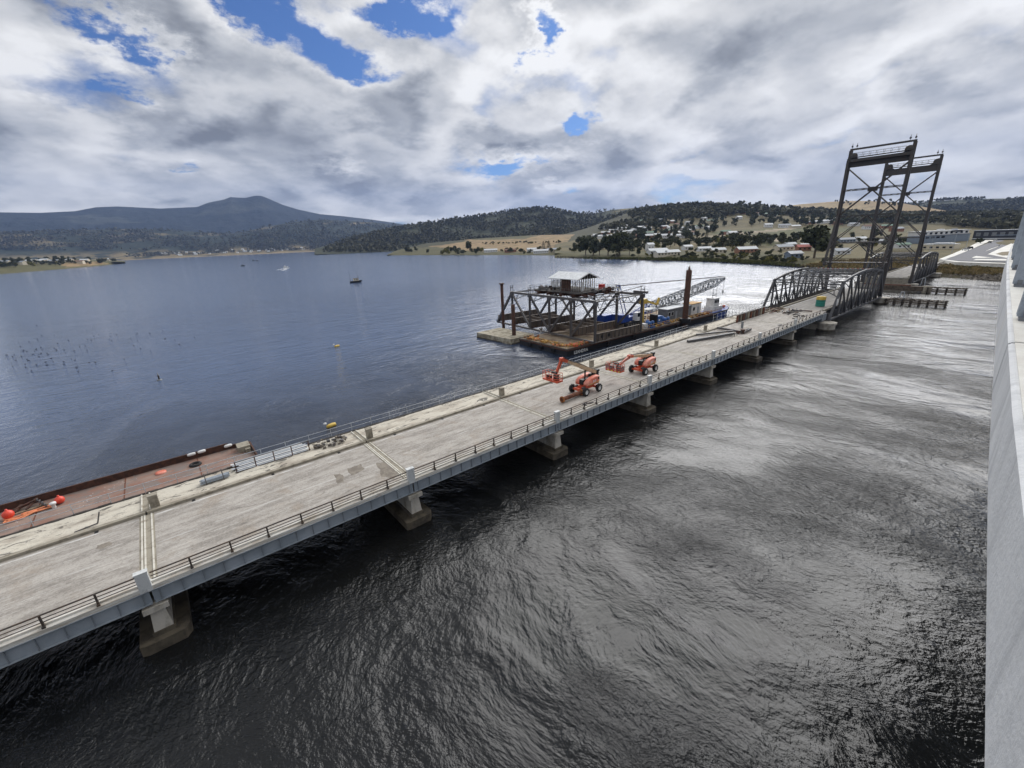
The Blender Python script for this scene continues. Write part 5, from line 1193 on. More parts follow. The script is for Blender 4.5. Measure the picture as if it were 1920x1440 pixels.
for l in np.linspace(-HL/2+.9, HL/2-.6, 13): fr.beam(HF(l, -HWd/2+.7, zf), HF(l, -HWd/2+.7, ze+.1), .13, .13); fr.beam(HF(l, HWd/2-.7, zf), HF(l, HWd/2-.7, ze+.1), .13, .13)
for w in np.linspace(-HWd/2+.7, HWd/2-.7, 9):
    for l in (-HL/2+.9, HL/2-.6): fr.beam(HF(l, w, zf), HF(l, w, ze+.1+(1.2*(1-abs(w)/(HWd/2)))), .13, .13)
fr.build('stud_frame', 'timber', ho)
for l in (2.3, 3.5): q = MB(); q.beam(HF(l, -HWd/2+.66, zf+1.5), HF(l+.9, -HWd/2+.66, zf+1.5), .06, 1.4, (0, 0, 1)); q.build('window', 'white', ho)
for w in (-1.6,): q = MB(); q.beam(HF(-HL/2+.86, w, zf+1.1), HF(-HL/2+.86, w+.8, zf+1.1), .05, 2.1, (0, 0, 1)); q.build('door', 'white', ho)
for s_ in (-1, 1):
    q = MB(); q.prism([(-HL/2, 0), (HL/2, 0), (HL/2, 1), (-HL/2, 1)], HF(0, s_*HWd/2, ze), HF(1, 0, 0)-HF(0, 0, 0), HF(0, 0, zr)-HF(0, s_*HWd/2, ze), (0, 0, .10)); q.build('roof', 'roof_white', ho)
    q = MB(); q.beam(HF(-HL/2-.02, s_*HWd/2, ze), HF(-HL/2-.02, 0, zr), .06, .22); q.build('barge_board', 'white', ho)
q = MB(); q.prism([(-HWd/2, 0), (HWd/2, 0), (0, zr-ze)], HF(-HL/2+.5, 0, ze), HF(0, 1, 0)-HF(0, 0, 0), (0, 0, 1), HF(.06, 0, 0)-HF(0, 0, 0)); q.build('gable', 'timber_dark', ho)
for w in (-1.8, -.9, 0, .9, 1.8): q = MB(); q.beam(HF(-HL/2+.46, w, ze), HF(-HL/2+.46, w, ze+1.25*(1-abs(w)/3.6)), .05, .22); q.build('gable_stud', 'white', ho)

# concrete pontoon and mooring piles
for i, (x, y) in enumerate(((69.3, 84.0), (73.3, 84.2))):
    q = thing('pontoon', (x, y, 0), ('outer pale concrete pontoon under the far end of the cut span', 'inner pale concrete pontoon against the work barge side')[i], 'pontoon', 'concrete pontoons under the cut span'); 
    for j in range(4):
        a = MB(); yy = y-6.6+3.35*(j+.5); a.box((x-.12*(yy-y)/3, yy, .2), (3.9, 3.25, 2.2), .06); a.build('pontoon_block', 'pontoon', q)
    a = MB(); a.box((x, y, -.25), (4.02, 13.5, 1.0), .06); a.build('wet_band', 'concrete_foot', q)
def pile(x, y, z1, r, mat, label, cap=False, n=14):
    q = thing('steel_pile', (x, y, 0), label, 'pile'); a = MB(); a.lathe([(r, -4), (r, z1), (r*.8, z1+.05), (0, z1+.05)], (x, y, 0), n); a.build('pile_shaft', mat, q)
    if cap: a = MB(); a.lathe([(r, z1-.2), (r*1.7, z1-.15), (r*1.7, z1+.1), (0, z1+.12)], (x, y, 0), n); a.build('pile_cap', mat, q)
    return q
pile(77.6, 92.6, 12.7, .42, 'rust_dark', 'tall thin rusty mooring pile with flat cap at the far left of the cut span', True)
pile(71.3, 80.6, 8.8, .50, 'rust_dark', 'shorter dark rusty mooring pile standing in front of the cut span end')
q = pile(111.4, 57.7, 14.6, .72, 'rust_dark', 'thick tall rusty spud pile at the near edge of the work barge'); a = MB(); a.lathe([(.3, 14.6), (.3, 15.1), (.16, 15.2), (.16, 15.6), (0, 15.6)], (111.4, 57.7, 0), 10); a.build('lifting_eye', 'rust_dark', q)
q = thing('pile_gate', (111.4, 58.0, 1.5), 'black steel gate collar holding the spud pile on the barge side', 'pile gate'); a = MB(); a.lathe([(.85, 1.2), (1.5, 1.2), (1.5, 2.3), (.85, 2.3)], (111.4, 57.7, 0), 12, sm=False); a.build('collar', 'black_hull', q)

# crawler crane with lattice boom
cr_ = thing('crawler_crane', (97.5, 66, 1.56), 'blue and white crawler crane with a long low lattice boom on the barge', 'crane')
for w in (-1.9, 1.9):
    a = MB(); P = (97.5, 66+w, 0); a.prism([(-3.4, .35), (-3.0, 0), (3.0, 0), (3.4, .35), (3.4, .75), (3.0, 1.1), (-3.0, 1.1), (-3.4, .75)], (97.5, 66+w-.4, 1.58), (1, 0, 0), (0, 0, 1), (0, .8, 0)); tk_ = a.build('crawler_track', 'black', cr_)
    for i in range(6): a = MB(); a.lathe([(0, -.42), (.36, -.42), (.36, .42), (0, .42)], (95.0+i, 66+w, 2.1), 10, axis=(0, 1, 0)); a.build('road_wheel', 'dark_steel', tk_)
a = MB(); a.box((96.6, 66, 3.4), (5.0, 2.9, 1.1)); a.box((95.0, 66, 4.2), (2.2, 2.9, .9)); a.build('upper_body', 'blue', cr_)
a = MB(); a.box((93.6, 66, 3.9), (1.3, 3.2, 2.0)); a.build('counterweight', 'blue', cr_)
a = MB(); a.box((98.6, 63.9, 4.0), (1.7, 1.3, 2.0), 0, 0, .9); cb = a.build('cab', 'white', cr_)
for (dx, dy, sx, sy) in ((0, -.66, 1.1, .03), (.84, 0, .03, 1.0)): a = MB(); a.box((98.6+dx, 63.9+dy, 4.35), (sx, sy, .95)); a.build('cab_window', 'glass', cb)
foot, tip = V(99.2, 66, 4.0), V(149.6, 66, 9.0); bd = (tip-foot).normalized(); bu = V(-bd.z, 0, bd.x); bl = V(0, 1, 0)
def seg(name, t0, t1, w0, w1, n, mat, r=.13):
    a = MB()
    def C(t, w): 
        c = foot+(tip-foot)*t; return [c+bl*(i*w*.75)+bu*(j*w) for i, j in ((-1, -1), (1, -1), (1, 1), (-1, 1))]
    for i in range(n):
        ta, tb = t0+(t1-t0)*i/n, t0+(t1-t0)*(i+1)/n; wa, wb_ = w0+(w1-w0)*i/n, w0+(w1-w0)*(i+1)/n; A_, B_ = C(ta, wa), C(tb, wb_)
        for k in range(4):
            a.tube(A_[k], B_[k], r, 5); k2 = (k+1) % 4
            a.tube(A_[k] if i % 2 else A_[k2], B_[k2] if i % 2 else B_[k], r*.6, 4); a.tube(A_[k], A_[k2], r*.6, 4)
    a.build(name, mat, cr_)
seg('boom_foot_section', 0, .16, .35, 1.15, 6, 'blue', .11); seg('boom_section', .16, .86, 1.15, 1.15, 22, 'grey_paint'); seg('boom_tip_section', .86, 1., 1.15, .35, 6, 'alu')
a = MB()
for e in (-.5, .5): a.tube(V(96.5, 66+e, 4.3), V(93.2, 66+e, 12.0), .12, 6)
a.tube(V(93.2, 65.4, 12), V(93.2, 66.6, 12), .15, 6); a.build('mast', 'blue', cr_)
a = MB()
for e in (-.35, .35): a.tube(V(93.2, 66+e, 12), tip+V(-1.5, e, .8), .09, 5)
a.tube(V(93.2, 66, 12), V(93.6, 66, 4.6), .05, 5); a.build('pendant_line', 'dark_steel', cr_)
a = MB(); a.lathe([(0, -.25), (.55, -.25), (.6, 0), (.55, .25), (0, .25)], tip, 14, axis=(0, 1, 0)); a.build('boom_sheave', 'dark_steel', cr_)
for dx, zb in ((-4.6, 2.2), (-.2, 3.8)):
    p = tip+V(dx+.4, 0, -.3); hk = MB()
    for e in (-.15, .15): hk.tube(p+V(e, 0, 0), V(p.x+e, p.y, zb+1.3), .03, 4)
    ho_ = hk.build('hoist_rope', 'dark_steel', cr_); a = MB(); a.box((p.x, p.y, zb+1.0), (.45, .3, .8)); a.path([(p.x, p.y, zb+.6), (p.x, p.y, zb+.3), (p.x+.2, p.y, zb+.1), (p.x+.35, p.y, zb+.3)], .07, 5); a.build('hook_block', 'black' if dx > -1 else 'grey_paint', ho_)
# cabins, winches and deck machinery
def cabin(c, sz, wall, roof, label, wins, rz=H):
    q = thing('site_cabin', c, label, 'cabin', None, 0); a = MB(); a.box((c[0], c[1], c[2]+sz[2]/2), sz, rz); w = a.build('cabin_wall', wall, q)
    a = MB(); a.box((c[0], c[1], c[2]+sz[2]+.09), (sz[0]+.3, sz[1]+.3, .18), rz); a.build('cabin_roof', roof, q); u, n_ = V(math.cos(rz), math.sin(rz), 0), V(math.sin(rz), -math.cos(rz), 0)
    for t, ww, hh, nm in wins:
        P = V(*c)+u*t+n_*(sz[1]/2+.02)+V(0, 0, 1.65 if nm == 'window' else 1.05); a = MB(); a.beam(P-u*ww/2, P+u*ww/2, .05, hh, (0, 0, 1)); fo = a.build(nm, 'white' if nm == 'window' else 'galv', w)
        if nm == 'window': a = MB(); a.beam(P+n_*.03-u*(ww/2-.08), P+n_*.03+u*(ww/2-.08), .03, hh-.16, (0, 0, 1)); a.build('pane', 'glass', fo)
    return q
cabin((112.0, 62.4, 1.6), (7.2, 2.8, 2.9), 'grey_paint', 'roof_white', 'grey site cabin with white roof on the barge beside the spud pile', [(-2.6, 1.0, 1.1, 'window'), (-1.2, 1.0, 1.1, 'window'), (.6, .8, 2.0, 'door')])
cabin((117.8, 62.1, 1.6), (3.9, 2.8, 2.8), 'grey_paint', 'roof_grey', 'second grey site cabin with louvred wall right of the spud pile', [(-.4, 2.2, .5, 'window')])
cabin((122.4, 61.8, 1.6), (4.8, 2.7, 3.0), 'white', 'yellow_rail', 'white site cabin with brown roof edge at the right end of the barge', [(-1.3, 1.1, 1.1, 'window'), (.9, .8, 2.0, 'door')])
cabin((118.5, 66.5, 1.6), (6.2, 2.6, 2.8), 'white', 'roof_white', 'white cabin behind the grey ones on the barge', [(0, 1.0, 1.0, 'window')])
def winch(c, label):
    q = thing('deck_winch', c, label, 'winch'); a = MB(); a.lathe([(.3, -.8), (.85, -.8), (.85, -.7), (.5, -.68), (.5, .68), (.85, .7), (.85, .8), (.3, .8)], V(*c)+V(0, 0, 1.0), 16, axis=(0, 1, 0)); a.build('drum', 'mid_blue', q)
    a = MB(); a.box(V(*c)+V(0, 0, .2), (1.8, 2.1, .4)); a.box(V(*c)+V(.9, 0, .7), (.6, .9, 1.0)); a.build('winch_base', 'mid_blue', q)
winch((98.6, 60.0, 1.56), 'blue deck winch left of the blue power pack at the barge edge'); winch((105.6, 60.0, 1.56), 'blue deck winch right of the blue power pack')
q = thing('power_pack', (102.4, 60.6, 1.56), 'square blue diesel power pack between the two deck winches', 'generator'); a = MB(); a.box((102.4, 60.6, 2.75), (2.8, 1.7, 2.2), H); a.build('housing', 'mid_blue', q)
a = MB(); a.box((102.4, 59.72, 2.9), (.5, .05, .4), H); a.build('control_panel', 'white', q); a = MB(); a.box((101.2, 60.6, 3.1), (.9, 1.75, 2.6), H); a.build('radiator', 'black', q)
q = thing('pedestal_crane', (100.6, 63.5, 1.56), 'small yellow pedestal crane with pale canopy behind the blue power pack', 'crane'); a = MB(); a.tube((100.4, 63.5, 1.56), (100.4, 63.5, 7.2), .5, 10, .4); a.build('pedestal', 'yellow', q)
a = MB(); a.box((100.4, 63.5, 7.6), (1.6, 1.6, 1.2)); a.build('slew_head', 'yellow', q); a = MB(); a.beam((100.4, 63.5, 7.9), (107.5, 63.8, 5.9), .4, .5); a.beam((107.5, 63.8, 5.9), (108.2, 63.8, 7.6), .5, .4); a.build('knuckle_arm', 'yellow', q); a = MB(); a.box((103.6, 63.6, 5.2), (4.2, 2.2, .2)); a.build('canopy', 'roof_white', q)
a = MB()
for dx in (-1.9, 1.9):
    for dy in (-.9, .9): a.beam((103.6+dx, 63.6+dy, 1.6), (103.6+dx, 63.6+dy, 5.1), .1, .1)
a.build('canopy_post', 'rust_orange', q)
q = thing('water_container', (96.0, 59.9, 1.56), 'white caged liquid container at the barge edge right of the cut span', 'container'); a = MB(); a.box((95.9, 59.9, 2.3), (1.3, 1.3, 1.2)); a.build('tank_body', 'white', q); a = MB()
for z in (1.7, 2.1, 2.5, 2.95):
    for s_ in (-1, 1): a.beam((95.2, 59.9+s_*.68, z), (96.6, 59.9+s_*.68, z), .04, .04); a.beam((95.9+s_*.68, 59.2, z), (95.9+s_*.68, 60.6, z), .04, .04)
a.build('cage', 'alu', q)
for i, (x, y, lx, h) in enumerate(((92.9, 69.6, 3.2, 3.0), (95.9, 69.5, 2.2, 2.3))):
    q = thing('blue_container', (x, y, 1.56), ('taller blue steel container seen through the cut span', 'lower blue steel container beside the crane tracks')[i], 'container'); a = MB(); a.box((x, y, 1.56+h/2), (lx, 2.4, h), H); co = a.build('container_body', 'blue', q)
    for j in range(7): a = MB(); a.box((x-lx/2+.25+(lx-.5)*j/6, y-1.22, 1.56+h/2), (.12, .06, h-.2), 0); a.build('rib', 'blue', co)
q = thing('excavator_part', (101.5, 70, 1.56), 'pale grey counterweight blocks and skip behind the crane boom', 'skip'); a = MB(); a.box((104.5, 70.4, 2.5), (5.5, 2.2, 1.9), H, 0, 1.08); a.build('skip_body', 'grey_paint', q)

# tug lying at the far end of the barge
tg = thing('tug_boat', (131.5, 59.2, 0), 'small tug with white wheelhouse and dark blue hull at the barge end', 'boat')
pl = [(-6.2, -2.0), (3.2, -2.2), (5.6, -1.2), (6.4, 0), (5.6, 1.2), (3.2, 2.2), (-6.2, 2.0), (-6.7, 0)]
def TG(l, w, z): return (131.3+l, 59.4+w-.05*l, z)
a = MB(); n = len(pl)
rings = []
for z, k in ((-.8, .82), (.5, .95), (1.5, 1.0)): rings.append([TG(x*k, y*k, z+(.7*max(0, x-1)/5 if z > 1 else 0)) for x, y in pl])
vs = [p for r_ in rings for p in r_]; a.add(vs, [(k*n+i, k*n+(i+1) % n, (k+1)*n+(i+1) % n, (k+1)*n+i) for k in range(2) for i in range(n)]+[tuple(2*n+i for i in range(n))]); a.build('hull', 'blue', tg)
a = MB(); a.path([TG(x*1.01, y*1.01, 1.35+.7*max(0, x-1)/5) for x, y in pl+pl[:1]], .17, 6); a.build('fender_strip', 'rubber', tg)
a = MB(); a.path([TG(x*.97, y*.97, 2.2+.7*max(0, x-1)/5) for x, y in pl+pl[:1]], .05, 5); a.build('bulwark_rail', 'rust_orange', tg)
a = MB(); a.box(TG(-1.0, 0, 2.3), (5.0, 2.9, 1.6), -.05); dh = a.build('deckhouse', 'white', tg)
a = MB(); a.box(TG(-1.6, 0, 4.2), (2.9, 2.5, 2.3), -.05, 0, .92); wh = a.build('wheelhouse', 'white', tg)
for l in (-2.5, -1.6, -.7): a = MB(); a.box(TG(l, -1.2, 4.55), (.62, .1, .85), -.05); a.build('window', 'glass', wh)
for w in (-.6, .6): a = MB(); a.box(TG(-.28, w, 4.55), (.1, .8, .85), -.05); a.build('window', 'glass', wh)
a = MB(); a.box(TG(-1.6, 0, 5.45), (3.3, 2.9, .16), -.05); a.build('wheelhouse_roof', 'white', tg)
a = MB(); a.tube(TG(-1.9, 0, 5.5), TG(-1.9, 0, 8.2), .07, 6); a.tube(TG(-1.9, -1.2, 6.9), TG(-1.9, 1.2, 6.9), .05, 5); a.box(TG(-1.2, 0, 6.2), (1.6, .3, .25)); a.build('mast', 'grey_paint', tg)
a = MB(); a.tube(TG(1.4, .6, 3.0), TG(1.4, .6, 4.3), .32, 10); a.build('funnel', 'rust_dark', tg)
a = MB(); a.box(TG(2.4, 0, 2.2), (1.2, 1.4, .9)); a.lathe([(0, 0), (.5, .1), (.55, .5), (0, .8)], TG(3.6, .4, 2.0), 10); a.lathe([(0, 0), (.4, .1), (.45, .5), (0, .7)], TG(4.2, -.5, 2.1), 10); a.build('deck_gear', 'orange', tg)

# ------------------------------------------------------------------ small things on the water
sb = thing('fishing_boat', (116.4, 306, 0), 'small two masted boat alone on the river', 'boat')
a = MB(); hp = [(-4.2, -1.1), (2, -1.3), (4.4, 0), (2, 1.3), (-4.2, 1.1)]; P = V(116.4, 306, 0); hd = -.25; ch_, sh_ = math.cos(hd), math.sin(hd)
def SB(l, w, z): return (P.x+l*ch_-w*sh_, P.y+l*sh_+w*ch_, z)
rings = [[SB(x*k, y*k, z+.5*max(0, x)/4) for x, y in hp] for z, k in ((-.4, .85), (1.1, 1.))]; vs = rings[0]+rings[1]; a.add(vs, [(i, (i+1) % 5, 5+(i+1) % 5, 5+i) for i in range(5)]+[tuple(range(5, 10))]); a.build('hull', 'black_hull', sb)
a = MB(); a.box(SB(.3, 0, 2.0), (3.6, 1.9, 1.7), hd); cbn = a.build('cabin', 'wall_cream', sb); a = MB(); a.box(SB(.3, 0, 2.95), (4.0, 2.2, .14), hd); a.build('cabin_roof', 'timber', cbn)
for l in (-.6, .6, 1.5): a = MB(); a.box(SB(l, -.97, 2.2), (.5, .06, .6), hd); a.build('window', 'glass', cbn)
for l, h in ((-3.3, 8.3), (1.9, 8.4)): a = MB(); a.tube(SB(l, 0, 1), SB(l-.5, 0, h), .11, 6, .06); a.build('mast', 'timber_dark', sb)
def yb(x, y, label):
    q = thing('marker_float', (x, y, 0), label, 'float', 'yellow floats on the river'); a = MB(); a.lathe([(0, -.75), (.24, -.62), (.30, -.25), (.30, .3), (.24, .62), (0, .75)], (x, y, .14), 12, axis=(1, .25, 0)); a.build('float_body', 'yellow', q)
    a = MB(); a.lathe([(0, 0), (.2, .05), (.22, .3), (0, .4)], (x-.8, y-.1, .45), 8); a.build('float_light', 'white', q)
yb(19.4, 58.9, 'yellow float just beyond the far deck rail'); yb(37.3, 109.8, 'small yellow float farther out on the river')
q = thing('channel_post', (1.65, 108, 0), 'lone dark channel post with light on the left of the river', 'post'); a = MB(); a.tube((1.65, 108, -2), (1.65, 108, 1.0), .13, 8); a.build('post_shaft', 'timber_dark', q); a = MB(); a.lathe([(.2, 1.0), (.2, 1.1), (.08, 1.15), (.10, 1.5), (0, 1.55)], (1.65, 108, 0), 8); a.build('post_light', 'grey_paint', q); a = MB(); a.lathe([(.45, -.3), (.45, .18), (0, .22)], (1.65, 108, 0), 10); a.build('post_collar', 'grey_paint', q)
for i, (x, y) in enumerate(((475, 489), (482, 489), (455, 499))):
    p = atz(x, y, 0); q = thing('far_boat', p, ('left of two tiny dark boats far out on the river', 'right of two tiny dark boats far out on the river', 'tiny dark boat nearest of the far group')[i], 'boat'); a = MB(); a.prism([(-3, 0), (-2.4, 1.2), (3.4, 1.4), (3.0, 0)], (p[0], p[1], 0), (1, 0, 0), (0, 0, 1), (0, 2, 0)); a.build('hull', 'black_hull', q); a = MB(); a.box((p[0], p[1]+1, 2.2), (1.8, 1.4, 1.8)); a.build('cabin', 'grey_paint', q)
p = atz(536, 502, 0); q = thing('speed_boat', p, 'white speed boat trailing a foam wake far out', 'boat'); a = MB(); a.prism([(-3, 0), (-3, 1.4), (3.6, 1.7), (2.6, 0)], (p[0], p[1], 0), (1, 0, 0), (0, 0, 1), (0, 2.2, 0)); a.build('hull', 'white', q); a = MB(); a.box((p[0]-.5, p[1]+1.1, 2.1), (2, 1.6, 1.4)); a.build('cabin', 'white', q)
wk_ = MB(); g = random.Random(2)
M['foam'] = pbr('foam', (235, 238, 240), .9)
for i in range(60):
    t = i/60; s_ = g.choice([-1, 1]); x = p[0]+2-t*26+g.uniform(-1, 1); y = p[1]-5-t*70+s_*t*14+g.uniform(-2, 2); wk_.box((x, y, .02), (g.uniform(1, 3.5), g.uniform(1, 6), .05), g.uniform(-.5, .5))
tag(wk_.build('wake_foam', 'foam'), 'white foam trail behind the speed boat', kind='stuff')

bb = MB(); bb.lathe([(0, -.42), (.16, -.3), (.24, 0), (.17, .3), (0, .46)], (0, 0, .16), 8, axis=(1, 0, .1)); bb.path([(.3, 0, .2), (.42, 0, .36), (.40, 0, .46), (.52, 0, .48)], .05, 5); bm_ = bb.mesh('water_bird', 'bird')
g = random.Random(77)
for i in range(104):
    x, y = (g.gauss(60, 70), g.gauss(668, 14)) if i < 70 else (g.gauss(190, 110), g.gauss(642, 20))
    if x < -20 or y < 575 or y > 700: continue
    P = atz(x, y, 0.); o = bpy.data.objects.new('water_bird', bm_); COL.objects.link(o); o.location = P; o.rotation_euler = (0, 0, g.uniform(0, 6.28)); k = g.uniform(.34, .5); o.scale = (k, k, k)
    tag(o, 'dark water bird floating in the loose flock on the left of the river', 'bird', 'dark water birds resting on the river')
# ------------------------------------------------------------------ houses on the shores
ROOF = ['roof_white', 'roof_grey', 'roof_brown', 'roof_green', 'red_roof']; WALLM = ['wall_cream', 'white', 'wall_brick', 'wall_blue']
RW = ['white', 'grey', 'brown', 'green', 'red']; WW = ['cream', 'white', 'brick', 'blue grey']
_hm = {}
def house_mesh(w, d, h, roof, wall):
    k = (w, d, h, roof, wall)
    if k in _hm: return _hm[k]
    a = MB(); a.box((0, 0, h/2-1), (w, d, h+2)); a.prism([(-d/2, 0), (d/2, 0), (0, d*.26)], (-w/2, 0, h-.02), (0, 1, 0), (0, 0, 1), (w, 0, 0)); wm = a.mesh('house_wall', WALLM[wall])
    r = MB()
    for s in (-1, 1): r.prism([(-w/2-.5, 0), (w/2+.5, 0), (w/2+.5, 1), (-w/2-.5, 1)], (0, s*(d/2+.5), h-.14), (1, 0, 0), (0, -s*(d/2+.5), (d/2+.5)*.52), (0, 0, .22))
    rm = r.mesh('house_roof', ROOF[roof]); wi = MB()
    n = max(2, int(w/3.2))
    for i in range(n): wi.box((-w/2+w*(i+.5)/n, -d/2-.03, h*.55), (1.5, .08, 1.2))
    wnm = wi.mesh('window', 'glass'); _hm[k] = (wm, rm, wnm); return _hm[k]
def house(P, rz, w, d, h, roof, wall, label, group, cat='house', name='house', win=True, z=None):
    t = thing(name, P, label, cat, group, rz); ms = house_mesh(w, d, h, roof, wall)
    for nm, me in zip(('wall', 'roof', 'window'), ms):
        if nm == 'window' and not win: continue
        o = bpy.data.objects.new(nm, me); COL.objects.link(o); o.parent = t
    return t
FACE = math.atan2(fw[1], fw[0])-math.pi/2
# river front buildings: sight position, width, depth, height, roof, wall, turn
RF = [(1232, 476, 26, 9, 4.2, 0, 1, .25, 'long white roofed shed on the right bank beside the bushes'), (1218, 469.5, 10, 9, 8.5, 0, 1, .2, 'tall white gabled house above the long white shed'), (1250, 479, 30, 9, 3.6, 0, 0, .25, 'low long glasshouse row nearest the water on the right bank'),
      (1288, 468.5, 14, 8, 4.6, 0, 1, .3, 'white roofed house with two gables behind the round trees'), (1320, 471, 18, 7, 3.6, 0, 1, .1, 'white roofed cottage between two dark trees'), (1345, 474, 16, 8, 3.4, 0, 0, .0, 'low white roofed house with dark wall near the bank'),
      (1398, 474, 21, 9, 4., 0, 2, .05, 'wide pale roofed house with brick wall on the bank'), (1468, 470, 18, 9, 4.2, 1, 0, .1, 'grey blue roofed house left of the red roof'), (1505, 470, 13, 8, 4., 4, 2, -.2, 'red roofed house beside the big dark tree'),
      (1487, 484, 12, 7, 3.8, 0, 3, .15, 'pale roofed boat shed on the bank below the red roof'), (1480, 463, 14, 7, 3.6, 0, 1, .1, 'white roofed house behind the grey blue roof'), (1510, 465, 14, 7, 3.4, 0, 1, .05, 'second white roofed house right of its neighbour behind the red roof'),
      (1585, 455, 22, 8, 4.2, 1, 3, .05, 'long grey roofed building just behind the front tower legs'), (1612, 453, 14, 8, 4.2, 0, 1, .1, 'white house with hipped roof seen between the tower legs'), (1575, 477, 14, 7, 3.2, 1, 1, .1, 'low grey roofed house behind the front tower foot'),
      (1690, 465, 13, 6, 3.2, 3, 1, 0, 'small pale green roofed house seen between the two towers'), (1662, 456, 30, 6, 3.2, 1, 1, 0, 'long low white building seen between the towers'), (920, 473, 22, 7, 3.6, 0, 1, .1, 'long white roofed house on the field shore'), (957, 473, 18, 7, 3.4, 2, 2, .1, 'brown roofed house on the field shore beside the white one'),
      (997, 472.5, 14, 7, 4., 0, 1, .1, 'white house with pale gable left of the conifer pair on the field shore'), (1014, 475, 20, 7, 3.4, 0, 1, .0, 'white shed below the conifer pair on the field shore'), (1036, 472.5, 14, 7, 3.4, 1, 0, .0, 'grey roofed house right of the conifer pair on the field shore')]
for x, y, w, d, h, ro, wa, tz, lab in RF:
    nm = 'field_shore' if x < 1040 else 'hillside'; p = hit(nm, x, y)
    if p is None: continue
    k = 1.2 if x < 1040 else .82
    house(p, FACE+tz, w*k, d*k, h*k, ro, wa, lab, None)
g = random.Random(21); cnt = 0
spots = [(1135, 440), (1150, 435), (1166, 431), (1178, 427), (1190, 424), (1200, 429), (1213, 432), (1222, 422), (1160, 450), (1190, 446), (1215, 447), (1245, 428), (1255, 437), (1270, 425), (1277, 446), (1290, 421), (1280, 431), (1248, 447), (1320, 412), (1345, 405), (1358, 404),
         (1385, 411), (1395, 401), (1450, 408), (1418, 404), (1360, 440), (1372, 441), (1440, 426), (1470, 427), (1490, 428), (1520, 420), (1536, 419), (1545, 418), (1590, 412), (1606, 411), (1625, 409), (1640, 416), (1570, 421), (1650, 404), (1560, 415), (1600, 424), (1330, 418), (1310, 428), (1235, 415), (1180, 437), (1127, 447), (1140, 429), (1206, 417), (1300, 440), (1630, 430), (1680, 434), (1663, 428), (1118, 444), (1143, 446), (1156, 441), (1172, 438), (1186, 434), (1196, 440), (1207, 436), (1218, 441), (1232, 444), (1240, 420), (1262, 418), (1268, 441), (1285, 436), (1296, 431), (1258, 430), (1305, 405), (1372, 402), (1412, 398), (1434, 404), (1330, 430)]
for i, (x, y) in enumerate(spots):
    p = hit('hillside', x, y)
    if p is None: continue
    ro = g.choice([0, 0, 0, 1, 2, 3]); wa = g.choice([0, 1, 1, 2]); w = g.choice([16, 19, 23]); up_ = 'upper' if y < 422 else 'lower'; side = 'left' if x < 1230 else ('middle' if x < 1420 else 'right')
    house(p, FACE+g.uniform(-.5, .5), w, g.choice([9, 10]), g.choice([4.5, 5.5]), ro, wa, f'{RW[ro]} roofed house with {WW[wa]} walls on the {side} {up_} slope of the town', f'{RW[ro]} roofed {WW[wa]} houses on the {side} {up_} slope', win=True)
for i in range(60):
    x = g.uniform(300, 570) if i < 46 else g.uniform(600, 720); y = hor(x)-g.uniform(-2.5, 4); p = hit('foothills', x, y)
    if p is None: continue
    house(p, FACE+g.uniform(-.5, .5), g.choice([18, 24]), 12, 6, 0, 1, 'tiny white house on the far shore below the foothills', 'tiny white houses along the far shore', win=False)
for i, (x, y) in enumerate([(10, 495), (60, 493), (74, 493), (85, 491), (102, 493), (130, 491), (150, 494), (205, 489), (160, 491), (40, 496)]):
    p = hit('spit', x, y)
    if p is None: continue
    ro = g.choice([0, 1, 2, 0]); house(p, FACE+g.uniform(-.4, .4), 22, 12, 6, ro, 0, f'{RW[ro]} roofed house among trees on the left spit', f'{RW[ro]} roofed houses on the left spit', win=False)

# school and neighbours beyond the shore road
def block(name, label, cat, P, rz, parts):
    t = thing(name, P, label, cat, None, rz)
    for nm, c, sz, mt in parts:
        a = MB(); a.box(c, sz); o = bpy.data.objects.new(nm, a.mesh(nm, mt)); COL.objects.link(o); o.parent = t
    return t
p = hit('hillside', 1770, 456); pz = p.z
pA, pB = atz(1729, 457, pz), atz(1816, 452, pz); rz = math.atan2(pB[1]-pA[1], pB[0]-pA[0]); Lb = math.hypot(pB[0]-pA[0], pB[1]-pA[1]); mid = (pA+pB)/2
parts = [('lower_wall', (0, 7, 3.0), (Lb, 14, 8), 'wall_blue'), ('upper_wall', (0, 8, 8.8), (Lb*.98, 13, 3.8), 'white'), ('roof', (0, 8, 10.9), (Lb*1.02, 14.5, .4), 'roof_white'), ('ledge', (0, -.2, 7.1), (Lb*1.01, .5, .3), 'dark_steel')]
for i in range(9): parts.append(('window', (-Lb*.44+Lb*.88*i/8, 1.45, 8.9), (Lb*.05, .12, 1.9), 'glass'))
for i in range(4): parts.append(('window', (-Lb*.42+Lb*.11*i, -.06, 5.2), (Lb*.07, .12, 1.6), 'glass'))
parts += [('canopy', (Lb*.2, 1.0, 10.2), (Lb*.22, 1.4, 1.4), 'fence_black'), ('roof_plant', (Lb*.05, 9, 11.7), (Lb*.10, 3, 1.3), 'white'), ('roof_plant', (Lb*.36, 9, 11.7), (Lb*.06, 3, 1.2), 'roof_grey')]
block('school_building', 'two storey building with white upper floor and blue grey lower wall beyond the shore road', 'building', tuple(mid), rz, parts)
p = hit('hillside', 1760, 470); pz = p.z; pA, pB = atz(1727, 468, pz), atz(1788, 468, pz); rz = math.atan2(pB[1]-pA[1], pB[0]-pA[0]); Lb = math.hypot(pB[0]-pA[0], pB[1]-pA[1]); mid = (pA+pB)/2
parts = [('wall', (0, 4, 1.5), (Lb, 8, 4.2), 'wall_cream'), ('roof', (0, 4, 3.75), (Lb*1.02, 8.8, .3), 'roof_white'), ('roof', (Lb*.1, 4, 4.3), (Lb*.55, 5, .9), 'roof_white')]
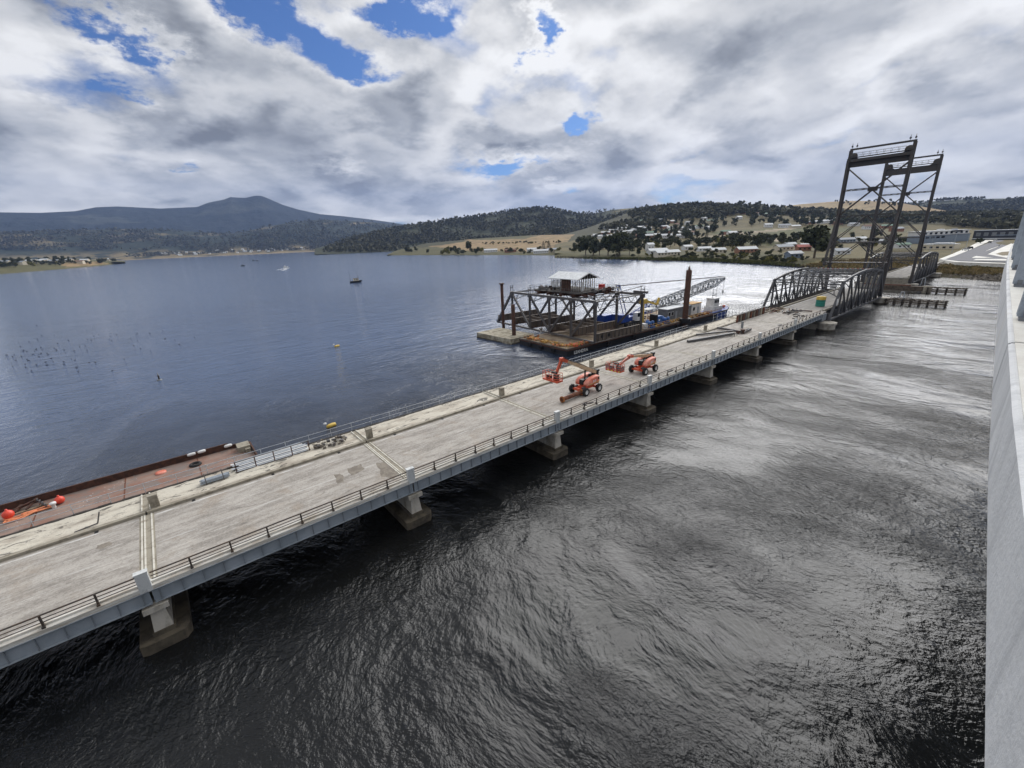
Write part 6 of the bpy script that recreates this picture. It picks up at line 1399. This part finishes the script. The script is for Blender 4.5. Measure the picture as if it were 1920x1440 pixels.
for i in range(5): parts.append(('window', (-Lb*.40+Lb*.2*i, -.05, 1.6), (Lb*.09, .12, 1.2), 'glass'))
block('hall_building', 'low cream building with white roof in front of the two storey building', 'building', tuple(mid), rz, parts)
p = hit('hillside', 1860, 449); pz = p.z; pA, pB = atz(1822, 450, pz), atz(1925, 449, pz); rz = math.atan2(pB[1]-pA[1], pB[0]-pA[0]); Lb = math.hypot(pB[0]-pA[0], pB[1]-pA[1]); mid = (pA+pB)/2
parts = [('wall', (0, 6, 4), (Lb, 12, 9), 'fence_black'), ('roof', (0, 6, 8.8), (Lb*1.02, 13, .5), 'roof_grey'), ('rail', (0, -.4, 1.2), (Lb, .5, .8), 'roof_white'), ('rail', (Lb*.2, -.3, 4.2), (Lb*.5, .4, .7), 'wall_blue')]
for i in range(6): parts.append(('wall_panel', (-Lb*.4+Lb*.15*i, -.06, 5.2), (Lb*.09, .12, 3.4), 'grey_paint'))
block('dark_warehouse', 'long dark warehouse with pale roof edge at the far right', 'building', tuple(mid), rz, parts)

# ------------------------------------------------------------------ shore road, kerbs, cars
M['asphalt'] = pbr('asphalt', (104, 104, 108), .85, 0., (92, 92, 96), .5)
M['new_concrete'] = pbr('new_concrete', (222, 220, 212), .8, 0., (198, 194, 184), .3)
M['soil'] = pbr('soil', (128, 116, 92), .95, 0., (100, 92, 66), .4)
def slab(name, pts, z, th, mat, label):
    P = [atz(x, y, z) for x, y in pts]; a = MB(); a.prism([(p[0], p[1]) for p in P], (0, 0, z-th), (1, 0, 0), (0, 1, 0), (0, 0, th)); return tag(a.build(name, mat), label, kind='structure')
ZR = 5.6
slab('road', [(1764, 486), (1800, 476), (1836, 462), (1870, 449), (1880, 445.5), (1925, 439), (1935, 452), (1880, 466), (1852, 475), (1900, 482.5), (1930, 486), (1930, 492), (1800, 489)], ZR, 1.6, 'asphalt', 'grey asphalt shore road sweeping inland')
slab('pavement', [(1761, 485.6), (1786, 476), (1820, 461), (1838, 452), (1850, 448), (1880, 445), (1874, 447.5), (1850, 454.5), (1822, 467), (1790, 480), (1769, 486.5), (1800, 489.8), (1890, 493), (1890, 494.5), (1790, 491)], ZR+.14, 1.6, 'new_concrete', 'white concrete kerb and path edging the shore road')
slab('traffic_island', [(1823, 482.5), (1830, 479.8), (1862, 483), (1825, 483.6)], ZR+.16, .3, 'new_concrete', 'white concrete wedge island in the road')
slab('traffic_island', [(1825, 487.4), (1830, 485.4), (1890, 485.4), (1890, 488.6)], ZR+.16, .3, 'new_concrete', 'long white concrete island beside the river bank')
slab('traffic_island', [(1847, 471.5), (1870, 463), (1881, 456.8), (1876, 460), (1856, 467)], ZR+.17, .3, 'new_concrete', 'narrow white median strip in the middle of the road')
slab('traffic_island', [(1852, 476.5), (1872, 467), (1905, 452.5), (1905, 470), (1890, 483.5)], ZR+.16, .3, 'new_concrete', 'large white concrete apron around the soil bed')
slab('soil_bed', [(1867, 476), (1878, 472.5), (1895, 471), (1893, 478.5), (1880, 479)], ZR+.22, .3, 'soil', 'bare earth bed inside the white apron')
for a_, b_ in (((1770, 487.2), (1815, 469)), ((1815, 469), (1850, 454))):
    p0, p1 = atz(*a_, ZR), atz(*b_, ZR); a = MB(); a.beam((p0[0], p0[1], ZR+.006), (p1[0], p1[1], ZR+.006), .3, .008); tag(a.build('road_marking', 'white'), 'white edge line on the shore road', kind='structure')
def car(x, y, z, rz, mat, label):
    P = atz(x, y, z); t = thing('parked_car', P, label, 'car', 'cars by the shore road', rz)
    def b(nm, a, mt, par=None):
        o = bpy.data.objects.new(nm, a.mesh(nm, mt)); COL.objects.link(o); o.parent = par or t; return o
    a = MB(); a.prism([(-2.2, .35), (2.2, .35), (2.25, .75), (1.4, .95), (-2.1, 1.0)], (0, -.88, 0), (1, 0, 0), (0, 0, 1), (0, 1.76, 0)); b('body', a, mat)
    a = MB(); a.prism([(-1.9, .98), (1.1, .95), (.5, 1.5), (-1.5, 1.52)], (0, -.78, 0), (1, 0, 0), (0, 0, 1), (0, 1.56, 0)); b('cabin', a, 'glass'); a = MB(); a.box((-.5, 0, 1.53), (1.9, 1.4, .06)); b('roof', a, mat)
    for dx in (-1.35, 1.35):
        for dy in (-.85, .85): a = MB(); a.lathe([(0, -.1), (.33, -.1), (.33, .1), (0, .1)], (dx, dy, .33), 12, axis=(0, 1, 0)); b('wheel', a, 'rubber')
car(1818, 466.5, ZR+.2, .5, 'black', 'dark car parked on the pale verge beside the road'); car(1810, 469.5, ZR+.2, .5, 'white', 'white car parked left of the dark car'); car(1855, 455.6, ZR+.2, .2, 'black', 'dark car by the brown bush up the road'); car(1866, 451.5, ZR+.2, .2, 'white', 'white car farther up the road'); car(1860, 448.6, ZR+.2, .2, 'grey_paint', 'grey car highest up the road'); car(1562, 482, 4.6, .1, 'white', 'white car behind the front tower foot')
def lamp(x, y, z, h, label):
    P = atz(x, y, z); t = thing('street_lamp', P, label, 'street lamp', 'street lamps by the shore road'); a = MB(); a.tube((P[0], P[1], z-1), (P[0], P[1], z+h), .14, 6, .08); a.build('lamp_post', 'galv', t); a = MB(); a.beam((P[0], P[1], z+h), (P[0]-1.8, P[1]+.5, z+h+.25), .1, .1); a.box((P[0]-2.0, P[1]+.55, z+h+.25), (.9, .3, .14)); a.build('lamp_head', 'galv', t)
lamp(1785, 472, ZR, 12, 'tall street lamp before the cream building'); lamp(1863, 447, ZR, 11, 'leaning street lamp before the dark warehouse'); lamp(1743, 471, 5, 9, 'street lamp at the left end of the cream building'); lamp(1849, 449, ZR, 8, 'shorter street lamp left of the leaning one'); lamp(1811, 463, ZR, 10, 'street lamp near the parked white car')
# rocks armouring the right bank
def rocks(name, label, pts, n, s0, s1, seed, mat='rock'):
    g = np.random.default_rng(seed); mb = MB()
    for i in range(n):
        t = g.uniform(0, len(pts)-1.001); k = int(t); f = t-k; x = pts[k][0]*(1-f)+pts[k+1][0]*f; y = pts[k][1]*(1-f)+pts[k+1][1]*f
        d = np.array([x, y])-CAM[:2]; d /= np.linalg.norm(d); o = g.uniform(-1.0, 5); s = g.uniform(s0, s1); c = np.array([x+d[0]*o, y+d[1]*o, .35*max(o, 0)+.1]); v = []
        for q in ((1, 0, 0), (-1, 0, 0), (0, 1, 0), (0, -1, 0), (0, 0, 1), (0, 0, -1)): v.append(c+np.array(q)*s*g.uniform(.5, 1.1)+g.normal(size=3)*s*.2)
        mb.add(v, [(0, 2, 4), (2, 1, 4), (1, 3, 4), (3, 0, 4), (2, 0, 5), (1, 2, 5), (3, 1, 5), (0, 3, 5)])
    tag(mb.build(name, mat), label, kind='stuff')
rocks('bank_rocks', 'dark boulders along the right river bank', [atz(x, y, 0) for x, y in ((1770, 519), (1790, 520.5), (1820, 523), (1850, 525.5), (1880, 527), (1930, 530))], 320, .3, 1.1, 1)
rocks('bank_rocks', 'low dark stones and mud along the town river bank', [atz(x, y, 0) for x, y in ((1045, 483.4), (1100, 485), (1180, 487), (1240, 489), (1300, 490), (1350, 492), (1400, 495), (1440, 497), (1507, 502.5), (1560, 507), (1700, 515))], 800, .3, 1.0, 2, 'timber_dark')

# ------------------------------------------------------------------ planting
def plant(lst, land_name, default, jitter=0):
    for it in lst:
        kind, var, x, y, h, lab = it[:6]; p = hit(land_name, x, y)
        if p is None: continue
        tree(kind, var, p, h, lab, it[6] if len(it) > 6 else None, 'shrub' if kind == 'shrub' else 'tree', wide=it[7] if len(it) > 7 else 1.)
plant([('round', 0, 1098, 478, 24, 'big dark spreading tree at the tip of the near bank'), ('round', 1, 1112, 479, 21, 'dark tree second along the near bank tip'), ('gum', 1, 1124, 479, 18, 'grey green tree beside the dark trees on the bank tip'), ('round', 0, 1140, 479, 24, 'tall dark tree on the near bank left of the poplar'), ('round', 1, 1162, 477, 25, 'tallest dark crown on the near bank by the poplar'), ('poplar', 0, 1158, 481, 19, 'thin columnar poplar on the near bank'),
       ('gum', 0, 1180, 479, 14, 'round olive tree right of the poplar'), ('gum', 2, 1198, 480, 9, 'bushy tree left of the long white shed'), ('shrub', 0, 1150, 482, 4.2, 'low olive shrub below the tall bank trees'), ('shrub', 1, 1186, 482, 4.5, 'low dark shrub below the round olive tree'), ('pine', 0, 1322, 468, 20, 'dark conical pine on the right of the white gabled house'), ('gum', 0, 1355, 467, 15, 'rounded olive tree in the middle of the town bank'), ('round', 0, 1388, 467, 17, 'large round dark tree above the wide pale roof'), ('gum', 1, 1410, 463, 8, 'thin grey tree right of the large round tree'),
       ('shrub', 1, 1300, 481, 6, 'dark bush at the right end of the glasshouse row'), ('shrub', 1, 1335, 478, 5, 'dark bush before the white cottage'), ('gum', 2, 1338, 473, 8, 'small tree behind the white cottage'), ('round', 0, 1526, 484, 23, 'huge dark tree left of the front tower foot', None, 1.15), ('round', 1, 1534, 470, 20, 'dark tree top behind the huge dark tree'), ('gum', 0, 1497, 453, 8, 'olive tree up slope from the red roof'), ('gum', 2, 1480, 452, 6, 'small tree beside the vineyard'), ('shrub', 2, 1519, 456, 4.5, 'yellow green bush by the huge dark tree'), ('shrub', 2, 1484, 459, 3.5, 'yellow green bush behind the white roofs'), ('shrub', 1, 1548, 496, 6, 'grey dark mound bush at the front tower foot'),
       ('gum', 2, 1680, 452, 7, 'round green tree between the two towers'), ('shrub', 1, 1838, 457, 6.5, 'dark brown bush beside the road bend'), ('gum', 2, 1640, 446, 12, 'dark tree behind the towers')], 'hillside', None)
g = random.Random(5)
def scatter(n, land_name, poly, kinds, h0, h1, lab, grp, seed):
    g = random.Random(seed); xs = [p[0] for p in poly]; ys = [p[1] for p in poly]; k = 0
    while k < n:
        x, y = g.uniform(min(xs), max(xs)), g.uniform(min(ys), max(ys))
        if not inpoly(x, y, poly): continue
        k += 1; p = hit(land_name, x, y)
        if p is None: continue
        kd = g.choice(kinds); vr = g.randrange(3); ad = {'round': 'dark broad', 'pine': 'dark pointed', 'poplar': 'slim', 'gum': ('olive', 'pale grey green', 'dark open crowned')[vr % 3], 'shrub': ('olive low', 'dark low', 'yellowish low')[vr % 3]}[kd]
        nm = {'gum': ('gum_tree', 'grey_gum_tree', 'dark_gum_tree')[vr % 3]}.get(kd); hh = g.uniform(h0, h1); ad = ('tall ' if hh > (h0+h1)/2 else 'small ')+ad; tree(kd, vr, p, hh, f'{ad} {lab}', f'{ad} {grp}', 'shrub' if kd == 'shrub' else 'tree', name=nm)  # all three names are gum trees, differing only in crown and leaf tone
scatter(40, 'hillside', [(1205, 484), (1290, 486), (1420, 490), (1500, 498), (1500, 486), (1420, 478), (1290, 480), (1205, 481)], ['shrub'], 2., 4.2, 'bush in the hedge along the town river bank', 'bushes along the town river bank', 31)
scatter(130, 'hillside', [(1070, 474), (1300, 468), (1560, 462), (1560, 452), (1300, 455), (1075, 464)], ['gum', 'gum', 'round', 'shrub'], 6, 14, 'tree between the houses above the town river bank', 'trees between the river front houses', 32)
scatter(230, 'hillside', [(1075, 458), (1200, 412), (1340, 405), (1400, 420), (1330, 440), (1300, 452), (1150, 462)], ['gum', 'round', 'gum'], 8, 17, 'tree among the houses on the left town slope', 'trees among the left slope houses', 33)
scatter(130, 'hillside', [(1400, 425), (1400, 405), (1560, 404), (1700, 410), (1700, 426), (1600, 424), (1500, 424)], ['gum', 'round'], 10, 18, 'tree in the belt above the vineyard', 'trees above the vineyard', 34)
scatter(26, 'hillside', [(1560, 470), (1700, 462), (1700, 440), (1560, 446)], ['gum', 'shrub', 'round'], 4, 9, 'tree behind the lift tower legs', 'trees behind the lift towers', 35)
scatter(30, 'hillside', [(1690, 506), (1780, 514), (1890, 518), (1890, 500), (1790, 497), (1700, 498)], ['shrub'], .8, 1.6, 'tussock on the right river bank', 'tussocks on the right river bank', 36)
scatter(22, 'field_shore', [(748, 477), (760, 470), (900, 472), (900, 477)], ['round', 'gum', 'shrub'], 8, 17, 'tree on the point of the field shore', 'trees on the field shore point', 37)
scatter(24, 'field_shore', [(900, 476), (1095, 476), (1095, 470), (900, 470)], ['gum', 'shrub', 'shrub'], 6, 11, 'tree along the field shore houses', 'trees along the field shore', 38)
scatter(34, 'field_shore', [(905, 459), (1070, 455), (1070, 452), (905, 456)], ['shrub'], 5, 7, 'hedge bush between the straw fields', 'hedge bushes between the straw fields', 39)
plant([('pine', 0, 1019, 470, 17, 'left dark conifer of the pair on the field shore', None, 1.5), ('pine', 0, 1029, 470, 18, 'right dark conifer of the pair on the field shore', None, 1.5), ('round', 0, 880, 470, 24, 'large round tree left of the straw field houses'), ('pine', 0, 766, 472, 24, 'tall dark tree on the point', None, 1.5)], 'field_shore', None)
scatter(70, 'spit', [(-20, 500), (0, 503), (100, 500), (200, 494), (230, 491), (200, 487), (100, 486), (0, 489)], ['round', 'gum', 'shrub'], 9, 17, 'tree on the left spit', 'trees on the left spit', 40)
scatter(80, 'hillside', [(1210, 485), (1300, 487), (1420, 491), (1510, 498), (1515, 480), (1420, 470), (1300, 470), (1215, 474)], ['shrub', 'shrub', 'gum'], 2.5, 5.5, 'bush between the white roofed riverside houses', 'garden bushes by the riverside houses', 44)
scatter(60, 'hillside', [(1110, 462), (1300, 440), (1420, 436), (1400, 445), (1300, 456), (1120, 470)], ['shrub', 'gum'], 4, 9, 'bush on the lower town slope', 'bushes on the lower town slope', 45)
# ridge line trees
scatter(26, 'bare_hill', [(1480, 384), (1760, 389), (1740, 379), (1640, 377.2), (1560, 379), (1490, 383)], ['gum', 'round'], 10, 17, 'lone tree on the bare hill skyline', 'trees on the bare hill', 41)
forest('hill_wood', 'forest covering the long hill behind the fields', 'wooded_hill', [[(600, 474), (640, 452), (690, 440), (740, 428), (850, 411), (950, 396), (1020, 388), (1080, 400), (1150, 390), (1330, 382), (1330, 440), (1000, 455), (850, 468), (740, 474)]], 7000, 9, 20, 51)
forest('slope_wood', 'dark bushland on the upper town slope', 'hillside', [[(1110, 432), (1200, 400), (1300, 386), (1400, 386), (1500, 393), (1690, 402), (1690, 413), (1560, 408), (1400, 402), (1300, 412), (1180, 430)]], 2600, 8, 17, 52)
forest('right_wood', 'dark bushland belt behind the far buildings', 'hillside', [[(1560, 410), (1700, 398), (1930, 398), (1930, 440), (1840, 430), (1740, 420), (1600, 418)]], 2600, 8, 15, 53)
forest('ridge_wood', 'forest on the right horizon ridge', 'far_ridge', [[(1600, 412), (1660, 388), (1760, 376), (1930, 370), (1930, 410)]], 2200, 10, 19, 54)
forest('foothill_wood', 'forest on the far foothills', 'foothills', [[(-40, 470), (-40, 432), (200, 428), (430, 436), (520, 420), (600, 409), (800, 425), (800, 470), (400, 470)]], 5000, 12, 26, 55, quads=4)
forest('skyline_wood', 'line of gum trees along the town hill skyline', 'hillside', [[(1140, 412), (1190, 399), (1300, 386), (1400, 386), (1450, 388), (1450, 391), (1300, 391), (1190, 404)]], 500, 12, 21, 56)
forest('far_shore_trees', 'rows of trees between the tiny houses on the far shore', 'foothills', [[(232, 484), (400, 476), (560, 469), (720, 463), (720, 455), (560, 462), (400, 469), (232, 478)]], 900, 9, 17, 57, quads=4)
# reeds on the banks
def reeds(name, label, land_name, poly, n, h, seed, mat):
    g = np.random.default_rng(seed); xs = [p[0] for p in poly]; ys = [p[1] for p in poly]; v = []; f = []
    while len(f) < n:
        x, y = g.uniform(min(xs), max(xs)), g.uniform(min(ys), max(ys))
        if not inpoly(x, y, poly): continue
        p = hit(land_name, x, y)
        if p is None: continue
        for _ in range(4):
            a = g.uniform(0, 6.28); w = g.uniform(.3, .8); hh = h*g.uniform(.5, 1.2); c = np.array(p)+np.array([g.normal()*.8, g.normal()*.8, 0]); d = np.array([math.cos(a)*w, math.sin(a)*w, 0]); k = len(v); l = np.array([g.normal()*.3, g.normal()*.3, hh])
            v += [tuple(c-d), tuple(c+d), tuple(c+d*.6+l), tuple(c-d*.6+l)]; f.append((k, k+1, k+2, k+3))
    me = bpy.data.meshes.new(name); me.from_pydata(v, [], f); me.materials.append(M[mat]); tag(link(name, me), label, kind='stuff')
M['dry_grass'] = foliage('dry_grass', (.20, .16, .075), (.30, .23, .11)); M['green_reed'] = foliage('green_reed', (.075, .085, .03), (.14, .14, .05))
reeds('bank_grass', 'dry tussock grass on the right river bank', 'hillside', [(1690, 500), (1790, 497), (1930, 500), (1930, 520), (1790, 514), (1690, 506)], 5200, .9, 61, 'dry_grass')
reeds('bank_grass', 'green grass on the right river bank', 'hillside', [(1790, 497), (1930, 500), (1930, 508), (1800, 504)], 900, .8, 62, 'green_reed')
reeds('bank_reeds', 'green reeds along the town bank', 'hillside', [(1060, 484), (1180, 486), (1300, 489), (1440, 496), (1500, 500), (1440, 492), (1300, 485.5), (1180, 484.5)], 5000, 1.4, 63, 'green_reed')
reeds('bank_grass', 'dry grass behind the lift towers', 'hillside', [(1500, 498), (1560, 490), (1700, 482), (1760, 490), (1700, 506), (1560, 503)], 4000, .9, 64, 'dry_grass')

# ------------------------------------------------------------------ haze over the whole place
def haze():
    a = MB(); a.box((0, 0, 600), (26000, 26000, 1800)); a.v = [(x, y, -4.5 if z < 0 else 1500) for x, y, z in a.v]
    me = a.mesh('haze', 'white'); me.materials.clear(); m = bpy.data.materials.new('haze_air'); m.use_nodes = True; t = m.node_tree; t.nodes.clear()
    p = t.nodes.new('ShaderNodeVolumePrincipled'); p.inputs['Color'].default_value = (.40, .57, 1.0, 1); p.inputs['Density'].default_value = HAZE; p.inputs['Anisotropy'].default_value = .1
    o = t.nodes.new('ShaderNodeOutputMaterial'); t.links.new(p.outputs[0], o.inputs['Volume']); me.materials.append(m); tag(link('haze', me), 'thin blue haze in the air', kind='stuff')
HAZE = 4.0e-5
haze()
